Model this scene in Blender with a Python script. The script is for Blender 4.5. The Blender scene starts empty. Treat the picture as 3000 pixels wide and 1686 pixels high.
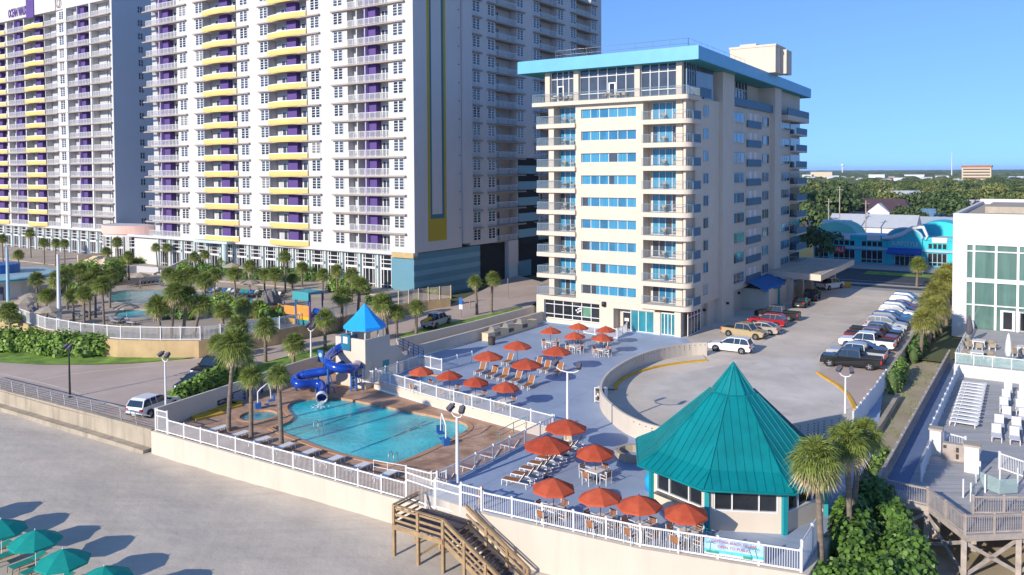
import bpy, math, random
from mathutils import Vector, Matrix
R = math.radians; PI = math.pi; sin = math.sin; cos = math.cos
SC = bpy.context.scene; COL = SC.collection
rnd = random.Random(7)
# ------------------------------------------------------------------ camera
K = 3000/2576; F = 2367.0; AX = 1500.0; AY = 584.5; PITCH = R(1.9); ROLL = .005; CH = 20.0
_f = Vector((0, cos(PITCH), -sin(PITCH))); _u0 = Vector((0, sin(PITCH), cos(PITCH))); _r0 = Vector((1, 0, 0))
_r = _r0*cos(ROLL) - _u0*sin(ROLL); _u = _u0*cos(ROLL) + _r0*sin(ROLL)
EYE = Vector((0, 0, CH))
def ray(u, v): return _f + _r*((u*K-AX)/F) + _u*((AY-v*K)/F)
def P(u, v, z=0.0):
    d = ray(u, v); return EYE + d*((z-CH)/d.z)
E1 = Vector((.832, -.555, 0)).normalized(); E2 = Vector((-E1.y, E1.x, 0))
def st(p): return (p.dot(E1), p.dot(E2))
def W(s, t, z=0.0): return E1*s + E2*t + Vector((0, 0, z))
def ramp_z(p): return -.85 + .02*(p.dot(E2)-50)
def PR(u, v, dz=0.0):                       # a point of the sloping beach access road
    d = ray(u, v); n = Vector((0, 0, 1)) - E2*.02
    return EYE + d*((-.85+dz-1.0-EYE.dot(n))/d.dot(n))
def PT(u, v, t):                            # a point on a plane facing the sea
    d = ray(u, v); return EYE + d*(t/d.dot(E2))
def PS(u, v, s):
    d = ray(u, v); return EYE + d*(s/d.dot(E1))
def ks(u, t): return PT(u, 500, t).dot(E1)   # where a column of the photo meets that plane
def kt(u, s): return PS(u, 500, s).dot(E2)
cam = bpy.data.cameras.new('camera'); co = bpy.data.objects.new('camera', cam); COL.objects.link(co)
cam.sensor_fit = 'HORIZONTAL'; cam.sensor_width = 36; cam.lens = F/3000*36; cam.shift_y = (AY-843)/3000
cam.clip_start = .5; cam.clip_end = 40000
co.matrix_world = Matrix(((_r.x, _u.x, -_f.x, 0), (_r.y, _u.y, -_f.y, 0), (_r.z, _u.z, -_f.z, CH), (0, 0, 0, 1)))
SC.camera = co
# ------------------------------------------------------------------ light
SUN_EL = R(22); SD = Vector((.69, .724, 0)).normalized()     # the way the light travels over the ground
w = bpy.data.worlds.new('World'); SC.world = w; w.use_nodes = True
nt = w.node_tree; nt.nodes.clear()
sky = nt.nodes.new('ShaderNodeTexSky'); sky.sky_type = 'NISHITA'; sky.sun_disc = False
sky.sun_elevation = SUN_EL; sky.sun_rotation = math.atan2(-SD.x, -SD.y); sky.air_density = 1.0; sky.dust_density = 0.0; sky.ozone_density = 3.0; sky.altitude = 0
bg = nt.nodes.new('ShaderNodeBackground'); bg.inputs['Strength'].default_value = .15
ow = nt.nodes.new('ShaderNodeOutputWorld'); 
gtc = nt.nodes.new('ShaderNodeTexCoord'); sxy = nt.nodes.new('ShaderNodeSeparateXYZ'); nt.links.new(gtc.outputs['Generated'], sxy.inputs[0])
ma = nt.nodes.new('ShaderNodeMath'); ma.operation = 'MULTIPLY_ADD'; nt.links.new(sxy.outputs['Z'], ma.inputs[0]); ma.inputs[1].default_value = .9; ma.inputs[2].default_value = .20
mx = nt.nodes.new('ShaderNodeMath'); mx.operation = 'MAXIMUM'; nt.links.new(ma.outputs[0], mx.inputs[0]); mx.inputs[1].default_value = .19
cxy_ = nt.nodes.new('ShaderNodeCombineXYZ'); nt.links.new(sxy.outputs['X'], cxy_.inputs[0]); nt.links.new(sxy.outputs['Y'], cxy_.inputs[1]); nt.links.new(mx.outputs[0], cxy_.inputs[2])
nm_ = nt.nodes.new('ShaderNodeVectorMath'); nm_.operation = 'NORMALIZE'; nt.links.new(cxy_.outputs[0], nm_.inputs[0]); nt.links.new(nm_.outputs[0], sky.inputs[0])
tn = nt.nodes.new('ShaderNodeMix'); tn.data_type = 'RGBA'; tn.blend_type = 'MULTIPLY'; tn.inputs[0].default_value = 1; tn.inputs[7].default_value = (.60, .745, .98, 1)
nt.links.new(sky.outputs[0], tn.inputs[6]); nt.links.new(tn.outputs[2], bg.inputs[0]); nt.links.new(bg.outputs[0], ow.inputs[0])
sl = bpy.data.lights.new('sun', 'SUN'); sl.energy = 3.4; sl.angle = R(.5); sl.color = (1, .92, .80)
so = bpy.data.objects.new('sun', sl); COL.objects.link(so); so.location = (0, -50, 120)
so.rotation_euler = (SD*cos(SUN_EL) - Vector((0, 0, sin(SUN_EL)))).to_track_quat('-Z', 'Y').to_euler()
vs = SC.view_settings; vs.view_transform = 'Standard'; vs.look = 'None'; vs.exposure = .66; vs.gamma = 1
SC.cycles.max_bounces = 5; SC.cycles.diffuse_bounces = 3; SC.cycles.glossy_bounces = 3; SC.cycles.transmission_bounces = 4; SC.cycles.transparent_max_bounces = 6
try: SC.cycles.use_denoising = True
except Exception: pass
# ------------------------------------------------------------------ materials
def mat(name, col, rough=.7, var=.12, scale=1.0, bump=0.0, bscale=None, metal=0.0, spec=.5, island=0.0, kind=None, col2=None, coat=0.0, stretch=None, **kw):
    m = bpy.data.materials.new(name); m.use_nodes = True; nt = m.node_tree; b = nt.nodes['Principled BSDF']; L = nt.links.new
    b.inputs['Roughness'].default_value = rough; b.inputs['Metallic'].default_value = metal
    b.inputs['Specular IOR Level'].default_value = spec; b.inputs['Coat Weight'].default_value = coat
    c4 = lambda c: (c[0], c[1], c[2], 1)
    tc = nt.nodes.new('ShaderNodeTexCoord'); src = tc.outputs['Object']
    if stretch:
        mp = nt.nodes.new('ShaderNodeMapping'); mp.inputs['Scale'].default_value = stretch; L(src, mp.inputs[0]); src = mp.outputs[0]
    def noise(s, d=4, r=.55):
        n = nt.nodes.new('ShaderNodeTexNoise'); n.inputs['Scale'].default_value = s; n.inputs['Detail'].default_value = d; n.inputs['Roughness'].default_value = r; L(src, n.inputs['Vector']); return n
    def ramp(fac, a, bb, p0=.3, p1=.7):
        r = nt.nodes.new('ShaderNodeValToRGB'); r.color_ramp.elements[0].position = p0; r.color_ramp.elements[1].position = p1
        r.color_ramp.elements[0].color = c4(a); r.color_ramp.elements[1].color = c4(bb); L(fac, r.inputs[0]); return r.outputs[0]
    def mix(fac, a, bb, mode='MIX'):
        x = nt.nodes.new('ShaderNodeMix'); x.data_type = 'RGBA'; x.blend_type = mode
        if isinstance(fac, (int, float)): x.inputs[0].default_value = fac
        else: L(fac, x.inputs[0])
        for i, v in ((6, a), (7, bb)):
            if isinstance(v, tuple): x.inputs[i].default_value = c4(v)
            else: L(v, x.inputs[i])
        return x.outputs[2]
    lo = tuple(max(0, c*(1-var)) for c in col); hi = tuple(min(1, c*(1+var)) for c in (col2 or col))
    out = ramp(noise(scale).outputs['Fac'], lo, hi)
    if kind == 'brick':
        br = nt.nodes.new('ShaderNodeTexBrick'); br.inputs['Scale'].default_value = kw.get('bs', 1.0); br.inputs['Mortar Size'].default_value = kw.get('ms', .02)
        br.inputs['Brick Width'].default_value = kw.get('bw', .4); br.inputs['Row Height'].default_value = kw.get('rh', .2)
        br.inputs['Color1'].default_value = c4((.75,)*3); br.inputs['Color2'].default_value = c4((1,)*3); br.inputs['Mortar'].default_value = c4((kw.get('mc', .6),)*3)
        L(src, br.inputs['Vector']); out = mix(1.0, out, br.outputs['Color'], 'MULTIPLY')
    if kind in ('sand', 'worn'):
        n2 = noise(kw.get('s2', .25), 6, .65); out = mix(ramp(n2.outputs['Fac'], (0, 0, 0), (1, 1, 1), .42, .62), out, kw.get('c3', lo))
    if kw.get('stain'):
        mp = nt.nodes.new('ShaderNodeMapping'); mp.inputs['Scale'].default_value = (1.2, 1.2, .12); L(tc.outputs['Object'], mp.inputs[0])
        n3 = nt.nodes.new('ShaderNodeTexNoise'); n3.inputs['Scale'].default_value = 1.4; n3.inputs['Detail'].default_value = 5; L(mp.outputs[0], n3.inputs['Vector'])
        out = mix(ramp(n3.outputs['Fac'], (0, 0, 0), (kw['stain'],)*3, .5, .75), out, tuple(c*.55 for c in col))
    if island:
        g = nt.nodes.new('ShaderNodeNewGeometry')
        lo2 = tuple(c*(1-island) for c in col); hi2 = tuple(min(1, c*(1+island)) for c in (col2 or col))
        out = mix(.35, ramp(g.outputs['Random Per Island'], lo2, hi2, 0, 1), out)
    if kw.get('tracks'):
        mp = nt.nodes.new('ShaderNodeMapping'); mp.inputs['Rotation'].default_value = (0, 0, .59+.03); mp.inputs['Scale'].default_value = (.05, 1.5, 1); L(tc.outputs['Object'], mp.inputs[0])
        n4 = nt.nodes.new('ShaderNodeTexNoise'); n4.inputs['Scale'].default_value = 1.0; n4.inputs['Detail'].default_value = 6; L(mp.outputs[0], n4.inputs['Vector']); out = mix(ramp(n4.outputs['Fac'], (0, 0, 0), (.4,)*3, .52, .62), out, tuple(c*.82 for c in col))
        n5 = nt.nodes.new('ShaderNodeTexNoise'); n5.inputs['Scale'].default_value = 1.1; n5.inputs['Detail'].default_value = 8; n5.inputs['Roughness'].default_value = .75; L(tc.outputs['Object'], n5.inputs['Vector']); out = mix(ramp(n5.outputs['Fac'], (0, 0, 0), (.6,)*3, .68, .74), out, tuple(c*.5 for c in col))
    if kw.get('joints'):
        br = nt.nodes.new('ShaderNodeTexBrick'); br.offset = 0; br.inputs['Scale'].default_value = 1; br.inputs['Brick Width'].default_value = kw['joints'][0]; br.inputs['Row Height'].default_value = kw['joints'][1]; br.inputs['Mortar Size'].default_value = .03
        mp = nt.nodes.new('ShaderNodeMapping'); mp.inputs['Rotation'].default_value = (0, 0, .59); L(tc.outputs['Object'], mp.inputs[0]); L(mp.outputs[0], br.inputs['Vector'])
        br.inputs['Color1'].default_value = c4((1,)*3); br.inputs['Color2'].default_value = c4((.95,)*3); br.inputs['Mortar'].default_value = c4((.72,)*3); out = mix(1.0, out, br.outputs['Color'], 'MULTIPLY')
    if kw.get('spots'):
        n6 = nt.nodes.new('ShaderNodeTexNoise'); n6.inputs['Scale'].default_value = .45; n6.inputs['Detail'].default_value = 7; n6.inputs['Roughness'].default_value = .7; L(tc.outputs['Object'], n6.inputs['Vector']); out = mix(ramp(n6.outputs['Fac'], (0, 0, 0), (kw['spots'],)*3, .6, .7), out, tuple(c*.62 for c in col))
    if kind == 'obj':
        oi = nt.nodes.new('ShaderNodeObjectInfo'); out = mix(.5, ramp(oi.outputs['Random'], lo, hi, 0, 1), out)
    L(out, b.inputs['Base Color'])
    if bump:
        bp = nt.nodes.new('ShaderNodeBump'); bp.inputs['Strength'].default_value = bump; bp.inputs['Distance'].default_value = kw.get('bd', .05)
        L(noise(bscale or scale*6, 5, .6).outputs['Fac'], bp.inputs['Height']); L(bp.outputs[0], b.inputs['Normal'])
    if kw.get('trans'):
        b.inputs['Subsurface Weight'].default_value = 0
        tr = nt.nodes.new('ShaderNodeBsdfTranslucent'); L(out, tr.inputs[0]); ms = nt.nodes.new('ShaderNodeMixShader'); ms.inputs[0].default_value = kw['trans']
        L(b.outputs[0], ms.inputs[1]); L(tr.outputs[0], ms.inputs[2]); L(ms.outputs[0], nt.nodes['Material Output'].inputs[0])
    if kw.get('clear'):
        tp = nt.nodes.new('ShaderNodeBsdfTransparent'); ms = nt.nodes.new('ShaderNodeMixShader'); ms.inputs[0].default_value = kw['clear']
        L(b.outputs[0], ms.inputs[1]); L(tp.outputs[0], ms.inputs[2]); L(ms.outputs[0], nt.nodes['Material Output'].inputs[0])
    return m
M = {}
def dm(key, *a, **k): M[key] = mat(key, *a, **k)
dm('sand', (.57, .495, .40), .95, .05, .35, .35, 1.1, kind='sand', c3=(.49, .425, .345), s2=.14, bd=.16, tracks=1)
dm('deck', (.335, .405, .53), .6, .09, .25, .06, 6, kind='worn', c3=(.285, .36, .48), s2=.22, joints=(5, 4), spots=.35)
dm('paver', (.47, .27, .16), .85, .25, .7, .2, 6, kind='brick', bs=1.0, bw=.55, rh=.3, ms=.015, mc=.75, col2=(.52, .33, .22))
dm('coping', (.50, .27, .15), .7, .15, 1.5)
dm('lot', (.68, .585, .475), .9, .10, .15, .15, 9, kind='worn', c3=(.52, .455, .385), s2=.09, joints=(7, 5), spots=.8)
dm('lotcrown', (.66, .59, .51), .9, .10, .3, .1, 9, kind='worn', c3=(.53, .47, .40), s2=.16, spots=.8)
dm('pink_road', (.52, .41, .335), .9, .08, .3, .15, 9, kind='worn', c3=(.46, .36, .29), s2=.12)
dm('asphalt', (.05, .052, .055), .9, .2, .4, .15, 20)
dm('walk', (.36, .34, .31), .9, .1, .5)
dm('land', (.10, .115, .045), .95, .3, .01)
dm('grass', (.14, .25, .03), .95, .35, .8, .6, 14, col2=(.19, .31, .04))
dm('dune', (.46, .37, .25), .95, .2, .7, .5, 5, kind='worn', c3=(.34, .28, .16), s2=.35)
dm('stucco', (.65, .55, .435), .85, .03, .4, .05, 14, stain=.10)
M['stucco_side'] = M['stucco']
dm('seawall', (.60, .52, .42), .85, .04, .35, .08, 10, stain=.22)
dm('concrete', (.40, .34, .255), .9, .14, .6, .2, 8, stain=.75)
dm('tower', (.61, .575, .54), .85, .03, .15, stain=.12)
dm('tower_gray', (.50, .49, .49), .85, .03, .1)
M['tower_side'] = M['tower']
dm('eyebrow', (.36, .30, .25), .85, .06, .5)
dm('white', (.74, .73, .71), .5, .03, 1)
dm('whitewall', (.68, .655, .62), .8, .03, .3, .05, 10, stain=.10)
dm('roofgravel', (.42, .36, .28), .95, .15, 1.0, .2, 12)
dm('yellow', (.74, .51, .17), .7, .05, .3)
dm('mustard', (.50, .36, .02), .8, .05, .3)
dm('purple', (.10, .05, .22), .7, .06, .5)
dm('lilac', (.45, .36, .55), .7, .05, .5)
dm('stripe_dark', (.12, .27, .34), .8, .04, .5)
dm('stripe_light', (.20, .38, .44), .8, .04, .5)
dm('aqua', (.50, .60, .59), .7, .05, .5)
dm('teal_line', (.05, .17, .20), .7, .05, .5)
dm('pinkband', (.75, .48, .40), .8, .05, .5)
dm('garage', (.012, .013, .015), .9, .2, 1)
dm('roofblue', (.12, .40, .60), .45, .05, .6)
dm('soffit', (.05, .30, .33), .6, .05, .6)
dm('rail_blue', (.03, .11, .18), .5, .08, 1)
dm('rail_gray', (.24, .34, .42), .5, .05, 1)
dm('pane_sky', (.035, .17, .30), .06, .2, .7, spec=.8)
dm('pane_teal', (.03, .21, .25), .05, .25, .5, spec=.8)
dm('curtain', (.05, .25, .40), .25, .35, 3.0, spec=.6, stretch=(6, 6, .05))
dm('pane_dark', (.02, .023, .027), .12, .3, .6, spec=.7)
dm('pane_mid', (.055, .065, .08), .12, .3, .5, spec=.8)
dm('pane_green', (.11, .20, .17), .06, .2, .4, spec=.8, stretch=(4, 4, .3))
dm('tealroof', (.0, .20, .21), .42, .16, .5, spec=.5, stain=.35)
dm('tealpost', (.0, .27, .30), .5, .05, 1)
dm('umbred', (.54, .07, .028), .85, .2, 2, trans=.2, kind='obj', col2=(.56, .11, .045))
dm('umbgreen', (.0, .32, .27), .8, .08, 2, trans=.2)
dm('umbtan', (.44, .37, .28), .9, .06, 2, trans=.15)
dm('umbwhite', (.72, .71, .68), .85, .05, 2)
dm('umbgray', (.10, .09, .11), .9, .1, 3)
dm('metal_dark', (.03, .03, .032), .5, .1, 3, metal=.3)
dm('steel', (.42, .41, .39), .35, .08, 3, metal=.7)
dm('brown', (.30, .12, .045), .7, .15, 5)
dm('brown_dark', (.045, .032, .028), .7, .2, 5)
dm('wood', (.36, .24, .125), .85, .22, 2, .15, 20, stretch=(1, 1, 1))
dm('wood_gray', (.41, .345, .295), .9, .2, 2, .15, 20)
dm('wood_dark', (.075, .062, .07), .85, .2, 2, .1, 20)
dm('graydeck', (.46, .445, .43), .85, .06, .6, kind='brick', bs=1, bw=6., rh=.16, ms=.008, mc=.75)
dm('walk_blueshade', (.12, .17, .28), .7, .1, 1)  # gray concrete walkway with its bluish shade put into the colour
dm('slideblue', (.008, .055, .36), .22, .08, .8, coat=.4)
dm('slideteal', (.02, .16, .26), .4, .08, 1)
dm('canopyblue', (.01, .36, .85), .7, .04, 1)
dm('blue', (.02, .12, .38), .5, .08, 1)
dm('signnavy', (.028, .045, .10), .5, .1, 1)
dm('kerb', (.70, .38, .02), .75, .12, 1.5)
dm('kerbgray', (.42, .40, .37), .85, .1, 1)
dm('matyellow', (.55, .34, .02), .7, .2, 1.2)
dm('orange', (.62, .27, .05), .6, .1, 1)
dm('red', (.55, .02, .02), .5, .1, 1)
dm('hedge', (.14, .25, .03), .55, .3, 2, island=.5, col2=(.24, .37, .055), trans=.25)
dm('hedge_dark', (.055, .125, .02), .55, .3, 2, island=.55, col2=(.12, .225, .035), trans=.2)
dm('hedge_lime', (.20, .27, .015), .6, .25, 2, island=.35, trans=.2)
dm('frond', (.14, .205, .04), .55, .25, 1.2, island=.5, col2=(.28, .33, .075), trans=.35)
dm('frond_dead', (.48, .36, .19), .9, .25, 1.5, island=.4, col2=(.62, .50, .30))
dm('palmtrunk', (.20, .155, .115), .95, .3, 1.5, .5, 12, stretch=(1, 1, 4))
dm('leaf', (.085, .13, .03), .7, .3, .5, island=.5, col2=(.15, .195, .045), trans=.15)
dm('leaf2', (.13, .17, .04), .7, .3, .5, island=.5, col2=(.23, .24, .065), trans=.15)
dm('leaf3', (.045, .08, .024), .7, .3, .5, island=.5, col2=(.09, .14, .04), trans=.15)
dm('farwood', (.045, .07, .03), .95, .4, .02)
dm('bark', (.10, .075, .055), .95, .2, 2)
dm('surf', (.03, .52, .60), .7, .07, .4)
dm('surflight', (.35, .52, .62), .75, .05, .5)
dm('mint', (.20, .55, .42), .7, .05, .5)
dm('housewhite', (.66, .67, .68), .8, .05, .5)
dm('housepink', (.60, .25, .27), .8, .05, .5)
dm('housecream', (.62, .50, .34), .8, .05, .5)
dm('roofpurple', (.075, .045, .06), .9, .15, .6)
dm('roofgray', (.25, .25, .25), .9, .1, .6)
dm('roofblu', (.12, .24, .36), .8, .1, .6)
dm('roofred', (.42, .15, .08), .9, .1, .6)
dm('metalroof', (.48, .50, .52), .5, .05, .6)
dm('tyre', (.015, .015, .016), .85, .2, 5)
dm('rim', (.45, .45, .46), .35, .1, 5, metal=.8)
dm('carglass', (.02, .035, .05), .05, .2, 1, spec=.9)
dm('plastic', (.03, .03, .033), .6, .1, 3)
dm('lampw', (.75, .75, .72), .2, .05, 3)
dm('lampr', (.45, .015, .015), .3, .05, 3)
for n, c in dict(white=(.78, .78, .77), black=(.008, .009, .011), silver=(.42, .43, .44), gray=(.13, .14, .155), tan=(.42, .32, .17), red=(.35, .012, .025), maroon=(.13, .012, .02), navy=(.012, .03, .085), blue=(.03, .13, .28), champagne=(.42, .36, .31)).items():
    dm('paint_'+n, c, .35, .03, 1, coat=.35, metal=.0, spec=.35)
# water
def water(name, col, col2, sc, bs, strn):
    m = mat(name, col, .04, .1, sc, strn, bs, spec=.5, col2=col2, bd=.12); return m
M['pool'] = water('pool', (.0, .33, .39), (.03, .60, .62), .25, 2.2, .4)
M['spa'] = water('spa', (.03, .22, .26), (.10, .36, .38), .8, 3, .3)
M['kidpool'] = water('kidpool', (.015, .20, .42), (.03, .28, .52), .6, 3, .15)
M['lagoon'] = water('lagoon', (.08, .27, .29), (.18, .42, .42), .3, 1.6, .4)
M['splash'] = mat('splash', (.70, .82, .84), .5, .15, 6, trans=.3)
# ------------------------------------------------------------------ mesh builder
class MB:
    def __init__(s, T=None): s.v = []; s.f = []; s.m = []; s.sm = []; s.T = T
    def add(s, vs, fs, mi=0, sm=False):
        o = len(s.v)
        if s.T is not None: vs = [s.T @ Vector(p) for p in vs]
        s.v.extend([tuple(p) for p in vs])
        for f in fs: s.f.append(tuple(i+o for i in f)); s.m.append(mi); s.sm.append(sm)
    def bx(s, x0, x1, y0, y1, z0, z1, mi=0):
        s.add([(x0, y0, z0), (x1, y0, z0), (x1, y1, z0), (x0, y1, z0), (x0, y0, z1), (x1, y0, z1), (x1, y1, z1), (x0, y1, z1)],
              [(0, 3, 2, 1), (4, 5, 6, 7), (0, 1, 5, 4), (1, 2, 6, 5), (2, 3, 7, 6), (3, 0, 4, 7)], mi)
    def bar(s, a, b, w=.06, h=None, mi=0):
        a = Vector(a); b = Vector(b); d = (b-a).normalized(); up = Vector((0, 0, 1)) if abs(d.z) < .95 else Vector((1, 0, 0))
        x = d.cross(up).normalized(); y = x.cross(d); x = x*(w/2); y = y*((h or w)/2)
        s.add([a-x-y, a+x-y, a+x+y, a-x+y, b-x-y, b+x-y, b+x+y, b-x+y], [(3, 2, 1, 0), (4, 5, 6, 7), (0, 1, 5, 4), (1, 2, 6, 5), (2, 3, 7, 6), (3, 0, 4, 7)], mi)
    def prism(s, pts, z0, z1, mi=0, ms=None, bottom=True):
        n = len(pts); a = sum(pts[i][0]*pts[(i+1) % n][1]-pts[(i+1) % n][0]*pts[i][1] for i in range(n))
        if a < 0: pts = list(reversed(pts))
        g = lambda z, i: z[i] if isinstance(z, (list, tuple)) else z
        lo = [(p[0], p[1], z0) for p in pts]; hi = [(p[0], p[1], z1) for p in pts]
        s.add(hi, [tuple(range(n))], mi)
        s.add(lo+hi, [(i, (i+1) % n, n+(i+1) % n, n+i) for i in range(n)], mi if ms is None else ms)
        if bottom: s.add(lo, [tuple(reversed(range(n)))], mi if ms is None else ms)
    def tube(s, pts, r, n=8, mi=0, caps=True, sm=True):
        pts = [Vector(p) for p in pts]; rr = r if isinstance(r, (list, tuple)) else [r]*len(pts); vs = []; px = None
        for i, p in enumerate(pts):
            d = (pts[min(i+1, len(pts)-1)]-pts[max(i-1, 0)]).normalized()
            if px is None: px = d.cross(Vector((0, 0, 1)) if abs(d.z) < .9 else Vector((1, 0, 0))).normalized()
            else: px = (px - d*px.dot(d)).normalized()
            py = d.cross(px)
            for k in range(n): a = 2*PI*k/n; vs.append(p + (px*cos(a)+py*sin(a))*rr[i])
        fs = [(i*n+k, i*n+(k+1) % n, (i+1)*n+(k+1) % n, (i+1)*n+k) for i in range(len(pts)-1) for k in range(n)]
        s.add(vs, fs, mi, sm)
        if caps: s.add(vs[:n], [tuple(reversed(range(n)))], mi); s.add(vs[-n:], [tuple(range(n))], mi)
    def lathe(s, prof, n=16, c=(0, 0, 0), mi=0, sm=True, a0=0, a1=2*PI):
        full = abs(a1-a0-2*PI) < 1e-6; k = n if full else n+1; vs = []
        for r, z in prof:
            for i in range(k): a = a0+(a1-a0)*i/n; vs.append((c[0]+r*cos(a), c[1]+r*sin(a), c[2]+z))
        fs = []
        for j in range(len(prof)-1):
            for i in range(n):
                i2 = (i+1) % k; fs.append((j*k+i, j*k+i2, (j+1)*k+i2, (j+1)*k+i))
        s.add(vs, fs, mi, sm)
    def wall(s, pts, h0, h1, th, mi=0, closed=False):
        """a wall of thickness th that follows a plan line; h0, h1 heights, or lists of them"""
        n = len(pts); P2 = [Vector((p[0], p[1])) for p in pts]; L = []; Rr = []
        for i in range(n):
            a = P2[(i-1) % n] if (closed or i > 0) else P2[i]; b = P2[(i+1) % n] if (closed or i < n-1) else P2[i]
            d = (b-a).normalized(); q = Vector((-d.y, d.x))*th/2; L.append(P2[i]+q); Rr.append(P2[i]-q)
        g = lambda h, i: h[i] if isinstance(h, (list, tuple)) else h
        vs = []
        for i in range(n): vs += [(L[i].x, L[i].y, g(h0, i)), (Rr[i].x, Rr[i].y, g(h0, i)), (Rr[i].x, Rr[i].y, g(h1, i)), (L[i].x, L[i].y, g(h1, i))]
        fs = []
        for i in range(n if closed else n-1):
            j = (i+1) % n
            for k in range(4): k2 = (k+1) % 4; fs.append((i*4+k, j*4+k, j*4+k2, i*4+k2))
        if not closed: fs += [(0, 1, 2, 3), ((n-1)*4+3, (n-1)*4+2, (n-1)*4+1, (n-1)*4)]
        s.add(vs, fs, mi)
    def mesh(s, name, mats):
        me = bpy.data.meshes.new(name); me.from_pydata(s.v, [], s.f)
        for m in (mats if isinstance(mats, (list, tuple)) else [mats]): me.materials.append(M[m] if isinstance(m, str) else m)
        me.polygons.foreach_set('material_index', s.m); me.polygons.foreach_set('use_smooth', s.sm); me.update(); return me
    def build(s, name, mats, parent=None, world=True, label=None):
        if parent is not None and world:
            T = parent.matrix_world.inverted() if parent.parent is None else (parent.parent.matrix_world @ parent.matrix_basis).inverted()
            s.v = [tuple(T @ Vector(p)) for p in s.v]
        return part(name, s.mesh(name, mats), parent, label=label)
def part(name, me, parent, T=None, label=None):
    o = bpy.data.objects.new(name, me); COL.objects.link(o)
    if parent is not None: o.parent = parent
    if T is not None: o.matrix_basis = T
    if label: o['label'] = label
    return o
def tag(o, label, cat, group=None, kind=None):
    o['label'] = label; o['category'] = cat
    if group: o['group'] = group
    if kind: o['kind'] = kind
    return o
def thing(name, label, cat, loc=(0, 0, 0), rz=0, group=None):
    o = bpy.data.objects.new(name, None); COL.objects.link(o); o.empty_display_size = .3
    o.matrix_basis = Matrix.Translation(Vector(loc)) @ Matrix.Rotation(rz, 4, 'Z'); o.matrix_world = o.matrix_basis.copy()
    return tag(o, label, cat, group)
def struct(name, mb, mats, label=None):
    o = mb.build(name, mats); o['kind'] = 'structure'; o['label'] = label or name.replace('_', ' '); o['category'] = name.replace('_', ' ').split()[-1]; return o
def dup(root, loc, rz, label, group=None, scale=1.0):
    def cp(o, par):
        c = o.copy(); COL.objects.link(c)
        if par is not None: c.parent = par
        for ch in KIDS.get(o.name, []): cp(ch, c)
        return c
    r = cp(root, None); r.matrix_basis = Matrix.Translation(Vector(loc)) @ Matrix.Rotation(rz, 4, 'Z') @ Matrix.Diagonal((scale, scale, scale, 1)); r.matrix_world = r.matrix_basis.copy()
    r['label'] = label
    if group: r['group'] = group
    return r
KIDS = {}
def learn(root):                                # remember a prototype's parts once, so that copying it is quick
    ch = [o for o in COL.objects if o.parent == root]
    KIDS[root.name] = ch
    for c in ch: learn(c)
    return root
class Kind:                                      # first call moves the prototype, later calls copy it
    def __init__(s, root): s.root = learn(root); s.used = False
    def put(s, loc, rz, label, group=None, scale=1.0):
        if s.used: return dup(s.root, loc, rz, label, group, scale)
        s.used = True; r = s.root; r.matrix_basis = Matrix.Translation(Vector(loc)) @ Matrix.Rotation(rz, 4, 'Z') @ Matrix.Diagonal((scale, scale, scale, 1)); r.matrix_world = r.matrix_basis.copy()
        r['label'] = label
        if group: r['group'] = group
        return r
def many(name, me, parent, Ts, cap=100):
    """repeats of one part: the first `cap` as parts, the rest as one part of kind stuff"""
    for T in Ts[:cap]: part(name, me, parent, T)
    if len(Ts) > cap:
        vs = [v.co.copy() for v in me.vertices]; fs = [tuple(p.vertices) for p in me.polygons]; mi = [p.material_index for p in me.polygons]
        b = MB()
        for T in Ts[cap:]:
            o = len(b.v); b.v.extend(tuple(T @ v) for v in vs); b.f.extend(tuple(i+o for i in f) for f in fs); b.m.extend(mi); b.sm.extend([False]*len(fs))
        o = part(name, b.mesh(name, [m for m in me.materials]), parent); o['kind'] = 'stuff'
def TR(x, y, z): return Matrix.Translation((x, y, z))
def xy(p): return (p[0], p[1])
ASITE = math.atan2(E1.y, E1.x)
def text(body, size, M_, mat_, parent, name='lettering', ext=.01, align='CENTER', sx=1.0, bold=0.0):
    cu = bpy.data.curves.new(name, 'FONT'); cu.body = body; cu.size = size; cu.extrude = ext; cu.align_x = align; cu.align_y = 'CENTER'; cu.resolution_u = 2; cu.offset = bold
    o = bpy.data.objects.new('tmp_text', cu); COL.objects.link(o); dg = bpy.context.evaluated_depsgraph_get()
    me = bpy.data.meshes.new_from_object(o.evaluated_get(dg)); bpy.data.objects.remove(o); me.materials.clear(); me.materials.append(M[mat_])
    return part(name, me, parent, M_ @ Matrix.Diagonal((sx, 1, 1, 1)))
def face_T(origin, xdir, zoff=0.0):            # text plane: x along xdir, y up, normal out
    x = xdir.normalized(); y = Vector((0, 0, 1)); z = x.cross(y)
    return Matrix(((x.x, y.x, z.x, origin[0]), (x.y, y.y, z.y, origin[1]), (x.z, y.z, z.z, origin[2]), (0, 0, 0, 1)))
from mathutils.geometry import tessellate_polygon
def pl(pts, z): return [P(u, v, z) for u, v in pts]
def stp(pts, z=0.0): return [W(s, t, z) for s, t in pts]
def sheet(name, pts, mt, holes=(), depth=.4, rim='coping'):
    b = MB(); loops = [[Vector(p) for p in pts]] + [[Vector(p) for p in h] for h in holes]
    vs = [p for l in loops for p in l]; tris = tessellate_polygon(loops)
    fx = []
    for a, c, d in tris:
        n = (vs[c]-vs[a]).cross(vs[d]-vs[a]); fx.append((a, c, d) if n.z > 0 else (a, d, c))
    b.add(vs, fx, 0)
    for h in holes:
        n = len(h); lo = [Vector(p)-Vector((0, 0, depth)) for p in h]; b.add([Vector(p) for p in h]+lo, [(i, (i+1) % n, n+(i+1) % n, n+i) for i in range(n)], 1)
    return struct(name, b, [mt, rim])
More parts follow.
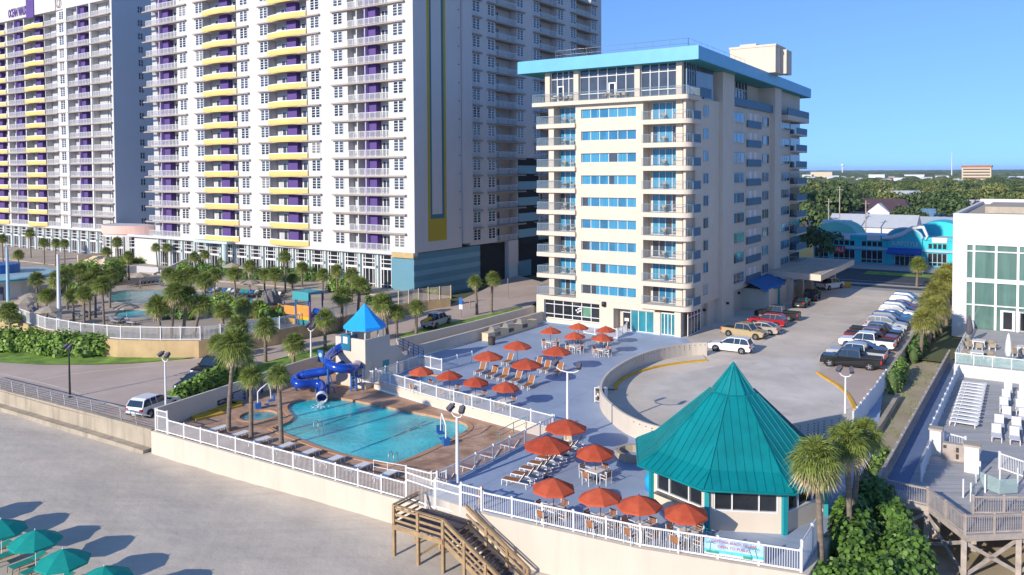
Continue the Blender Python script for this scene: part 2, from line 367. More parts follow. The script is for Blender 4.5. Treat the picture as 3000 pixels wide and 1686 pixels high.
def smooth(pts, n=4, closed=True):
    out = []; N = len(pts)
    for i in range(N if closed else N-1):
        p0, p1, p2, p3 = [Vector(pts[(i+k) % N] if closed else pts[min(max(i+k, 0), N-1)]) for k in (-1, 0, 1, 2)]
        for j in range(n):
            t = j/n; out.append(.5*((2*p1)+(-p0+p2)*t+(2*p0-5*p1+4*p2-p3)*t*t+(-p0+3*p1-3*p2+p3)*t**3))
    if not closed: out.append(Vector(pts[-1]))
    return out
def offs(pts, d):
    n = len(pts); out = []
    a = sum(pts[i].x*pts[(i+1) % n].y-pts[(i+1) % n].x*pts[i].y for i in range(n)); sg = 1 if a > 0 else -1
    for i in range(n):
        t = (pts[(i+1) % n]-pts[i-1]); t.z = 0; t.normalize(); out.append(pts[i]+Vector((t.y, -t.x, 0))*d*sg)
    return out
# ---- beach: one uneven sand sheet from the sea to the sea walls
b = MB(); r2 = random.Random(3); N1, N2 = 130, 60; vs = []
import mathutils.noise as MN
for j in range(N2+1):
    for i in range(N1+1):
        s = -130+160*i/N1; t = 4+41*j/N2; p = W(s, t)
        z = -2.72 + .16*MN.noise((s*.12, t*.12, 0)) + .09*MN.noise((s*.45, t*.45, 3)) + .05*MN.noise((s*1.3, t*1.3, 5)) + max(0, t-36)*.06 + (0.25 if s > -12 else 0)*max(0, min(1, (t-36)/5))
        vs.append((p.x, p.y, z))
b.add(vs, [(j*(N1+1)+i, j*(N1+1)+i+1, (j+1)*(N1+1)+i+1, (j+1)*(N1+1)+i) for j in range(N2) for i in range(N1)], 0, True)
b.add([W(-900, -400, -2.9), W(900, -400, -2.9), W(900, 46, -2.9), W(-900, 46, -2.9)], [(0, 1, 2, 3)])
struct('beach', b, 'sand', 'pale sand of the beach below the sea wall')
# ---- inland ground out to the horizon
b = MB(); b.add(stp([(-9000, 95), (9000, 95), (14000, 16000), (-14000, 16000)], -.12), [(0, 1, 2, 3)])
b.add(stp([(-400, 39.2), (-58, 39.2), (-58, 95), (-400, 95)], -2.95), [(0, 1, 2, 3)])
struct('ground', b, 'land', 'green and brown land reaching the horizon')
# ---- pool, pool deck
POOL = smooth([P(u, v, -.8) for u, v in ((687, 1078), (735, 1098), (840, 1136), (930, 1158), (985, 1166), (1020, 1157), (1100, 1122), (1172, 1084), (1168, 1066), (1120, 1053), (1000, 1030), (910, 1012), (855, 1003), (800, 1001), (745, 1010), (724, 1022), (727, 1036), (738, 1048), (728, 1061), (700, 1073))], 4)
SPA = [P(650, 1046, -.8)+Vector((cos(a)*1.55, sin(a)*1.55, 0)) for a in [2*PI*i/24 for i in range(24)]]
PD = stp([(-60.4, 37.9), (-32.2, 38.5), (-31.9, 53.4), (-45, 55.2), (-54.2, 56.9), (-54.4, 60.6), (-64.0, 60.6), (-60.6, 38)], -.8)
sheet('pool_deck', PD, 'paver', [offs(POOL, .0), SPA], .3)
def ring(name, loop, w_, h, mt, z, label=None):
    b = MB(); o = offs(loop, w_); n = len(loop); i_ = [p+Vector((0, 0, h)) for p in loop]; o2 = [p+Vector((0, 0, h)) for p in o]
    b.add(loop+i_+o2+o, [(k*n+i, k*n+(i+1) % n, (k+1)*n+(i+1) % n, (k+1)*n+i) for k in range(3) for i in range(n)]); return struct(name, b, mt, label)
ring('pool_coping', POOL, .42, .05, 'coping', -.8); ring('spa_coping', SPA, .3, .05, 'coping', -.8)
def wsheet(name, loop, dz, mt, label):
    lp = [p+Vector((0, 0, dz)) for p in loop]; b = MB(); tr = tessellate_polygon([lp]); b.add(lp, [t if (lp[t[1]]-lp[t[0]]).cross(lp[t[2]]-lp[t[0]]).z > 0 else (t[0], t[2], t[1]) for t in tr]); return struct(name, b, mt, label)
wsheet('pool_water', POOL, -.14, 'pool', 'turquoise water of the big slide pool'); wsheet('spa_water', SPA, -.12, 'spa', 'water of the small round hot tub')
b = MB()                                         # dark lane lines on the pool floor show through as thin bands
for a, c in (((733, 1098), (930, 1030)), ((990, 1100), (1070, 1060)), ((880, 1140), (1090, 1062))):
    p = P(*a, -.937); q = P(*c, -.937); d = (q-p).normalized(); nn = Vector((-d.y, d.x, 0))*.11; b.add([p-nn, q-nn, q+nn, p+nn], [(0, 1, 2, 3)])
struct('pool_lane_lines', b, 'pane_teal', 'dark lane lines of the pool')
b = MB(); b.wall([xy(p) for p in stp([(-60.4, 37.9), (-32.2, 38.5)])], -3.0, -.8, .5, 0); b.wall([xy(p) for p in stp([(-32.2, 38.5), (-27, 38.15), (-18, 39.1), (-9.9, 41.0), (-9.9, 47)])], -3.0, -.004, .5, 0)
tag(b.build('sea_wall', 'seawall'), 'long cream painted sea wall between the beach and the pool terrace', 'wall')
# ---- upper terrace (painted blue gray), raised over the pool deck
b = MB(); kid = smooth([P(u, v, 0) for u, v in ((1012, 958), (1040, 948), (1085, 944), (1110, 949), (1098, 962), (1050, 966), (1015, 966))], 3)
DK = stp([(-32.1, 38.3), (-27, 38.2), (-18, 39.2), (-10.0, 41.1), (-10.2, 62), (-14, 91.7), (-56.3, 91.7), (-56.6, 77), (-57.1, 60.8), (-54.3, 60.8), (-54.0, 57.0), (-45, 55.3), (-31.9, 53.6)], 0)
sheet('terrace_deck', DK, 'deck', [kid], .3); ring('wading_pool_coping', kid, .25, .04, 'paver', 0); wsheet('wading_pool_water', kid, -.1, 'kidpool', 'bright blue water of the small wading pool')
b = MB(); b.wall([xy(p) for p in stp([(-31.95, 38.3), (-31.75, 53.55), (-45, 55.45), (-54.15, 57.15), (-54.2, 60.9)])], -1.0, -.006, .24)
tag(b.build('retaining_wall', 'stucco'), 'low cream step wall under the white fence above the pool', 'wall')
# ---- car park, kerbs and the curved breeze-block wall
ARC = [P(u, v, 1.45) for u, v in ((1778, 862), (1740, 863), (1700, 868), (1660, 876), (1620, 888), (1585, 902), (1550, 922), (1525, 943), (1512, 967), (1513, 985), (1525, 1003), (1555, 1030), (1590, 1050), (1635, 1067), (1680, 1077), (1735, 1085), (1795, 1089), (1855, 1087), (1910, 1082), (1960, 1074), (2020, 1062), (2080, 1050), (2132, 1041))]
ARC = smooth(ARC, 3, False)
gp = lambda p, z: Vector((p.x, p.y, z))
LOT = [gp(p, .004) for p in ARC] + stp([(-12.6, 70), (-12.4, 80), (-13.0, 110), (-14.2, 146), (-50, 146), (-50, 92), (-36, 91.8), (-35, 90)], .004)
sheet('car_park', LOT, 'lot')
cc = P(1800, 985, 0); crown = smooth([P(u, v, .008) for u, v in ((1617, 985), (1650, 962), (1710, 940), (1790, 925), (1900, 905), (2040, 900), (2070, 940), (2120, 980), (2145, 1015), (2110, 1040), (2000, 1058), (1850, 1060), (1720, 1035), (1645, 1010))], 3)
sheet('car_park_turning_circle', crown, 'lotcrown')
sand2 = [P(u, v, .012) for u, v in ((2062, 936), (2095, 960), (2128, 985), (2150, 1022), (2175, 1010), (2228, 960), (2265, 905), (2215, 925), (2110, 915))]
sheet('paved_bay', sand2, 'pink_road')
def kerb(path, w_, z0, z1, mt, label, name='kerb'):
    b = MB(); b.wall([xy(p) for p in path], z0, z1, w_); return struct(name, b, mt, label)
YK = smooth([P(u, v, .15) for u, v in ((1548, 978), (1552, 965), (1568, 951), (1600, 936), (1650, 922), (1710, 912), (1778, 905))], 4, False)
kerb(YK, .32, 0, .16, 'kerb', 'yellow painted kerb inside the curved wall', 'yellow_kerb')
kerb(smooth([P(u, v, .1) for u, v in ((2056, 936), (2085, 955), (2112, 972), (2132, 992), (2146, 1015), (2152, 1030))], 4, False), .3, 0, .13, 'kerb', 'curved yellow kerb by the paved bay', 'yellow_kerb')
b = MB(); mid = [p for p in YK]; inn = []
for p in mid:
    q = min(ARC, key=lambda a: (a.x-p.x)**2+(a.y-p.y)**2); inn.append(q)
n = len(mid); b.add([gp(p, .12) for p in mid]+[gp(p, .12) for p in inn], [(i, i+1, n+i+1, n+i) if 1 else 0 for i in range(n-1)]); struct('raised_walk', b, 'lot', 'raised walk between kerb and curved wall')
b = MB(); b.wall([xy(p) for p in ARC], -.02, 1.45, .2)
wallo = tag(b.build('curved_wall', 'seawall'), 'curved cream breeze-block wall round the car park turning circle', 'wall')
b = MB()                                          # openings of the breeze blocks
for i in range(len(ARC)-1):
    a, c = ARC[i], ARC[i+1]; d = (c-a); L = d.length; d.normalize(); k = max(1, int(L/.42))
    for j in range(k):
        p = a+d*(L*(j+.5)/k); rows = 3 if (i % 9 in (3, 4) ) else 1
        if 21 < i < 36: rows = 0
        if i > 52: rows = 5
        for rr in range(rows):
            b.bar((p.x-d.y*.105-d.x*.055, p.y+d.x*.105-d.y*.055, 1.2-rr*.2), (p.x-d.y*.105+d.x*.055, p.y+d.x*.105+d.y*.055, 1.2-rr*.2), .012, .07)
            b.bar((p.x+d.y*.105-d.x*.055, p.y-d.x*.105-d.y*.055, 1.2-rr*.2), (p.x+d.y*.105+d.x*.055, p.y-d.x*.105+d.y*.055, 1.2-rr*.2), .012, .07)
o = b.build('block_openings', 'metal_dark', None); o.parent = wallo
b = MB(); b.wall([xy(p) for p in stp([(-12.5, 81), (-12.9, 100), (-13.6, 120), (-14.1, 140)])], -.5, 1.15, .28)
tag(b.build('car_park_wall', 'concrete'), 'straight tan wall behind the row of parked cars', 'wall')
# ---- dune strip, street, pavements
b = MB()
b.add(stp([(-12.6, 56), (-8.7, 56), (-8.9, 150), (-14, 150), (-12.7, 100)], -.35), [(0, 1, 2, 3, 4)])
b.add([W(-12.6, 56, -.35), W(-8.7, 56, -.35), W(-6, 46, -1.6), W(-10.5, 46, -1.6)], [(0, 3, 2, 1)]); b.add([W(-10.5, 46, -1.6), W(-6, 46, -1.6), W(30, 40, -2.6), W(-10.5, 41, -2.4)], [(0, 3, 2, 1)])
b.add([W(-6, 44, -2.75), W(-8.6, 56, -2.55), W(40, 64, -2.6), W(40, 42, -2.8)], [(0, 3, 2, 1)]); b.add([W(-8.6, 56, -2.55), W(-8.6, 100, -2.4), W(60, 100, -2.4), W(40, 64, -2.6)], [(0, 3, 2, 1)])
struct('dune_strip', b, 'dune', 'sandy dune strip between the car park and the boardwalk')
b = MB(); b.wall([xy(p) for p in stp([(-11.2, 57), (-10.9, 68), (-11.0, 78)])], -1.0, .25, .35); tag(b.build('dune_wall', 'concrete'), 'low concrete wall in the dune strip beside the boardwalk', 'wall')
sheet('pavement', stp([(-300, 146), (200, 146), (200, 149), (-300, 149)], .01), 'walk')
sheet('street', stp([(-300, 149), (200, 149), (200, 176), (-300, 176)], -.02), 'asphalt')
sheet('median_lawn', stp([(-30, 167.2), (200, 167.2), (200, 172.5), (-30, 172.5)], .06), 'grass')
b = MB()
for t in (153.6, 157.4): b.add(stp([(-300, t), (200, t), (200, t+.16), (-300, t+.16)], -.012), [(0, 1, 2, 3)])
struct('street_lines', b, 'white', 'white lane lines of the street')
sheet('lane_strip', stp([(-300, 152.2), (200, 152.2), (200, 154.4), (-300, 154.4)], -.014), 'walk')
sheet('shop_forecourt', stp([(-90, 176), (60, 176), (60, 192), (-90, 192)], .02), 'walk')
# ---- beach access road, lawns
RU = [PR(u, v) for u, v in ((-120, 905), (0, 912), (120, 912), (350, 912), (520, 900), (700, 868), (850, 838), (1000, 800), (1130, 768), (1215, 730), (1290, 690))]
RL = [PR(u, v) for u, v in ((-120, 952), (0, 985), (150, 1028), (385, 1085), (480, 1010), (700, 920), (880, 872), (1010, 870), (1310, 790), (1360, 752), (1400, 720))]
b = MB(); n = len(RU); b.add(RU+RL, [(i, i+n, i+n+1, i+1) for i in range(n-1)])
b.add([W(-72, 108, .3), W(-58.5, 106, .28), W(-58.5, 150, .5), W(-82, 150, .6)], [(0, 1, 2, 3)])
struct('beach_access_road', b, 'pink_road', 'pinkish paved road going down to the beach')
def lawn(name, up, lo, label, dz=.06):
    A = [PR(u, v, dz) for u, v in up]; B = [PR(u, v, dz) for u, v in lo]; n = len(A); b = MB(); b.add(A+B, [(i, i+n, i+n+1, i+1) for i in range(n-1)]); o = struct(name, b, 'grass', label); return o
lawn('lawn', ((-60, 860), (100, 862), (240, 868), (330, 872), (430, 880), (540, 878), (640, 862), (760, 838), (860, 820)), ((-60, 908), (100, 917), (240, 917), (330, 914), (430, 906), (540, 894), (640, 874), (760, 848), (860, 834)), 'narrow lawn along the road below the hedge')
lawn('lawn', ((1005, 842), (1080, 822), (1160, 806), (1250, 786), (1312, 772)), ((1000, 852), (1060, 846), (1160, 820), (1250, 797), (1312, 776)), 'bright lawn strip between the road and the grill wall')
lawn('lawn', ((420, 985), (520, 955), (640, 920), (760, 885), (865, 858)), ((395, 1040), (520, 1000), (640, 965), (760, 925), (870, 895)), 'lawn strip behind the pool sign wall')
# tracks of vehicles on the road
b = MB()
for pts in (((0, 912+28), (150, 975), (300, 1025), (400, 1062)), ((30, 972), (160, 945), (330, 925), (470, 918)), ((200, 985), (330, 965), (500, 950))):
    q = smooth([PR(u, v, .012) for u, v in pts], 6, False)
    L = []; Rr = []
    for i, p in enumerate(q):
        d = (q[min(i+1, len(q)-1)]-q[max(i-1, 0)]).normalized(); L.append(p+Vector((-d.y, d.x, 0))*.13); Rr.append(p-Vector((-d.y, d.x, 0))*.13)
    m = len(q); b.add(L+Rr, [(i, i+m, i+m+1, i+1) for i in range(m-1)])
struct('road_tracks', b, 'lot', 'darker wheel tracks on the paved road')
# ---- concrete ramp wall on the beach side with its leaning rail
RWP = [P(u, v, z) for u, v, z in ((-60, 962, -1.0), (0, 978, -1.0), (130, 1012, -.95), (260, 1046, -.9), (386, 1080, -.85))]
b = MB(); b.wall([xy(p) for p in RWP], -3.1, [p.z for p in RWP], .38); b.wall([(p.x+(-E2.x)*.55, p.y-E2.y*.55) for p in RWP], -3.1, -2.35, .8)
tag(b.build('ramp_wall', 'concrete'), 'weathered concrete wall carrying the beach road above the sand', 'wall')
def cable_rail(pts, label, group=None):
    t = thing('guard_rail', label, 'railing', pts[0], 0, group); b = MB()
    for h in (.2, .38, .56, .74): b.tube([p+Vector((0, 0, h)) for p in pts], .018, 5)
    b.build('cable', 'steel', t); b = MB(); b.tube([p+Vector((0, 0, 1.0))-E1*.25 for p in pts], .045, 6); b.build('top_rail', 'steel', t)
    L = 0
    for i in range(len(pts)-1):
        d = pts[i+1]-pts[i]; k = max(1, int(d.length/2.0))
        for j in range(k):
            p = pts[i]+d*(j/k); b = MB(); b.bar(p, p+Vector((0, 0, 1.0))-E1*.25, .07, .05); b.build('post', 'steel', t)
rp = [p+E2*.05 for p in RWP]
cable_rail([rp[0], rp[1], rp[2], P(268, 1045, -.9)], 'gray cable railing on top of the long concrete ramp wall')
cable_rail([P(306, 1058, -.88), P(384, 1079, -.85)], 'short gray cable railing beside the pool fence corner')
b = MB(); p = P(318, 1035, -.2)
# ---- neighbouring resort terraces
NP = [P(u, v, 1.2) for u, v in ((-80, 765), (20, 795), (60, 812), (110, 830), (200, 846), (300, 855), (400, 857), (500, 857), (600, 845), (700, 830), (800, 812), (900, 790), (1000, 768), (1075, 758), (1132, 752))]
NPo = NP + stp([(-76, 97), (-82.5, 97), (-320, 97), (-320, 60)], 1.2)
LAG = smooth([P(u, v, 1.2) for u, v in ((268, 742), (300, 733), (360, 728), (430, 726), (500, 730), (545, 742), (550, 758), (500, 775), (440, 772), (400, 765), (330, 764), (285, 757))], 3)
LAG2 = smooth([P(u, v, 1.2) for u, v in ((288, 792), (310, 781), (350, 778), (385, 782), (385, 795), (350, 800), (305, 799))], 3)
LAG3 = smooth([P(u, v, 1.2) for u, v in ((600, 755), (625, 751), (650, 757), (648, 768), (615, 770))], 3)
dm('npdeck', (.43, .36, .285), .9, .15, .3, .1, 8, kind='worn', c3=(.36, .29, .23), s2=.2)
sheet('resort_pool_deck', NPo, 'npdeck', [LAG, LAG2, LAG3], .2)
for l, q in ((LAG, 'large curving resort pool'), (LAG2, 'smaller resort pool beside the palms'), (LAG3, 'little resort pool behind the palms')):
    ring('resort_pool_coping', l, .5, .03, 'walk', 1.2); wsheet('resort_pool_water', l, -.1, 'lagoon' if l is LAG else 'pool', 'water of the '+q)
b = MB(); b.wall([xy(p) for p in NP], -1.5, 1.196, .35); tag(b.build('resort_wall', mat('tanwall', (.52, .37, .19), .9, .15, .6, .1, 8, stain=.4)), 'curving tan retaining wall of the neighbouring pool terrace', 'wall')
b = MB(); b.prism([xy(p) for p in stp([(-330, 86.5), (-160, 86.5), (-150, 88.5), (-120, 88.5), (-96, 90.5), (-82.8, 91.5), (-82.8, 99), (-330, 110)])], 1.0, 1.38)
o = struct('upper_promenade', b, ['npdeck'], 'raised promenade in front of the towers')
def frame(s, t, side=False):               # facade frame: x along the facade, y into the building
    o = W(s, t); x, y = (E2, -E1) if side else (E1, E2)
    return Matrix(((x.x, y.x, 0, o.x), (x.y, y.y, 0, o.y), (0, 0, 1, 0), (0, 0, 0, 1)))
def rel(root, T): return root.matrix_world.inverted() @ T
# shared pieces of the resort towers
def win_mesh(w_, h, cols=2, rows=4, pane='pane_mid', fr='white', bar=.07):
    b = MB(); b.bx(-w_/2, w_/2, -.015, .05, 0, h, 1)
    f = .09; b.bx(-w_/2-f, -w_/2, -.05, .05, -f, h+f); b.bx(w_/2, w_/2+f, -.05, .05, -f, h+f); b.bx(-w_/2, w_/2, -.05, .05, -f, 0); b.bx(-w_/2, w_/2, -.05, .05, h, h+f)
    for i in range(1, cols): x = -w_/2+w_*i/cols; g = .11 if cols == 2 else bar/2; b.bx(x-g, x+g, -.045, -.016, 0, h)
    for j in range(1, rows):
        z = h*j/rows
        for i in range(cols):
            x0 = -w_/2+w_*i/cols+(.11 if i and cols == 2 else 0); x1 = -w_/2+w_*(i+1)/cols-(.11 if i < cols-1 and cols == 2 else 0); b.bx(x0+.001, x1-.001, -.04, -.017, z-bar/2, z+bar/2)
    return b.mesh('window', [fr, pane])
def rail_mesh(L, h=1.05, mats='white', name='balcony_railing', gap=.12, rod=.03, glass=None):
    b = MB(); b.bx(0, L, -.03, .03, h-.06, h); b.bx(0, L, -.02, .02, .08, .12); n = max(2, int(L/gap))
    for i in range(n+1):
        x = L*i/n; big = i % 10 == 0 or i == n; r = .035 if big else rod/2; b.bx(x-r, x+r, -r, r, 0 if big else .12, h-.06)
    return b.mesh(name, mats)
def door_mesh(w_, h=2.1, panes=3, pane='pane_mid', name='balcony_door', fr='white'):
    b = MB(); b.bx(-w_/2, w_/2, -.015, .03, 0, h, 1); b.bx(-w_/2-.08, w_/2+.08, -.05, .03, h, h+.1)
    for i in range(panes+1): x = -w_/2+w_*i/panes; b.bx(x-.06, x+.06, -.05, -.016, 0, h)
    return b.mesh(name, [fr, pane])
dm('pane_blind', (.20, .19, .18), .3, .2, 2)
WIN = [win_mesh(1.9, 1.75, pane=p) for p in ('pane_mid', 'pane_dark', 'pane_blind')]
WINS = win_mesh(1.3, 1.6, 2, 3, 'pane_dark')
FH = 3.04; Z0 = 7.45; NF = 17
def yellow_mesh(L, dpt=.85, side=.35):
    b = MB(); n = 14; pts = [(L*i/n, -dpt*(sin(PI*i/n)*.8+.2)) for i in range(n+1)]
    b.prism(pts+[(L, .3), (0, .3)], 0, .16); b.wall(pts, .161, .95, .14); b.wall([(x, y-.02) for x, y in pts], .95, 1.12, .05, 1)
    return b.mesh('balcony', ['yellow', 'white'])
def slab_mesh(L, dpt, th=.16):
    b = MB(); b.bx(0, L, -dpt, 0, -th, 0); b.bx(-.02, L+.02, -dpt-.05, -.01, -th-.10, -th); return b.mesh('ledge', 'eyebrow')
def sort_vis(items): return items             # lower floors first: they show largest
def tower_front(root, T, x0, x1, depth, ledges, wins, bays, floors=range(17), wallm='tower', fh=FH, z0=Z0):
    """bays: (xa, xb, kind) kinds: yellow / rail; the wall is cut away at bays"""
    zt = z0+NF*fh; b = MB(T); cuts = sorted(bays); x = x0
    for xa, xb, kd in cuts:
        if xa > x+.02: b.bx(x, xa, 0, depth, z0, zt)
        b.bx(max(xa, x0), min(xb, x1), 1.7, depth, z0, zt); x = max(x, xb)
    if x < x1: b.bx(x, x1, 0, depth, z0, zt)
    b.build('wall', wallm, root)
    for xa, xb, kd in cuts:
        b = MB(T)
        for k in floors: b.bx(max(xa, x0), min(xb, x1), .002, 1.69, z0+k*fh-.1, z0+k*fh+.1)
        b.build('balcony_floor', 'tower', root)
    for xa, xb in ledges:
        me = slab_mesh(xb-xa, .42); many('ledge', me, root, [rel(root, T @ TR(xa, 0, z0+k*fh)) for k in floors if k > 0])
    Ts = [[], [], []]; rw = random.Random(len(wins))
    for k in floors:
        for i, x in enumerate(wins): Ts[rw.choice((0, 0, 0, 0, 1, 1, 2))].append(rel(root, T @ TR(x, -.02, z0+k*fh+.85)))
    many('window', WIN[0], root, Ts[0], 55); many('window', WIN[1], root, Ts[1], 28); many('window', WIN[2], root, Ts[2], 16)
    for xa, xb, kd in cuts:
        L = xb-xa
        if kd == 'yellow':
            me = yellow_mesh(L); many('balcony', me, root, [rel(root, T @ TR(xa, 0, z0+k*fh-.14)) for k in floors])
            px, pw = xa+L*.40, L*.24
            b = MB(T)
            for k in floors: b.bx(px, px+pw, .75, 1.69, z0+k*fh+.1, z0+(k+1)*fh-.1)
            b.build('accent_wall', 'purple', root)
            b = MB(T); b.bx(xa+L*.08, xa+L*.36, 1.64, 1.695, z0, zt); b.build('painted_shade', 'tower_gray', root)  # gray panel paints the shade of the balcony recess
            d = door_mesh(L*.2, 2.1, 2); many('balcony_door', d, root, [rel(root, T @ TR(xa+L*.27, 1.62, z0+k*fh+.11)) for k in floors]+[rel(root, T @ TR(xa+L*.8, 1.62, z0+k*fh+.11)) for k in floors])
        elif kd == 'rail':
            me = rail_mesh(L-.1); many('balcony_railing', me, root, [rel(root, T @ TR(xa+.05, .02, z0+k*fh+.1)) for k in floors])
            b = MB(T)
            for k in floors: b.bx(xa+L*.46, xa+L*.64, .6, 1.69, z0+k*fh+.1, z0+(k+1)*fh-.1)
            b.build('accent_wall', 'purple', root)
            b = MB(T); b.bx(xa+L*.43, xa+L*.455, -.06, 1.6, z0, zt); b.build('fin', 'lilac', root)
            b = MB(T); b.bx(xa+.02, xa+L*.16, 1.3, 1.69, z0, zt); b.build('painted_shade', 'tower_gray', root)  # gray slab at the left of the recess, its shade given as colour
            d = door_mesh(L*.24, 2.15, 3); many('balcony_door', d, root, [rel(root, T @ TR(xa+L*.29, 1.62, z0+k*fh+.11)) for k in floors]+[rel(root, T @ TR(xa+L*.81, 1.62, z0+k*fh+.11)) for k in floors])
# ================================================================= centre tower
s0 = -82.72; t0 = 96.5; TW = frame(s0, t0)
ct = thing('condo_tower', 'tall white condo tower with two stacks of yellow balconies and purple walls', 'tower', W(s0, t0, 2.4), ASITE)
q = lambda s: s - s0
XL = q(-155.0); 
tower_front(ct, TW, XL+2.2, 0, 12.2, [(q(-154.6), q(-140.2)), (q(-137.8), q(-121.7)), (q(-119.0), q(-103.2)), (q(-100.4), q(-84.3))],
            [q(-141.5), q(-136.3), q(-123.1), q(-117.6), q(-104.5), q(-99.0), q(-85.8)],
            [(q(-153.9), q(-143.4), 'rail'), (q(-135.2), q(-125.2), 'yellow'), (q(-116.5), q(-106.5), 'yellow'), (q(-96.9), q(-87.9), 'rail')])
TS = frame(s0, t0, True)
b = MB(TS); b.bx(12.4, 14.9, -.35, 6, 8.0, Z0+NF*FH); b.build('pilaster', 'tower', ct)
b = MB(TS); zb = 12.6
b.bx(3.3, 3.9, -.03, -.001, zb, 60); b.bx(7.5, 8.05, -.03, -.001, zb, 60); b.bx(3.3, 8.05, -.03, -.001, 9.0, zb); b.build('mural_band', 'mustard', ct)
b = MB(TS); b.bx(3.9, 4.35, -.03, -.001, zb, 60); b.bx(6.95, 7.5, -.03, -.001, zb, 60); b.bx(4.35, 6.95, -.03, -.001, zb, zb+.7); b.build('mural_band', 'teal_line', ct)
for k in range(1, 16):
    b = MB(TS); b.lathe([(.0, 0), (.13, .02), (.13, .1), (0, .12)], 8, (11.6, -.06, Z0+k*FH+.2)); b.build('vent', 'metal_dark', ct)
# podium with its tall windows
b = MB(TW); b.bx(XL-14, -.6, .8, 12, 0, Z0-.001); b.bx(XL-14, -.01, -.15, .79, Z0-.5, Z0-.002); b.build('podium', 'tower', ct)
POL = []
def podium_win():
    b = MB(); W_, H = 2.55, 5.3; b.bx(-W_/2, W_/2, 0, .05, 0, H, 1)
    b.bx(-W_/2-.15, -W_/2, -.12, .05, 0, H+.15); b.bx(W_/2, W_/2+.15, -.12, .05, 0, H+.15); b.bx(-W_/2, W_/2, -.12, .05, H, H+.15); b.bx(-W_/2, W_/2, -.1, -.001, 2.95, 3.3)
    for x in (-.85, .85): b.bx(x-.06, x+.06, -.09, -.001, 0, 2.95); b.bx(x-.06, x+.06, -.09, -.001, 3.3, H)
    b.bx(-.05, .05, -.085, -.001, 0, 2.95)
    for z in (3.95, 4.6): b.bx(-W_/2+.001, W_/2-.001, -.08, -.001, z-.06, z+.06)
    for z in (.5,): b.bx(-W_/2+.001, W_/2-.001, -.08, -.001, z-.05, z+.05)
    return b.mesh('window', ['white', 'pane_dark'])
PW = podium_win()
xs = [-2.3-4.05*i for i in range(17)]
many('podium_window', PW, ct, [rel(ct, TW @ TR(x, .72, 1.4)) for x in xs])
b = MB(); b.bx(-.19, .19, .42, .79, 0, 5.6); b.bx(-.09, .09, .3, .419, 3.2, 3.6, 1); CO = b.mesh('pillar', ['aqua', 'teal_line'])
many('pillar', CO, ct, [rel(ct, TW @ TR(x-2.02, 0, 1.36)) for x in xs])
b = MB(TW); b.bx(-4.6, -.05, -.3, .75, 6.6, 7.44); b.build('entrance_hood', mat('ochre', (.50, .36, .17), .9, .1, 1), ct)
b = MB(TW); b.lathe([(.55, 0), (.55, 5.7)], 14, (q(-128), -1.2, 1.36)); b.bx(q(-136.5), q(-126.5), -1.9, .78, 7.0, 7.44); b.build('porch', 'aqua', ct)
# teal striped base wall under the blank side
b = MB(TS); b.bx(.1, 17.8, .3, 5, -.3, 7.3); b.build('striped_wall', 'stripe_dark', ct)
b = MB(TS)
for i in range(4): b.bx(.11, 17.79, .27, .299, .2+i*1.75, 1.0+i*1.75)
b.build('stripe', 'stripe_light', ct)
# wing
b = MB(TS)
z1 = Z0+NF*FH
# wing facade: recessed balcony bays
bays = [(119.3, 126.2), (134.3, 141.1), (149.0, 155.6)]; wins = [113.4, 117.8, 127.3, 133.0, 142.3, 147.5, 156.7]
qt = lambda t: t - t0
x = 14.9
for xa, xb in bays: b.bx(x, qt(xa), .25, 12, Z0, z1); b.bx(qt(xa), qt(xb), 1.9, 12, Z0, z1); x = qt(xb)
b.bx(x, qt(160.2), .25, 12, Z0, z1); b.bx(-0.0+.02, 14.9, 12.01, 12.2, Z0, z1); b.build('wing_wall', 'tower_side', ct)
for xa, xb in ((112.3, 114.7), (116.6, 128.5), (131.9, 143.5), (146.3, 157.8)):
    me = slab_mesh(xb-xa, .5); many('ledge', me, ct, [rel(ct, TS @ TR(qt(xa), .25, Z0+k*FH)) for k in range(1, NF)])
many('wing_window', WIN[1], ct, [rel(ct, TS @ TR(qt(x), .23, Z0+k*FH+.85)) for k in range(NF) for x in wins])
for xa, xb in bays:
    b = MB(TS)
    for k in range(NF): b.bx(qt(xa), qt(xb), .252, 1.89, Z0+k*FH-.1, Z0+k*FH+.1)
    b.build('balcony_floor', 'eyebrow', ct)
for xa, xb in bays:
    me = rail_mesh(xb-xa, gap=.16); many('balcony_railing', me, ct, [rel(ct, TS @ TR(qt(xa), .28, Z0+k*FH+.1)) for k in range(NF)])
    d = door_mesh(2.6, 2.15, 3, 'pane_dark'); many('balcony_door', d, ct, [rel(ct, TS @ TR(qt(xa)+2, 1.85, Z0+k*FH+.11)) for k in range(NF)])
# garage levels at the end of the wing
b = MB(TS)
for k in range(5):
    z = 6.3+k*3.0; b.bx(qt(126.3), qt(133.4), .05, .24, z+1.45, z+3.0)
b.build('garage_parapet', 'stripe_light', ct)
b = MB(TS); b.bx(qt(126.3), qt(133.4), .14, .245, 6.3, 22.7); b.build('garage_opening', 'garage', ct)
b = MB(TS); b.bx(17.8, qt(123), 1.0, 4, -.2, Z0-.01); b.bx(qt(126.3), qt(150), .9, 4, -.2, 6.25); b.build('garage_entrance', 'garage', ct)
b = MB(TS); b.bx(qt(123.0), qt(126.2), .1, 1.5, 2.8, Z0-.01); b.build('pier', 'tower_side', ct)
b = MB(TS); b.bx(qt(123.1), qt(126.1), .15, 1.5, -.2, 2.8); b.build('pier_base', 'aqua', ct)
b = MB(TS); b.bx(qt(127), qt(131.5), .6, .89, .2, 3.2); b.build('garage_door', 'stripe_dark', ct)
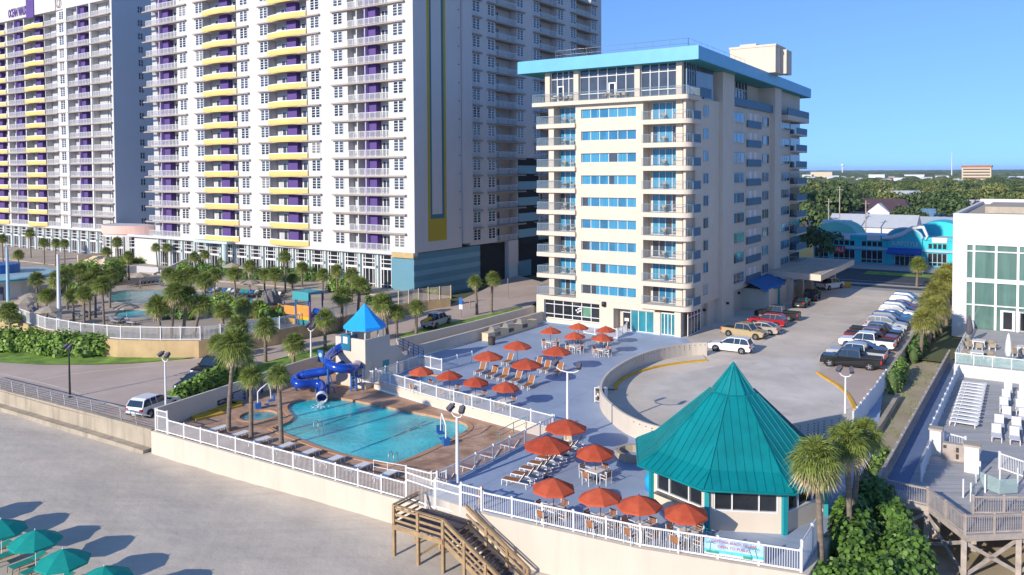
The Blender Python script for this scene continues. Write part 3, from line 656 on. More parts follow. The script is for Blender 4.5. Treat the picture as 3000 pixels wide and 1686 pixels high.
for k in range(5):
    for j in range(2): b = MB(TS); b.bx(qt(127.2)+j*3.2, qt(127.2)+j*3.2+1.7, .06, .138, 7.72+k*3+.0, 8.3+k*3); b.build('garage_car', 'paint_gray', ct)
# ================================================================= left tower
s1 = -174.9; t1 = 101.5; TL = frame(s1, t1); q1 = lambda s: s - s1
lt = thing('condo_tower', 'second white condo tower at the left with yellow balconies and purple rooftop lettering', 'tower', W(s1, t1, 2.4), ASITE)
tower_front(lt, TL, q1(-244), 0, 14, [(q1(-227), q1(-198.4)), (q1(-197.5), q1(-194.4)), (q1(-193.9), q1(-175.2))], [q1(-196.1), q1(-240)],
            [(q1(-236), q1(-223.7), 'yellow'), (q1(-222.9), q1(-214.4), 'rail'), (q1(-214.0), q1(-204.4), 'yellow'), (q1(-204.2), q1(-198.5), 'plain'), (q1(-193.4), q1(-183.8), 'rail'), (q1(-183.1), q1(-175.5), 'plain')])
for xa, xb in ((-204.2, -198.5), (-183.1, -175.5)):
    L = xb-xa; me = rail_mesh(L); many('balcony_railing', me, lt, [rel(lt, TL @ TR(q1(xa), .02, Z0+k*FH+.1)) for k in range(NF)])
    d = door_mesh(L*.33, 2.15, 3); many('balcony_door', d, lt, [rel(lt, TL @ TR(q1(xa)+L*.72, 1.62, Z0+k*FH+.11)) for k in range(NF)])
    b = MB(TL); b.bx(q1(xa)+.1, q1(xa)+L*.45, 1.5, 1.69, Z0, Z0+NF*FH); b.build('painted_shade', 'tower_gray', lt)  # recess shade painted as a gray panel on the left part
b = MB(TL); b.bx(q1(-194.6), q1(-193.45), -.35, 0, Z0, Z0+NF*FH); b.bx(q1(-183.7), q1(-183.2), -.25, 1.6, Z0, Z0+NF*FH); b.build('pilaster', 'white', lt)
TLS = frame(s1, t1, True)
b = MB(TLS); b.bx(.01, 14, -.12, -.001, 0, Z0+NF*FH+2.6); b.bx(0, 16, -.2, .6, Z0+NF*FH+2.6, Z0+NF*FH+3.1, 1); b.build('end_wall', [mat('endgray', (.55, .55, .56), .85, .03, .1), 'teal_line'], lt)
me = win_mesh(1.0, 1.35, 2, 2, 'pane_dark', 'tower_gray'); many('end_window', me, lt, [rel(lt, TLS @ TR(6.7, -.14, Z0+k*FH+1.0)) for k in range(NF)])
zt = Z0+NF*FH
b = MB(TL); b.bx(q1(-244), q1(-198), -.5, 2, zt, zt+5.0); b.bx(q1(-198), 0, -.3, 2, zt, zt+2.6); b.bx(q1(-228), q1(-206), -.51, 1, zt+4.999, zt+6); b.build('parapet', 'tower', lt)
b = MB(TL); b.bx(q1(-211.4), q1(-207.7), -.7, -.501, zt-.5, zt+6.5); b.build('accent_panel', 'purple', lt)
b = MB(TL); b.lathe([(.05, 0), (.95, .03), (.95, .12), (0, .14)], 20, (0, 0, 0)); b.T = None; vv = b.v; b.v = []
cl = MB(TL); n = 24; cl.tube([(q1(-196.5)+1.0*cos(2*PI*i/n), -.62, zt+1.6+1.0*sin(2*PI*i/n)) for i in range(n+1)], .12, 6); cl.build('clock_ring', 'eyebrow', lt)
sg = thing('rooftop_sign', 'purple letters high on the left tower parapet', 'sign', W(-221.5, t1-.55, zt+2.4), ASITE)
text('OCEAN WALK', 2.9, rel(sg, face_T(W(-216.1, t1-.56, zt+1.55), E1)), 'purple', sg, 'letters', .06, sx=.47, bold=.07)
b = MB(TL); b.bx(q1(-260), -.0, .8, 12, 0, Z0-.001); b.bx(q1(-260), 0, -.1, .79, Z0-.5, Z0-.002); b.build('podium', 'tower', lt)
xs = [-2.6-4.05*i for i in range(17)]
many('podium_window', PW, lt, [rel(lt, TL @ TR(x, .72, 1.4)) for x in xs]); many('pillar', CO, lt, [rel(lt, TL @ TR(x-2.02, 0, 1.36)) for x in xs])
# connector with the pink band
cn = thing('connecting_pavilion', 'low rounded pavilion with a pink band linking the two white towers', 'building', W(-166, 105, 2.4), ASITE)
c0 = W(-166.5, 103, 0)
b = MB(); a0 = ASITE-PI+.2; a1 = ASITE-.2; b.lathe([(8.0, 1.0), (8.0, 7.3)], 24, c0, 0, False, a0, a1); b.lathe([(0, 9.1), (8.3, 9.1)], 24, c0, 0, False, a0, a1); b.build('wall', 'tower', cn)
b = MB(); b.lathe([(8.05, 7.3), (8.3, 7.35), (8.3, 9.1), (8.05, 9.15)], 24, c0, 0, False, a0, a1); b.build('fascia', 'pinkband', cn)
for i in range(7):
    a = a0+(a1-a0)*(i+.5)/7; p = c0+Vector((cos(a)*8.1, sin(a)*8.1, 1.45)); T = Matrix.Translation(p) @ Matrix.Rotation(a+PI/2, 4, 'Z') @ Matrix.Diagonal((.72, 1, 1, 1)); part('window', PW, cn, rel(cn, T))
b = MB(frame(-176, 110)); b.bx(0, 21.4, 0, 5, 0, 8.6); b.build('rear_wall', 'tower', cn)
# ================================================================= hotel
hs0, hs1, ht = -55.5, -36.4, 92.0; HZ = 3.65; HF = 2.83; HN = 9; HTOP = HZ+HN*HF      # floor levels
TH = frame(hs1, ht); TH2 = frame(hs1, ht, True); hx = lambda s: s - hs1; hy = lambda t: t - ht
ho = thing('beach_hotel', 'cream hotel of nine balcony floors under a wide turquoise flat roof', 'hotel', W(hs1, ht, 0), ASITE)
xL = hx(hs0); LB0, LB1 = hx(-54.7), hx(-51.4); CB0, CB1 = hx(-50.6), hx(-42.85); RB0, RB1 = hx(-41.9), -0.02
pil = (108.5-92-4.6, 108.5-92)            # proud strip on the side
b = MB(TH)
b.bx(xL, LB0, .02, 8, HZ, HTOP); b.bx(LB1, CB0, 0, 8, 3.0, HTOP); b.bx(CB1, RB0, 0, 8, 3.0, HTOP)
for k in range(HN+1):
    z = HZ+k*HF
    lo = z-1.06 if k else 3.0; hi = z+.62
    if k == HN: hi = HTOP-.001
    b.bx(CB0, CB1, 0, 8, lo, hi)
b.bx(CB0, CB1, .35, 8, HZ, HTOP-.002); b.bx(LB0, LB1, 1.6, 8, HZ, HTOP-.003); b.bx(RB0, -1.4, 1.7, 8, HZ, HTOP-.003); b.bx(-1.4, -.55, .45, 8, HZ, HTOP-.003); b.bx(-.55, -.32, .9, 8, HZ, HTOP-.004); b.bx(-.32, -.01, .12, .899, HZ, HTOP-.004)
b.build('front_wall', 'stucco', ho)
# side wall pieces (x = inland)
b = MB(TH2)
b.bx(0.9, 3.2, .5, 1.3, HZ, HTOP-.004); b.bx(4.9, pil[0], 0, 6, 3.2, HTOP); b.bx(pil[1], 36.4, .35, 17, 3.2, HTOP); b.bx(3.2, 4.9, .001, 6, HZ, HTOP)
b.bx(42.2, 55, .6, 17, 3.2, HTOP+4.2); b.bx(39.9, 42.2, 1.2, 17, 0, HTOP+4.2)
b.build('side_wall', 'stucco_side', ho)
b = MB(TH2); b.bx(pil[0], pil[1], -.45, 6, 0, HTOP+4.3); b.bx(36.4, 39.9, -.35, 6, 0, HTOP+4.3); b.build('pilaster', 'stucco_side', ho)
b = MB(TH2); b.bx(2.0, pil[0], .9, 6, 0, 3.2); b.bx(pil[1], 36.4, 1.0, 6, 0, 3.2); b.bx(pil[0]-3, pil[0], .45, .89, 0, 3.1); b.build('ground_floor_wall', 'stucco_side', ho)
# ground floor front
b = MB(TH)
g0, g1 = hx(-57.4), hx(-36.9)
b.bx(g0, hx(-56.2), -.15, 8, 0, 3.6); b.bx(hx(-56.2), hx(-47.9), -.15, 8, 0, .55); b.bx(hx(-56.2), hx(-47.9), -.15, 8, 3.05, 3.58); b.bx(hx(-47.9), hx(-45.9), -.15, 8, 0, 3.5); b.bx(hx(-45.9), hx(-43.7), 1.3, 8, 0, 3.4); b.bx(hx(-45.9), hx(-40.3), -.14, 8, 2.75, 3.5)
b.bx(hx(-56.2), hx(-47.9), .45, 8, .55, 3.05); b.bx(hx(-43.7), hx(-36.95), .4, 6, 0, 2.74); b.bx(hx(-40.45), hx(-39.6), -.1, .399, 0, 2.74); b.bx(hx(-37.7), hx(-36.9), -.16, 2.0, 0, 3.0)
b.build('ground_floor', 'stucco', ho)
def glazing(root, T, x0, x1, z0, z1, cols, rows, pane, name='window', fr='white', bw=.09, y=0, d=.1):
    b = MB(T); b.bx(x0, x1, y-.012, y+.04, z0, z1, 1)
    for i in range(cols+1): x = x0+(x1-x0)*i/cols; b.bx(x-bw/2, x+bw/2, y-d, y-.013, z0, z1)
    for z in rows: b.bx(x0+bw/2, x1-bw/2, y-d*.9, y-.014, z-bw/2, z+bw/2)
    return b.build(name, [fr, pane], root)
lw = glazing(ho, TH, hx(-56.2), hx(-47.9), .55, 3.05, 6, (.6, 1.15, 2.45, 3.0), 'pane_dark', y=.3)
dm('decal', (.75, .70, .70), .6, .05, 1); dm('decalgreen', (.10, .25, .14), .6, .2, 1)
b = MB(TH)
for i, (dx, dz) in enumerate(((-.3, .1), (.0, .3), (-.1, -.15), (.3, .1), (.12, .0), (.25, .42))): b.bx(hx(-51.2)+dx-.11, hx(-51.2)+dx+.11, .275, .286, 1.8+dz-.1, 1.8+dz+.1)
b.build('window_decal', 'decal', ho); b = MB(TH); b.bx(hx(-50.5), hx(-49.3), .276, .286, 1.2, 2.4); b.build('window_decal', 'decalgreen', ho)
glazing(ho, TH, hx(-43.6), hx(-40.5), .05, 2.72, 3, (.08, 2.68), 'pane_teal', y=.2); glazing(ho, TH, hx(-39.55), hx(-37.75), .05, 2.72, 4, (.08, 2.68), 'pane_teal', y=.2)
b = MB(TH); b.bx(hx(-45.2), hx(-44.2), 1.22, 1.299, .05, 2.1, 1); b.bx(hx(-45.3), hx(-44.1), 1.2, 1.219, 2.1, 2.25); b.bx(hx(-45.0), hx(-44.4), 1.2, 1.219, 1.0, 1.4); b.build('door', ['white', 'pane_dark'], ho)
b = MB(TH); b.lathe([(0, 0), (.3, 0), (.3, .55), (0, .6)], 8, (hx(-47.2), -.3, 2.9)); b.build('wall_lamp', 'metal_dark', ho)
glazing(ho, TH2, .7, 4.9, .05, 2.9, 4, (.1, 2.3), 'pane_dark', y=-.02, d=.09)
for x, z in ((8.5, 1.9), (13.6, 2.2), (19.5, 2.3), (22.8, 2.3)):
    b = MB(TH2); b.lathe([(0, 0), (.2, 0), (.22, .3), (0, .32)], 10, (x, (.75 if x < 11 else -.6 if x < 17 else .85), z)); b.build('wall_lamp', 'metal_dark', ho)
# balcony slabs, rails
def rsl(x0, x1, yf, rad, z0, z1, left=None, back=1.9, wrap=0):
    pts = [(x0, back), (x0, yf)]; 
    pts += [(x1-rad+rad*sin(a), yf+rad-rad*cos(a)) for a in [PI/2*i/8 for i in range(9)]]
    pts += [(x1, back+wrap)]; return pts
front_pts = rsl(RB0-.05, .75, -.55, 1.3, 0, 0, wrap=1.5)
left_pts = [(hx(-57.2), 3.0), (hx(-57.2), -.35), (LB1+.05, -.35), (LB1+.05, 1.7), (xL+.1, 1.7), (xL+.1, 3.0)]
b = MB(TH.copy()); b.prism(front_pts, -.55, 0); b.v = b.v
def local(f): m = MB(); f(m); return m
SLR = local(lambda m: m.prism(front_pts, -.5, .06)).mesh('balcony_slab', 'stucco'); SLL = local(lambda m: m.prism(left_pts, -.5, .06)).mesh('balcony_slab', 'stucco')
def path_rail(pts, h, name, mats, gap=.13, y0=.06):
    b = MB(); b.tube([(x, y, h) for x, y in pts], .03, 5, 0, True, False); b.tube([(x, y, y0+.06) for x, y in pts], .015, 4, 0, True, False); acc = 0
    for i in range(len(pts)-1):
        a = Vector(pts[i]); c = Vector(pts[i+1]); L = (c-a).length; n = max(1, int(L/gap))
        for j in range(n):
            p = a+(c-a)*j/n; big = j == 0 and L > .6; r = .03 if big else .009; b.bx(p.x-r, p.x+r, p.y-r, p.y+r, y0, h)
    return b.mesh(name, mats)
inset = [(x+(.08 if i < 2 else -.07), y+(.07 if y < 0 else 0)) for i, (x, y) in enumerate(front_pts)][1:]
RLR = path_rail([(RB0+.05, -.46)]+[(x, y+.02) for x, y in inset[1:]], 1.08, 'balcony_railing', 'rail_gray'); RLL = path_rail([(hx(-57.1), 2.8), (hx(-57.1), -.27), (LB1, -.27)], 1.08, 'balcony_railing', 'rail_gray')
b = MB(); b.bx(.56, .68, .9, 3.3, .07, 1.05); PNL = b.mesh('balcony_panel', 'rail_blue')
for k in range(HN):
    T = rel(ho, TH @ TR(0, 0, HZ+k*HF)); part('balcony_slab', SLR, ho, T)
    if k: part('balcony_slab', SLL, ho, T)
    part('balcony_railing', RLR, ho, T); part('balcony_railing', RLL, ho, T); part('balcony_panel', PNL, ho, T)
T = rel(ho, TH @ TR(0, 0, HZ+HN*HF)); part('balcony_slab', SLL, ho, T)
# curtained glass
rr = random.Random(11)
def curtain_win(root, T, x0, x1, z0, z1, cols, y, name='window', bw=.07, mats=('curtain', 'curtain', 'curtain', 'pane_mid', 'pane_sky')):
    b = MB(T); L = ['white' if bw > .06 else 'stucco_side']
    for i in range(cols):
        xa = x0+(x1-x0)*i/cols; xb = x0+(x1-x0)*(i+1)/cols; m = rr.choice(mats)
        if m not in L: L.append(m)
        b.bx(xa, xb, y-.01, y+.03, z0, z1, L.index(m))
        if m != 'curtain' and rr.random() < .5:
            if 'curtain' not in L: L.append('curtain')
            f = rr.uniform(.2, .5); b.bx(xa+(xb-xa)*(1-f), xb, y-.014, y-.0105, z0+.02, z1-.02, L.index('curtain'))
    for i in range(cols+1): x = x0+(x1-x0)*i/cols; b.bx(x-bw/2, x+bw/2, y-(.07 if bw > .06 else .03), y-.015, z0, z1)
    b.bx(x0-bw/2, x1+bw/2, y-.075, y-.016, z0-.06, z0); b.bx(x0-bw/2, x1+bw/2, y-.075, y-.016, z1, z1+.05)
    return b.build(name, L, root)
for k in range(HN):
    z = HZ+k*HF
    curtain_win(ho, TH, CB0+.03, CB1-.03, z+.64, z+HF-1.09, 6, .28)
    curtain_win(ho, TH, LB0+.1, LB1-.02, z+.12, z+2.2, 4, 1.5, 'balcony_door')
    curtain_win(ho, TH, hx(-41.3), -1.45, z+.12, z+2.2, 4, 1.6, 'balcony_door')
    curtain_win(ho, TH2, 6.0, 7.7, z+.7, z+1.95, 2, -.02, 'window', .045, mats=('pane_sky', 'pane_sky', 'pane_mid'))
    curtain_win(ho, TH2, pil[1]+.1, 23.1, z+.62, z+1.95, 4, .28, 'window', .045, mats=('pane_sky', 'pane_sky', 'pane_sky', 'pane_mid') if k > 2 else ('pane_mid', 'pane_sky', 'pane_dark'))
    curtain_win(ho, TH2, 32.2, 35.2, z+.62, z+1.95, 3, .28, 'window', .045, mats=('pane_sky', 'pane_mid', 'pane_dark'))
    curtain_win(ho, TH2, 42.4, 48.0, z+.62, z+1.95, 4, .5, 'window', .045, mats=('pane_sky', 'pane_sky', 'pane_mid'))
b = MB(); b.bx(24.1, 30.9, .27, .349, .06, HF-.55, 1); 
for x in (25.6, 27.9): b.bx(x, x+.9, .262, .269, .06, 2.15, 2)
b.bx(24.1, 30.9, .1, .2, .06, 1.1, 0); SB = b.mesh('side_balcony', ['rail_blue', 'stucco_side', 'decal'])
b = MB(); b.bx(48.6, 55.4, -.6, .59, -.28, 0, 1); b.bx(48.6, 55.4, -.6, -.5, 0, 1.05); b.bx(48.8, 55.0, .55, .599, 0, 2.15, 2); EB = b.mesh('end_balcony', ['rail_blue', 'stucco_side', 'pane_mid'])
# recess look of the side balconies: dark reveal set in the wall
for k in range(HN):
    T = rel(ho, TH2 @ TR(0, 0, HZ+k*HF)); part('side_balcony', SB, ho, T); part('end_balcony', EB, ho, T)
# penthouse
zp = HTOP+.06; zr = 33.15
b = MB(TH); b.prism(rsl(hx(-57.6), .55, -.75, .4, 0, 0, wrap=2.0)[1:]+[(hx(-57.6), 3)], HTOP-.45, zp); b.build('penthouse_floor', 'stucco', ho)
piers = [hx(-55.5), hx(-51.2), hx(-42.6), -.75]
b = MB(TH); b.bx(hx(-55.2), -.2, .6, 10, zp, zr-.01)
b.build('penthouse_wall', 'pane_mid', ho)
b = MB(TH)
for x in piers: b.bx(x-.36, x+.36, -.25, .8, zp, zr-.005)
b.build('penthouse_pier', 'stucco', ho)
for i, n in enumerate((4, 6, 4)): glazing(ho, TH, piers[i]+.4, piers[i+1]-.4, zp+.02, zr-.02, n, (zp+.85, zp+3.0), 'pane_mid' if i != 1 else 'pane_mid', 'penthouse_window', y=.25)
glazing(ho, TH2, .5, 3.6, zp, zr-.02, 4, (zp+3.0,), 'pane_dark', 'penthouse_window', 'rail_gray', y=.15)
for x in (hx(-53.7), hx(-46.2)):
    b = MB(TH); b.bx(x-.5, x+.5, .1, .2, zp, zp+2.1); b.bx(x-.32, x+.32, .09, .099, zp+.2, zp+1.95, 1); b.build('door', ['white', 'pane_dark'], ho)
me = path_rail([(hx(-57.5), 2.0), (hx(-57.5), -.65), (.3, -.65), (.48, -.45), (.48, 4.0)], 1.1, 'penthouse_railing', 'rail_gray'); part('penthouse_railing', me, ho, rel(ho, TH @ TR(0, 0, zp-.03)))
b = MB(TH2); b.bx(pil[1], 36.4, 2.2, 6, HTOP, zr); b.bx(4.2, pil[0], 2.2, 6, HTOP, zr); b.bx(42, 48, 2.0, 6, HTOP, zr); b.build('penthouse_side_wall', 'stucco_side', ho)
glazing(ho, TH2, pil[1]+.5, 30, zp, zr-.05, 9, (zp+2.9,), 'pane_dark', 'penthouse_window', 'decal', y=2.1)
glazing(ho, TH2, 42.5, 48, zp, zr-.05, 5, (zp+2.9,), 'pane_sky', 'penthouse_window', 'rail_gray', y=1.9)
for a in ((pil[1]+.02, 36.35, -.02, .1, HTOP+.0, HTOP+1.15), (42, 55.6, -.85, -.7, HTOP, HTOP+1.15), (4.2, 7.9, -.35, -.25, HTOP+.1, HTOP+1.3)):
    b = MB(TH2); b.bx(*a); b.build('side_parapet', 'rail_blue', ho)
b = MB(TH2); b.bx(42, 55.6, -.86, .6, HTOP-.8, HTOP-.001); b.build('end_slab', 'stucco_side', ho)
# roof
rc = [P(2046.3/K, 173/K, 33.1), P(2376/K, 287.6/K, 33.1), P(1516.5/K, 218.1/K, 33.1)]
c1 = st(rc[0]); c2 = st(rc[1]); c3 = st(rc[2])
rp_ = [xy(W(c3[0], c3[1])), xy(W(c1[0], c1[1])), xy(W(c2[0], c2[1])), xy(W(c3[0], c2[1]))]
b = MB(); b.prism(rp_, 33.1, 34.65, 0); b.build('roof_fascia', 'roofblue', ho)
def inset_poly(k): return [xy(W(c3[0]+k, c3[1]+k)), xy(W(c1[0]-k, c1[1]+k)), xy(W(c2[0]-k, c2[1]-k)), xy(W(c3[0]+k, c2[1]-k))]
b = MB(); b.prism(inset_poly(.06), 34.652, 34.72); b.prism(inset_poly(.5), 34.721, 34.76, 1); b.build('roof', ['roofblue', 'roofgravel'], ho)
b = MB(); b.prism(inset_poly(.12), 33.06, 33.098); b.build('soffit', 'soffit', ho)
b = MB(TH)
rpts = [W(c3[0]+5.2, c3[1]+1.2), W(c1[0]-1.8, c1[1]+1.4), W(c1[0]-2.2, c1[1]+24)]
rb = MB()
for h in (.5, 1.1): rb.tube([p+Vector((0, 0, 34.76+h)) for p in rpts], .02, 5)
for i in range(2):
    d = rpts[i+1]-rpts[i]; n = int(d.length/2.2)
    for j in range(n+1): p = rpts[i]+d*j/n; rb.bx(p.x-.02, p.x+.02, p.y-.02, p.y+.02, 34.76, 35.86)
rb.build('roof_railing', 'steel', ho)
eh0 = ks(1835, 123); 
b = MB(frame(0, 0)); eL, eR = PT(1836, 140, 122).dot(E1), PT(1951, 140, 122).dot(E1); b.bx(eL, eR, 122, 127, 34.7, 38.6); b.bx(eL-.1, eR+.1, 121.9, 127.1, 38.6, 38.9); b.bx(eR-6, eR-3.5, 124, 126, 38.9, 39.5); b.build('penthouse_plant_room', 'stucco', ho)
b = MB(frame(0, 0)); b.bx(eR+.02, eR+.9, 124.6, 127.5, 34.7, 38.3); b.build('plant_room_annex', 'stucco_side', ho)
# porte-cochere, entrance block, awning
cp = [P(1960, 690, 4.0), P(2065, 701, 4.0), P(2137, 655, 4.0)]; a1_, a2_, a3_ = [st(p) for p in cp]
b = MB(); b.prism([xy(W(-37.6, a1_[1])), xy(W(a2_[0], a2_[1])), xy(W(a3_[0]+1.5, 150)), xy(W(-37.6, 150))], 3.6, 4.5); b.build('entrance_canopy', 'stucco_side', ho)
b = MB(); b.prism([xy(W(-37.4, a1_[1]+.3)), xy(W(a2_[0]-.3, a2_[1]+.3)), xy(W(a3_[0]+1.2, 149.7)), xy(W(-37.4, 149.7))], 4.501, 4.54); b.build('canopy_roof', 'roofgravel', ho)
for s, t in ((-33.4, 127.5), (-33.4, 134), (-33.4, 140), (-31.5, 148)):
    b = MB(frame(0, 0)); b.bx(s-.45, s+.45, t-.45, t+.45, 0, 3.6); b.build('canopy_pillar', 'stucco_side', ho)
b = MB(frame(0, 0)); b.bx(-37.4, -33.6, 117.0, 126.5, 0, 2.9); b.build('entrance_block', 'stucco_side', ho)
b = MB(frame(0, 0)); b.bx(-36.0, -33.59, 121.5, 122.8, 0, 2.6); b.build('entrance_door', 'tealpost', ho)
n = 10; b = MB()
aw = []
for i in range(n+1):
    t = 115.5+12*i/n; d = 2.0+.9*abs(sin(PI*i/n*1.0))+.25*sin(i*1.7); aw += [W(-37.0, t, 4.0), W(-35.4-d*.5+.6, t, 3.85), W(-36.2+d, t, 3.15), W(-36.2+d+.05, t, 2.75)]
b.add(aw, [(i*4+k, i*4+k+1, i*4+4+k+1, i*4+4+k) for i in range(n) for k in range(3)]); b.build('awning', mat('awnblue', (.015, .13, .35), .75, .08, 1), ho)
# ================================================================= white building with the glazed front
wb = thing('white_glazed_building', 'white flat-roofed building with tall green glass front and cafe terrace', 'building', W(-9.7, 110, 0), ASITE)
TB = frame(-9.7, 110)
def zat(u, v, t): return PT(u, v, t).z
ztop = zat(2420, 548, 110); zc = zat(2440, 612, 110)
x0w = ks(2434, 110)+9.7; x1w = 40
b = MB(TB); b.bx(0, x0w, 0, 45, 0, ztop-.0); b.bx(x0w, x1w, 0, 45, zc, ztop-.001); b.bx(x0w, x1w, .5, 45, 0, zc-.001); b.build('wall', 'whitewall', wb)
b = MB(TB); b.bx(.0, x1w, .0, .5, ztop, ztop+.5); b.bx(0, .5, .501, 45, ztop+.001, ztop+.5); b.bx(.0, x1w, 44.5, 45, ztop+.002, ztop+.9); b.build('parapet', 'whitewall', wb)
b = MB(TB); b.bx(.5, x1w, .5, 44.5, ztop-.0+.003, ztop+.06); b.build('roof', 'roofgravel', wb)
b = MB(TB); b.bx(2.6, x1w, 12, 30, ztop+.07, ztop+.9); b.build('roof_plateau', 'roofgravel', wb)
b = MB(TB)
for i in range(2):
    for j in range(3): b.bx(12+i*1.6, 12.8+i*1.6, 14+j*3.5, 15.2+j*3.5, ztop+.91, ztop+1.4)
b.build('roof_vent', 'eyebrow', wb)
z1_ = zat(2460, 706, 110); z2_ = zat(2460, 720, 110)
zm = zat(2460, 633, 110)
cols = [ks(u, 110)+9.7 for u in (2432, 2452, 2508, 2564, 2624, 2684, 2744)]
b = MB(TB)
b.bx(cols[0], cols[-1], .3, .36, 0, zc, 1)
for x in cols: b.bx(x-.13, x+.13, .1, .299, 0, zc)
for z, h in ((z1_, .5), (zm, .14), (zat(2460, 768, 110), .14), (zc-.12, .2)): b.bx(cols[0]+.13, cols[-1], .11, .298, z-h/2, z+h/2)
b.build('glass_front', ['white', 'pane_green'], wb)
b = MB(TB)
for x in (cols[2]+.5, cols[2]+2.2, cols[3]+.2, cols[3]+1.9): b.bx(x, x+1.5, .06, .098, 1.2, 3.6); b.bx(x+.3, x+1.2, .05, .059, 1.4, 3.4, 1)
b.build('door', ['white', 'pane_dark'], wb)
ter = thing('cafe_terrace', 'raised white walled cafe terrace with a glass balustrade', 'terrace', W(-7.6, 89, 0), ASITE)
TT = frame(-7.6, 88.8)
b = MB(TT); b.bx(0, 40, 0, 21.2, -1, 1.16); b.build('base', 'whitewall', ter)
b = MB(TT); b.bx(.3, 40, .3, 21.0, 1.161, 1.2); b.build('floor', 'graydeck', ter)
b = MB(TT); b.bx(.1, 40, .05, .13, 2.2, 2.28); b.bx(.05, .13, .05, 21, 2.2, 2.28)
for i in range(14): b.bx(.08+i*1.55, .16+i*1.55, .05, .13, 1.2, 2.2)
for i in range(1, 12): b.bx(.05, .13, i*1.8, i*1.8+.08, 1.2, 2.2)
b.build('balustrade', 'white', ter)
dm('glasspanel', (.45, .60, .56), .08, .1, 1, clear=.6)
b = MB(TT); b.bx(.15, 40, .08, .1, 1.28, 2.18); b.bx(.08, .1, .15, 21, 1.28, 2.18); b.build('glass_panel', 'glasspanel', ter)
# ================================================================= octagonal pavilion with the teal metal roof
gc = Vector((13.5, 49.1, 0)); gz = thing('octagonal_pavilion', 'octagonal beach bar pavilion under a steep teal standing-seam metal roof', 'pavilion', gc)
A0 = R(-120); ang = [A0+PI/4*k for k in range(8)]
oct_ = lambda r, z: [gc+Vector((cos(a)*r, sin(a)*r, z)) for a in ang]
prof = [(6.25, 2.62), (5.0, 3.28), (1.45, 6.55), (1.28, 6.62), (.0, 8.3)]
b = MB(); rings = [oct_(r, z) for r, z in prof]
for j in range(len(rings)-1):
    A, B = rings[j], rings[j+1]; b.add(A+B, [(k, (k+1) % 8, 8+(k+1) % 8, 8+k) for k in range(8)])
b.add(oct_(6.25, 2.62)+oct_(6.25, 2.45)+oct_(6.1, 2.44), [(k, 8+k, 8+(k+1) % 8, (k+1) % 8) for k in range(8)]+[(8+k, 16+k, 16+(k+1) % 8, 8+(k+1) % 8) for k in range(8)])
b.add(oct_(6.24, 2.5)+oct_(.1, 2.6), [(k, 8+k, 8+(k+1) % 8, (k+1) % 8) for k in range(8)])
roof = b.build('roof', 'tealroof', gz)
b = MB()
for k in range(8):
    for j in range(len(prof)-1):
        if j == 2: continue
        A, B, A2, B2 = rings[j][k], rings[j][(k+1) % 8], rings[j+1][k], rings[j+1][(k+1) % 8]
        b.bar(A+Vector((0, 0, .03)), A2+Vector((0, 0, .03)), .09, .07)
        L = (B-A).length; n = int(L/.46); d = (B-A)/L; up = ((A2+B2)/2-(A+B)/2); mid = (A+B)/2; half2 = (B2-A2).length/2
        for i in range(1, n):
            x = -L/2+L*i/n; p = mid+d*x
            f = 1.0 if abs(x) <= half2 else (L/2-abs(x))/max(1e-6, (L/2-half2))
            b.bar(p+Vector((0, 0, .02)), p+up*f+Vector((0, 0, .02)), .035, .06)
o = b.build('standing_seam', 'tealroof', roof)
b = MB(); b.tube([p+Vector((0, 0, .0)) for p in oct_(6.3, 2.55)]+[oct_(6.3, 2.55)[0]], .07, 6); b.build('gutter', 'tealroof', roof)
wr = 5.3; wl = oct_(wr, 0); b = MB()
for k in range(8):
    A, B = wl[k], wl[(k+1) % 8]; b.wall([xy(A), xy(B)], 0, 1.12, .16); d = (B-A).normalized(); b.wall([xy(A), xy(A+d*.28)], 1.12, 2.6, .159); b.wall([xy(B-d*.28), xy(B)], 1.12, 2.6, .159); b.wall([xy(A), xy(B)], 2.25, 2.6, .16)
b.build('wall', 'stucco', gz)
b = MB(); b.prism([xy(p) for p in oct_(wr-.35, 0)], .01, 2.4); b.build('interior', 'pane_dark', gz)
for k in range(8):
    A, B = wl[k], wl[(k+1) % 8]; d = (B-A).normalized(); L = (B-A).length; nrm = Vector((d.y, -d.x, 0))
    T = Matrix(((d.x, -nrm.x, 0, A.x), (d.y, -nrm.y, 0, A.y), (0, 0, 1, 0), (0, 0, 0, 1)))
    m = MB(T); m.bx(.3, L-.3, .03, .06, 1.13, 2.24, 1)
    for x in (.3, .3+(L-.6)*.28, .3+(L-.6)*.7, L-.36): m.bx(x, x+.07, -.1, .029, 1.13, 2.24)
    m.bx(.37, L-.36, -.11, .028, 1.13, 1.2); m.bx(.37, L-.36, -.11, .028, 2.18, 2.24); m.build('window', ['white', 'pane_dark'], gz)
for k in range(8):
    p = oct_(5.42, 0)[k]; m = MB(); m.T = Matrix.Translation(p) @ Matrix.Rotation(ang[k], 4, 'Z'); m.bx(-.13, .13, -.13, .13, 0, 2.5); m.build('post', 'tealpost', gz)
p = gc+Vector((-3.3, 1.2, 0))
b = MB(); A, B = wl[7], wl[0]; d = (B-A).normalized(); nrm = Vector((d.y, -d.x, 0)); b.add([A+d*.4+Vector((0, 0, 1.1)), B-d*.5+Vector((0, 0, 1.1)), B-d*.5+nrm*.55+Vector((0, 0, 1.06)), A+d*.4+nrm*.55+Vector((0, 0, 1.06))], [(0, 1, 2, 3), (3, 2, 1, 0)]); b.build('counter', 'steel', gz)
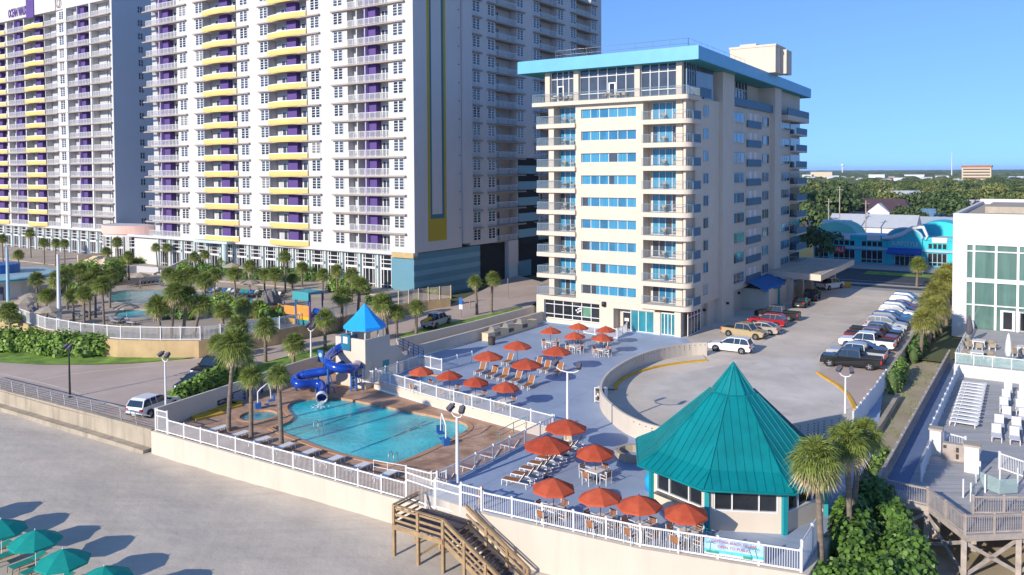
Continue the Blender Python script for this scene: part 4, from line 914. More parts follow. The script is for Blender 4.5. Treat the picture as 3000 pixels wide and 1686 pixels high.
# ================================================================= fences
def picket_fence(pts, label, h=1.12, z=None, gap=2.1, pk=.115, group=None, name='picket_fence', mt='white', top2=False, cat='fence'):
    pts = [Vector(p) for p in pts]; t = thing(name, label, cat, pts[0], 0, group); L = 0
    for i in range(len(pts)-1):
        a, c = pts[i], pts[i+1]; Ln = (c-a).length; n = max(1, round(Ln/gap))
        for j in range(n+1 if i == len(pts)-2 else n):
            p = a+(c-a)*j/n; b = MB(); b.bx(p.x-.055, p.x+.055, p.y-.055, p.y+.055, p.z-.03, p.z+h+.06); b.add([(p.x-.075, p.y-.075, p.z+h+.06), (p.x+.075, p.y-.075, p.z+h+.06), (p.x+.075, p.y+.075, p.z+h+.06), (p.x-.075, p.y+.075, p.z+h+.06), (p.x, p.y, p.z+h+.14)], [(0, 1, 4), (1, 2, 4), (2, 3, 4), (3, 0, 4)]); b.build('post', mt, t)
        for j in range(n):
            p = a+(c-a)*j/n; q_ = a+(c-a)*(j+1)/n; d = (q_-p).normalized(); p2 = p+d*.056; q2 = q_-d*.056; b = MB(); up = Vector((0, 0, 1))
            b.bar(p2+up*(h-.03), q2+up*(h-.03), .05, .085); b.bar(p2+up*.10, q2+up*.10, .045, .085)
            if top2: b.bar(p2+up*(h-.5), q2+up*(h-.5), .045, .085)
            m = max(2, int((q2-p2).length/pk)); 
            for k in range(1, m): x = p2+(q2-p2)*k/m; b.bar(x+up*.143, x+up*(h-.073), .036, .022)
            b.build('panel', mt, t)
    return t
sp = lambda pts, z: stp(pts, z)
picket_fence(sp([(-60.2, 37.95), (-58.7, 38.0)], -.8), 'taller white fence corner piece at the left end of the pool fence', 1.75, gap=1.5, top2=True)
picket_fence(sp([(-58.6, 38.0), (-33.9, 38.45)], -.8), 'long white picket fence on the sea wall in front of the pool')
picket_fence(sp([(-31.95, 39.2), (-31.8, 53.4)], 0), 'white picket fence between the pool end and the lounge chairs')
picket_fence(sp([(-53.9, 57.0), (-45, 55.25), (-32.0, 53.45)], 0), 'white picket fence along the inland side of the big pool')
picket_fence(sp([(-27.7, 38.25), (-18, 39.15), (-10.1, 40.95)], 0), 'long white picket fence on the sea wall in front of the pavilion tables')
picket_fence(sp([(-10.1, 41.05), (-10.15, 45.5)], 0), 'short white return fence beside the pavilion hedge', 1.5)
gt = sp([(-33.8, 38.4), (-31.2, 38.2)], -.6)
picket_fence(sp([(-33.8, 38.4), (-31.3, 38.15)], -.7), 'tall white picket panel left of the beach gate', 1.75, gap=2.6, top2=True)
picket_fence(sp([(-31.2, 38.15), (-29.3, 38.1)], -.6), 'tall white mesh gate at the head of the wooden beach stairs', 1.75, gap=2, top2=True, name='beach_gate', pk=.07, cat='gate')
picket_fence(sp([(-29.2, 38.1), (-27.75, 38.15)], -.4), 'tall white picket panel right of the beach gate', 1.75, gap=1.6, top2=True)
picket_fence([P(1022, 1212, -.8), P(1085, 1228, -.8), P(1122, 1222, -.6)], 'low white fence screening the walk behind the beach gate', 1.0, gap=1.6)
FQ = [P(913, 962, 0), P(938, 966, 0), P(1056, 922, 0), P(1111, 934, 0), P(1187, 914, 0)]
picket_fence(FQ, 'white picket fence folding round the small wading pool', 1.2)
picket_fence([P(1469, 839, 0), P(1552, 853, 0), P(1577, 838, 0)], 'white fence round the hotel terrace door', 1.2, gap=1.8)
picket_fence([gp(ARC[-1], 0)+E1*.4, W(-12.3, 74, 0), W(-12.4, 80.6, 0)], 'white fence closing the car park beside the dune strip', 1.6, gap=1.5)
NPF = [p+E2*.2 for p in NP]
picket_fence([gp(p, 1.2) for p in NPF[1:12]], 'curving white fence on the tan wall of the neighbouring pool terrace', 1.5, gap=2.4, pk=.14)
picket_fence([gp(p, 1.2) for p in NPF[12:15]], 'tan slatted fence at the road end of the neighbouring terrace', 1.9, gap=1.6, pk=.09, mt='housecream')
picket_fence(sp([(-7.2, 88.6), (-7.15, 66.5)], 0), 'white fence along the left side of the stacked lounger deck', 1.1)
picket_fence(sp([(-6.75, 62.8), (-6.65, 57.2)], 0), 'shorter white fence beside the gray walkway corner', 1.1)
picket_fence(sp([(-2.6, 62.5), (2.6, 59), (9, 57.5)], 0), 'white fence with a pool gate in front of the gray lounger rows', 1.1)
# ================================================================= lamp posts
def z_at(p, u, v): 
    d = ray(u, v); f = (d.x*p.x+d.y*p.y)/(d.x*d.x+d.y*d.y); return CH+d.z*f
def lamp(base, vtop, u, label, arm=.45, mt='white', head='umbgray', r=.085):
    zt = z_at(base, u, vtop); h = zt-base.z; t = thing('lamp_post', label, 'lamp post', base, ASITE, 'twin flood lamp posts')
    b = MB(); b.tube([(0, 0, 0), (0, 0, h*.5), (0, 0, h-.75)], [r*1.25, r, r*.8], 8); b.lathe([(r*2.4, 0), (r*2.4, .05), (0, .06)], 10); part('pole', b.mesh('pole', mt), t)
    b = MB(); b.tube([(-arm, 0, h-.3), (-arm*.95, 0, h-.5), (-arm*.6, 0, h-.68), (0, 0, h-.74), (arm*.6, 0, h-.68), (arm*.95, 0, h-.5), (arm, 0, h-.3)], .045, 6); part('arm', b.mesh('arm', 'white' if mt == 'white' else mt), t)
    for s in (-1, 1):
        b = MB(); b.T = Matrix.Translation((s*arm, -.05, h-.12)) @ Matrix.Rotation(R(38), 4, 'X') @ Matrix.Rotation(s*.3, 4, 'Z'); b.bx(-.17, .17, -.28, .2, -.12, .12); b.bx(-.13, .13, -.3, -.281, -.09, .09, 1); b.bx(-.06, .06, .2, .32, -.06, .06)
        part('floodlight', b.mesh('floodlight', [head, 'pane_mid']), t)
    return t
lamp(PR(418, 1062), 888, 416, 'white twin lamp post beside the parked white wagon on the road')
lamp(PR(176, 1000), 868, 176, 'dark twin lamp post behind the ramp railing', mt='metal_dark', arm=.35)
lamp(PR(783, 935), 816, 779, 'white twin lamp post behind the blue water slide')
lamp(P(1428, 1108, 0), 912, 1428, 'white twin lamp post with wide arms on the blue terrace', arm=1.0, r=.1)
lamp(P(1151, 1222, -.2), 1022, 1151, 'white twin lamp post at the corner of the pool fence', r=.11)
lamp(P(2126, 1068, 0), 925, 2126, 'white twin lamp post at the back of the car park circle')
b = MB(); p = P(1428, 1106, 0); b.bx(p.x-.3, p.x+.3, p.y-.3, p.y+.3, 0, 1.15); b.bx(p.x-.36, p.x+.36, p.y-.36, p.y+.36, 1.15, 1.25); tag(b.build('pedestal', 'housecream'), 'square cream pedestal at the foot of the wide-armed lamp post', 'pedestal')
for (u, v, vt, lb) in ((150, 822, 640, 'tall white tapering pole between the resort palms'), (22, 790, 622, 'pale blue pole beside the round blue-roofed bar')):
    p = P(u, v, 1.2); h = z_at(p, u, vt)-1.2; b = MB(); b.tube([p, p+Vector((0, 0, h))], [.28, .16], 12); tag(b.build('flag_pole', 'housewhite' if u > 100 else 'surflight'), lb, 'pole')
# ================================================================= red umbrellas, tables, chairs, loungers
def umbrella_kind(rad, apex, n, cloth, pole='brown_dark', name='patio_umbrella', drop=.55, flat=False, base=True):
    t = thing(name, 'umbrella', 'umbrella'); b = MB(); e = .0; zs = apex-.08
    vs = [(0, 0, zs)]; ring_ = []
    for k in range(n): a = 2*PI*k/n; ring_.append((cos(a), sin(a)))
    mid = [(x*rad*.5, y*rad*.5, zs-drop*.42) for x, y in ring_]; out = [(x*rad, y*rad, zs-drop) for x, y in ring_]; skirt = [(x*rad*1.005, y*rad*1.005, zs-drop-.11) for x, y in ring_]
    b.add(vs+mid, [(0, 1+k, 1+(k+1) % n) for k in range(n)]); b.add(mid+out, [(k, n+k, n+(k+1) % n, (k+1) % n) for k in range(n)]); b.add(out+skirt, [(k, n+k, n+(k+1) % n, (k+1) % n) for k in range(n)])
    part('canopy', b.mesh('canopy', cloth), t)
    b = MB(); b.tube([(0, 0, 0), (0, 0, zs-.01)], .025, 6); b.lathe([(.0, 0), (.03, .0), (.035, .05), (0, .1)], 6, (0, 0, zs)); part('pole', b.mesh('pole', pole), t)
    b = MB()
    for k in range(n): x, y = ring_[k]; b.bar((0, 0, zs-.03), (x*rad*.5, y*rad*.5, zs-drop*.42-.025), .02); b.bar((x*rad*.5, y*rad*.5, zs-drop*.42-.025), (x*rad*.98, y*rad*.98, zs-drop-.03), .02); b.bar((0, 0, zs-drop*.9), (x*rad*.5, y*rad*.5, zs-drop*.42-.03), .014)
    part('rib', b.mesh('rib', pole), t)
    if base: b = MB(); b.lathe([(0, 0), (.28, 0), (.28, .06), (.06, .1), (.05, .3), (0, .3)], 10); part('base', b.mesh('base', 'umbgray'), t)
    return Kind(t)
UT = umbrella_kind(1.22, 2.45, 8, 'umbred'); UL = umbrella_kind(1.5, 2.75, 8, 'umbred', drop=.62)
def chair_kind():
    t = thing('patio_chair', 'chair', 'chair'); b = MB()                # faces +x; back at -x
    for x, y in ((.2, -.24), (.2, .24), (-.22, -.24), (-.22, .24)): pass
    for i, (x, y, h) in enumerate(((.22, -.26, .64), (.22, .26, .64), (-.2, -.26, .88), (-.2, .26, .88))):
        m = MB(); m.bar((x-(.06 if x < 0 else -.02), y, 0), (x-(.1 if h > .8 else 0), y, h), .04); part('leg', m.mesh('leg', 'white'), t)
    b = MB()
    for y in (-.26, .26): b.bar((-.2, y, .64), (.26, y, .66), .05, .035)
    b.bx(-.2, .24, -.25, -.22, .4, .44); b.bx(-.2, .24, .22, .25, .4, .44); b.bx(.2, .24, -.22, .22, .4, .44); part('frame', b.mesh('frame', 'white'), t)
    b = MB(); 
    for k in range(4): b.bx(-.19+k*.105, -.10+k*.105, -.22, .22, .435, .452)
    part('seat', b.mesh('seat', 'brown'), t)
    b = MB()
    for k in range(3): z = .52+k*.125; x = -.235-.03*k; b.bx(x-.012, x+.012, -.24, .24, z, z+.1)
    part('backrest', b.mesh('backrest', 'brown'), t)
    return Kind(t)
CHAIR = chair_kind()
def table_kind(w_=.95, mt='white'):
    t = thing('patio_table', 'table', 'table'); h = w_/2; b = MB(); b.bx(-h, h, -h, h, .70, .735); part('tabletop', b.mesh('tabletop', 'umbwhite'), t)
    for x in (-1, 1):
        for y in (-1, 1): m = MB(); m.bar((x*(h-.06), y*(h-.06), 0), (x*(h-.06), y*(h-.06), .70), .05); part('leg', m.mesh('leg', mt), t)
    m = MB()
    for a, c in (((-h+.06, -h+.06), (h-.06, -h+.06)), ((-h+.06, h-.06), (h-.06, h-.06)), ((-h+.06, -h+.06), (-h+.06, h-.06)), ((h-.06, -h+.06), (h-.06, h-.06))): m.bar((*a, .66), (*c, .66), .03, .06)
    part('apron', m.mesh('apron', mt), t); return Kind(t)
TABLE = table_kind()
def lounger_kind(sling='brown', frame_='white', ang=55, name='sun_lounger', bent=True):
    t = thing(name, 'lounger', 'sun lounger'); b = MB()                  # foot towards +x, head at -x
    for y in (-.31, .31): b.bar((.95, y, .36), (-.95, y, .33), .05); b.bar((.95, y, .36), (.95, y, 0), .045)
    part('frame', b.mesh('frame', frame_), t)
    for x in (.55, -.75):
        for y in (-.31, .31): m = MB(); m.bar((x, y, .34), (x+(.05 if x > 0 else -.05), y, 0), .04); part('leg', m.mesh('leg', frame_), t)
    m = MB(); m.bx(-.25, .93, -.28, .28, .365, .385); part('seat', m.mesh('seat', sling), t)
    m = MB(); a = R(ang); L = .78; m.bar((-.25, -.29, .37), (-.25-L*cos(a), -.29, .37+L*sin(a)), .04, mi=1); m.bar((-.25, .29, .37), (-.25-L*cos(a), .29, .37+L*sin(a)), .04, mi=1)
    m.bar((-.26, 0, .38), (-.25-L*cos(a)*.97, 0, .38+L*sin(a)*.97), .54, .02); m.bar((-.25-L*cos(a)*.7, -.25, .37+L*sin(a)*.7), (-.9, -.25, .34), .025, mi=1); part('backrest', m.mesh('backrest', [sling, frame_]), t)
    return Kind(t)
LB = lounger_kind(); LF = lounger_kind('umbwhite', 'white', 4, 'sun_lounger')
# tables with umbrellas: (apex pixel, how to find it, which chairs)
ORD = ['first', 'second', 'third', 'fourth', 'fifth', 'sixth', 'seventh', 'eighth', 'ninth', 'tenth', 'eleventh', 'twelfth', 'thirteenth', 'fourteenth', 'fifteenth', 'sixteenth', 'seventeenth']
TBL = [((1385, 822), 'nearest the barbecue counter', 4), ((1454, 810), 'farthest back against the hotel wall', 2), ((1525, 817.6), 'beside the hotel door fence', 3), ((1445.6, 832), 'in front of the one against the hotel wall', 4), ((1514.5, 839.5), 'just in front of the hotel door fence', 4),
       ((1271, 957), 'fourth along the inner pool fence', 2), ((1195.4, 943.4), 'third along the inner pool fence', 2), ((1131.3, 930), 'second along the inner pool fence', 2), ((1059.3, 918), 'over the edge of the wading pool', 2),
       ((1498, 1116.6), 'standing alone left of the pavilion', 4), ((1391.5, 1203), 'leftmost of the four along the sea wall fence', 4), ((1513, 1226), 'second of the four along the sea wall fence', 4), ((1612, 1244), 'third of the four along the sea wall fence', 4), ((1726.7, 1260), 'right in front of the pavilion windows', 4)]
for (px, where, nch) in TBL:
    p = P(px[0], px[1], 2.45); p.z = 0; rz = ASITE+R(-8)+rnd.uniform(-.12, .12)
    uo = UT.put(p, rnd.uniform(0, .7), 'red patio umbrella '+where, 'red patio umbrellas', rnd.uniform(.96, 1.04)); uo.matrix_basis = uo.matrix_basis @ Matrix.Rotation(rnd.uniform(-.05, .05), 4, 'X') @ Matrix.Rotation(rnd.uniform(-.05, .05), 4, 'Y'); TABLE.put(p, rz, 'white square table under the red umbrella '+where, 'white patio tables')
    for k in range(nch):
        a = rz+PI/2*((k*1) if nch == 4 else (k*2+1 if nch == 2 else k+1)); d = Vector((cos(a), sin(a), 0)); side = ['right', 'far', 'left', 'near'][int(round((a-rz)/(PI/2))) % 4]
        CHAIR.put(p+d*rnd.uniform(.78, .88), a+PI+rnd.uniform(-.1, .1), 'slat chair %s of the table %s' % (side, where), 'brown slat patio chairs')
LNG = [((1301, 855.6), 'beside the barbecue wall'), ((1400.2, 869), 'nearest the chairs in front of the hotel'), ((1227.6, 881), 'left, by the wading pool fence'), ((1324.4, 900.4), 'in the middle of the lounger group')]
for px, where in LNG:
    p = P(px[0], px[1], 2.75); p.z = 0; UL.put(p, rnd.uniform(0, .7), 'large red umbrella over loungers, '+where, 'large red umbrellas')
UL.put(gp(P(1429, 1049, 2.75), 0)-E2*.3, .2, 'large red umbrella in front of the cream lamp pedestal', 'large red umbrellas'); UL.put(gp(P(1377, 1099, 2.75), 0), .5, 'large red umbrella over the row of eight loungers', 'large red umbrellas', 1.05)
foot_sea = math.atan2(-E2.y, -E2.x)
for i, (u, v) in enumerate(((1279, 916), (1210, 940), (1240, 948), (1268, 955), (1300, 963), (1331, 976), (1374, 935), (1406, 941), (1353, 926))):
    LB.put(P(u, v, 0), foot_sea+R(8)+rnd.uniform(-.08, .08), ['brown lounger alone under the umbrella by the barbecue wall', 'brown lounger at the left end of the front row of five', 'second brown lounger in the front row of five', 'middle brown lounger in the front row of five', 'fourth brown lounger in the front row of five', 'brown lounger at the right end of the front row of five', 'brown lounger left of a pair behind the front row', 'brown lounger at the right end of the rear group', 'brown lounger hidden behind the middle umbrella'][i], 'brown sun loungers')
a_, c_ = P(1301, 1222, 0), P(1440, 1130, 0)
for i in range(8):
    LB.put(a_+(c_-a_)*i/7, math.atan2(-E1.y, -E1.x)+R(6), 'brown lounger, %s from the sea in the row facing the pool fence' % ORD[i], 'brown sun loungers')
for i in range(8):
    LF.put(W(-55.5+i*2.6, 40.3, -.8), math.atan2(E2.y, E2.x), 'flat pale lounger behind the sea wall pool fence, %s from the left' % ORD[i], 'pool deck loungers')
for i in range(4):
    LB.put(W(-33.2, 42+i*2.6, -.8), math.atan2(-E1.y, -E1.x), 'brown lounger on the pool paving against the end fence, %s from the sea' % ORD[i], 'pool end loungers')
# ================================================================= beach set: green umbrellas and green loungers
UG = umbrella_kind(1.4, 2.35, 8, 'umbgreen', 'white', 'beach_umbrella', .66, base=False)
LG = lounger_kind('umbgreen', 'wood', 14, 'beach_lounger')
bz = -2.68
g1, g2 = P(102, 1333, bz+2.35), P(160, 1375, bz+2.35); stepv = (P(272, 1417, bz+2.35)-g1)/2.0
lab = {-2: 'green beach umbrella two places beyond the left edge', -1: 'green beach umbrella just outside the left edge', 0: 'green beach umbrella cut by the left edge of the photo', 1: 'second green beach umbrella from the left edge', 2: 'third green beach umbrella from the left edge', 3: 'fourth green beach umbrella at the bottom edge', 4: 'green beach umbrella below the bottom edge'}
AP = [P(u, v, bz+2.35) for u, v in ((2, 1303), (88, 1330), (158, 1378), (262, 1421))]
d0 = (AP[3]-AP[0])/3
for k in range(-2, 6):
    p = AP[k] if 0 <= k < 4 else AP[0]+d0*k; p = gp(p, bz)
    UG.put(p, .3+.2*(k % 3), ['green beach umbrella cut off by the left edge', 'second green beach umbrella in the row on the sand', 'third green beach umbrella in the row on the sand', 'green beach umbrella at the bottom edge of the photo', 'green beach umbrella one place below the bottom edge', 'green beach umbrella two places below the bottom edge'][k] if k >= 0 else ['green beach umbrella two places left of the photo', 'green beach umbrella one place left of the photo'][k+2], 'green beach umbrellas')
    if -1 <= k < 5:
        for s, nm in ((-.55, 'left'), (.75, 'right')):
            LG.put(p+d0.normalized()*s+E2*-.2, foot_sea, 'green beach lounger on the %s of umbrella %s in the row' % (nm, ORD[k+1]), 'green beach loungers')
# ================================================================= beach stairs
bs = thing('beach_stairs', 'weathered wooden beach stairs and landing below the white gate', 'stairs', W(-32, 36, -2.7), ASITE); TSs = frame(0, 0)
zl = -.7; x0, x1, x2 = -32.1, -28.3, -24.0; yf, yb = 35.3, 37.9; slope = .57
b = MB(TSs)
for i in range(17): b.bx(x0+i*(x1-x0)/17+.01, x0+(i+1)*(x1-x0)/17-.01, yf, yb, zl-.05, zl)
b.build('landing', 'wood_dark', bs)
for x in (x0+.05, (x0+x1)/2, x1-.05):
    for y in (yf, yb-.6): b = MB(TSs); b.bx(x-.09, x+.09, y-.09, y+.09, -3.0, zl+(1.1 if y == yf else -.05)); b.build('post', 'wood', bs)
b = MB(TSs); b.bx(x0, x1, yf-.15, yf-.091, zl-.3, zl-.02); b.bx(x0, x1, yb-.6, yb-.5, zl-.3, zl-.051); b.build('beam', 'wood', bs)
def rails(pa, pb, nm='rail'):
    for h, hh, w2 in ((1.1, .05, .17), (.92, .12, .045), (.55, .13, .045), (.2, .13, .045)):
        b = MB(TSs); b.bar(Vector(pa)+Vector((0, 0, h)), Vector(pb)+Vector((0, 0, h)), w2, hh); b.build('rail', 'wood', bs)
rails((x0, yf, zl), (x1, yf, zl)); rails((x0, yf, zl), (x0, yb-.3, zl)); 
zz = lambda x: zl-(x-x1)*slope
yw = 36.9
rails((x1, yf, zl), (x2, yf, zz(x2))); rails((x1, yw+.5, zl+.1), (x2, yw+.5, zz(x2)))
for x in (x1+1.45, x1+2.9, x2):
    for y in (yf, yw+.5): b = MB(TSs); b.bx(x-.08, x+.08, y-.08, y+.08, -3.6, zz(x)+1.1); b.build('post', 'wood', bs)
b = MB(TSs); n = 14
for i in range(n): x = x1+(x2-x1)*i/n; b.bx(x, x+.29, yf+.05, yw+.45, zz(x)-.2, zz(x)-.15)
b.build('tread', 'wood_dark', bs)
for y in (yf+.02, yw+.42): b = MB(TSs); b.bar((x1, y, zl-.25), (x2, y, zz(x2)-.25), .05, .3); b.build('stringer', 'wood', bs)
b = MB(TSs); b.bar(((x0+x1)/2, yf, -2.2), ((x0+x1)/2+1.4, yb-.6, -1.1), .05, .12); b.build('brace', 'wood', bs)
p = P(1315, 1240, 0); b = MB(); p = P(1211, 1270, 0); b.tube([p+Vector((0, 0, 0)), p+Vector((0, 0, 1.1))], [.14, .13], 10); tag(b.build('timber_post', 'orange'), 'round orange timber post just inside the sea wall fence', 'post')
# ================================================================= water slide
sl_ = thing('water_slide', 'spiral blue tube water slide emptying into the pool', 'water slide', P(830, 985, -.8), ASITE)
ctl = [(889, 862, 3.45), (884, 863, 3.35), (862, 872, 2.95), (842, 884, 2.6), (827, 899, 2.35), (825, 913, 2.15), (841, 924, 1.95), (866, 928, 1.8), (888, 926, 1.65), (900, 917, 1.5), (893, 908, 1.4), (872, 914, 1.25), (829, 932, 1.0), (800, 937, .85), (772, 942, .7), (752, 948, .5), (741, 957, .35), (752, 967, .2), (782, 966, .08), (805, 967, 0.0), (812, 976, -.12), (810, 990, -.28), (809.3, 999, -.4)]
SPt = smooth([P(u, v, z) for u, v, z in ctl], 4, False)
b = MB(); b.tube(SPt, .43, 14, 0, False); tb = b.build('tube', 'slideblue', sl_)
for i in range(3, len(SPt)-3, 9):
    b = MB(); b.tube([SPt[i], SPt[i]+(SPt[i+1]-SPt[i]).normalized()*.14], .475, 14, 0, True); b.build('flange', 'slideblue', sl_)
d = (SPt[-1]-SPt[-4]).normalized(); b = MB(); b.tube([SPt[-1]-d*.1, SPt[-1]+d*.35], .53, 16, 0, False); b.tube([SPt[-1]+d*.349, SPt[-1]-d*.1], .47, 16, 0, False)
e = d.cross(Vector((0, 0, 1))).normalized(); f2 = e.cross(d); n = 16; c3_ = SPt[-1]+d*.35
b.add([c3_+(e*cos(2*PI*k/n)+f2*sin(2*PI*k/n))*.53 for k in range(n)]+[c3_+(e*cos(2*PI*k/n)+f2*sin(2*PI*k/n))*.46 for k in range(n)], [(k, (k+1) % n, n+(k+1) % n, n+k) for k in range(n)]+[(k, n+k, n+(k+1) % n, (k+1) % n) for k in range(n)]); b.build('mouth', 'umbwhite', sl_)
for i in (20, 34, 52, 62, 74):
    p = SPt[min(i, len(SPt)-3)]; b = MB(); b.tube([gp(p, -.8), gp(p, p.z-.4)], .12, 8); b.bar(gp(p, -.8)+Vector((.6, .2, 0)), gp(p, p.z-.5), .08); b.build('support', 'blue', sl_)
b = MB()
p = P(884, 985, -.8)
for dx, dy in ((0, 0), (1.2, 1.0), (-.2, 1.5)): b.bar(p+Vector((dx, dy, 0)), p+Vector((dx, dy, 2.2)), .16)
for z in (.5, 1.2, 2.0): b.bar(p+Vector((0, 0, z)), p+Vector((1.2, 1.0, z+.2)), .12); b.bar(p+Vector((-.2, 1.5, z)), p+Vector((0, 0, z+.3)), .12)
b.build('trestle', 'blue', sl_)
wj = MB(); r3 = random.Random(5); c4 = SPt[-1]+d*.3; q5 = P(800, 1030, -.93)
for i in range(150):
    f = r3.random()**.8; x = c4+(q5-c4)*f; x.z = c4.z-.3+(q5.z-c4.z+.3)*f**1.6; x += Vector((r3.gauss(0, .08+.3*f), r3.gauss(0, .08+.25*f), abs(r3.gauss(0, .04)))); s_ = .05+.09*f
    a3 = r3.random()*6; wj.add([x+Vector((cos(a3)*s_, sin(a3)*s_, r3.uniform(-.08, .08))), x+Vector((-sin(a3)*s_, cos(a3)*s_, 0)), x-Vector((cos(a3)*s_, sin(a3)*s_, r3.uniform(-.08, .08)))], [(0, 1, 2)])
o = wj.build('splash_water', 'splash'); tag(o, 'white water pouring from the slide mouth into the pool', 'water', None, 'stuff')
tw = thing('slide_tower', 'cream stair tower of the water slide with a pointed bright blue canopy', 'tower', W(-56.3, 61, 0), ASITE)
sA, sB, tA, tB = -58.6, -54.6, 56.3, 61.0
zt_ = PS(909, 859, sB).z; zd = 2.7
b = MB(frame(0, 0)); b.bx(sA, sB, tA, tB, -1, zd); b.bx(sA, sB, tA, tA+.2, zd, zt_); b.bx(sB-.2, sB, tA+.201, tB-1.2, zd, zt_); b.bx(sA, sA+.2, tA+.2, tB, zd, zt_)
n = 8                                               # flared sweep of the side wall towards the stairs
pr = [(tB, -1), (tB+4.6, -1), (tB+4.6, .5)]+[(tB+4.6-4.6*sin(PI/2*i/n)*1.0, .5+(zd-.3)*(1-cos(PI/2*i/n))) for i in range(n+1)]
for sx in (sB-.2,):
    vs = [tuple(Vector((sx, t_, z_))) for t_, z_ in pr]+[tuple(Vector((sx+.2, t_, z_))) for t_, z_ in pr]; m_ = len(pr); b.add(vs, [tuple(range(m_)), tuple(reversed(range(m_, 2*m_)))]+[(i, m_+i, m_+(i+1) % m_, (i+1) % m_) for i in range(m_)])
b.build('tower_wall', 'stucco', tw)
b = MB(frame(0, 0)); b.bx(sB+.002, sB+.03, tA+1.0, tA+4.4, -1, 1.55); b.build('recess', 'stucco_side', tw); b = MB(frame(0, 0)); b.bx(sB+.031, sB+.06, tA+2.4, tA+3.3, -1, 1.5); b.build('door', 'tealpost', tw)
b = MB(frame(0, 0)); b.bx(sA+.9, sA+2.1, tA-.15, tA+.9, zd+.01, zt_+.25); b.bx(sA+1.2, sA+1.8, tA-.17, tA-.151, zd+.7, zt_+.1, 1); b.build('slide_entry', ['slideteal', 'decal'], tw)
cxy = W((sA+sB)/2-.1, (tA+tB)/2-.2); dd = cxy.dot(E2); za = PT(915, 763, dd).z; ze = PT(915, 824, dd).z
b = MB(); n = 8; top_ = cxy+Vector((0, 0, za)); rgs = [cxy+Vector((cos(2*PI*k/n+.2)*2.1, sin(2*PI*k/n+.2)*2.1, ze+.25)) for k in range(n)]; rg2 = [p-Vector((0, 0, .28)) for p in rgs]; md = [top_+(p-top_)*.5-Vector((0, 0, .1)) for p in rgs]
b.add([top_]+md, [(0, 1+k, 1+(k+1) % n) for k in range(n)]); b.add(md+rgs, [(k, n+k, n+(k+1) % n, (k+1) % n) for k in range(n)]); b.add(rgs+rg2, [(k, n+k, n+(k+1) % n, (k+1) % n) for k in range(n)]); b.build('canopy', 'canopyblue', tw)
for k in range(0, 8, 1): 
    p = cxy+(rgs[k]-cxy)*.86; b = MB(); b.tube([gp(p, zd), gp(p, ze+.2)], .05, 6); b.build('canopy_post', 'umbwhite', tw)
b = MB(frame(0, 0))
for h in (.3, .6, .9, 1.2): b.bar((sB-.3, tB+.2, zd+h-.5), (sB-.3, tB+4.4, .2+h), .05); 
for i in range(6): t_ = tB+.3+i*.8; zb_ = zd-.5-(zd-.3)*i/5.2; b.bar((sB-.3, t_, zb_), (sB-.3, t_, zb_+1.4), .06)
b.build('stair_rail', 'blue', tw)
# ================================================================= walls of the grill terrace and the sign wall
b = MB(); b.wall([xy(p) for p in sp([(-57.2, 65.5), (-56.7, 78), (-56.4, 91.6)], 0)], -.5, [1.25, 1.3, 1.4], .3); tag(b.build('terrace_wall', 'stucco'), 'inner cream wall behind the barbecue counter', 'wall')
b = MB(); b.wall([xy(p) for p in sp([(-59.6, 66.5), (-58.6, 80), (-57.9, 92)], 0)], -.9, [1.75, 1.8, 2.0], .3); tag(b.build('terrace_wall', 'stucco'), 'outer cream wall beside the bright lawn strip', 'wall')
b = MB(); b.add([W(-57.3, 65, .3), W(-56.5, 92, .3), W(-58.0, 92, .3), W(-59.6, 65, .3)], [(0, 1, 2, 3)]); struct('wall_gap_floor', b, 'walk')
b = MB(); b.wall([xy(p) for p in sp([(-60.45, 38.2), (-61.6, 46), (-63.0, 53.5), (-63.8, 60.7), (-59.0, 61.2)], 0)], -1.5, .95, .22); sw = tag(b.build('sign_wall', 'stucco'), 'cream wall with pool rule signs beside the hot tub', 'wall')
def on_wall(u, v): # find the point on the sign wall seen at a pixel
    best = None
    for a, c in (((-60.45, 38.2), (-61.6, 46)), ((-61.6, 46), (-63.0, 53.5)), ((-63.0, 53.5), (-63.8, 60.7))):
        A = W(*a); B = W(*c); dx = (B-A).normalized(); nrm = Vector((dx.y, -dx.x, 0)); dr = ray(u, v); k = (A-EYE).dot(nrm)/dr.dot(nrm); p = EYE+dr*k; f = (p-A).dot(dx)/(B-A).length
        if -0.02 <= f <= 1.02: return p, dx, nrm
    return None
def wall_sign(u0, u1, v, h, label, mt='signnavy', lines=0, txt=None):
    r_ = on_wall((u0+u1)/2, v)
    if r_ is None: print('sign missed', label); return
    p, dx, nrm = r_; w2 = (on_wall(u1, v)[0]-on_wall(u0, v)[0]).length/2 if on_wall(u1, v) and on_wall(u0, v) else .6
    p = p+nrm*.16; t = thing('pool_sign', label, 'sign', p, 0); b = MB(); T = Matrix(((dx.x, -nrm.x, 0, p.x), (dx.y, -nrm.y, 0, p.y), (0, 0, 1, p.z), (0, 0, 0, 1))); b.T = T
    b.bx(-w2, w2, -.02, .045, -h/2, h/2); b.build('board', mt, t)
    if lines:
        m = MB(T); r4 = random.Random(int(u0))
        for i in range(lines): z = h/2-.12-(h-.2)*i/lines; L = w2*2*r4.uniform(.5, .85); m.bx(-L/2, L/2, -.025, -.0205, z-.018, z+.018)
        m.build('lettering', 'decal', t)
    return t
wall_sign(545, 566, 1011, .45, 'small dark framed picture sign at the left of the sign wall', 'brown_dark', 2); wall_sign(578, 614, 1000, 1.25, 'left one of two tall navy pool rule boards', 'signnavy', 13); wall_sign(621, 658, 980, 1.25, 'right one of two tall navy pool rule boards', 'signnavy', 13)
wall_sign(663, 667, 965, .25, 'tiny navy sign right of the rule boards', 'signnavy', 1); wall_sign(716, 728, 958, .2, 'little dark plate on the sign wall near the slide', 'signnavy')
r_ = on_wall(699, 961)
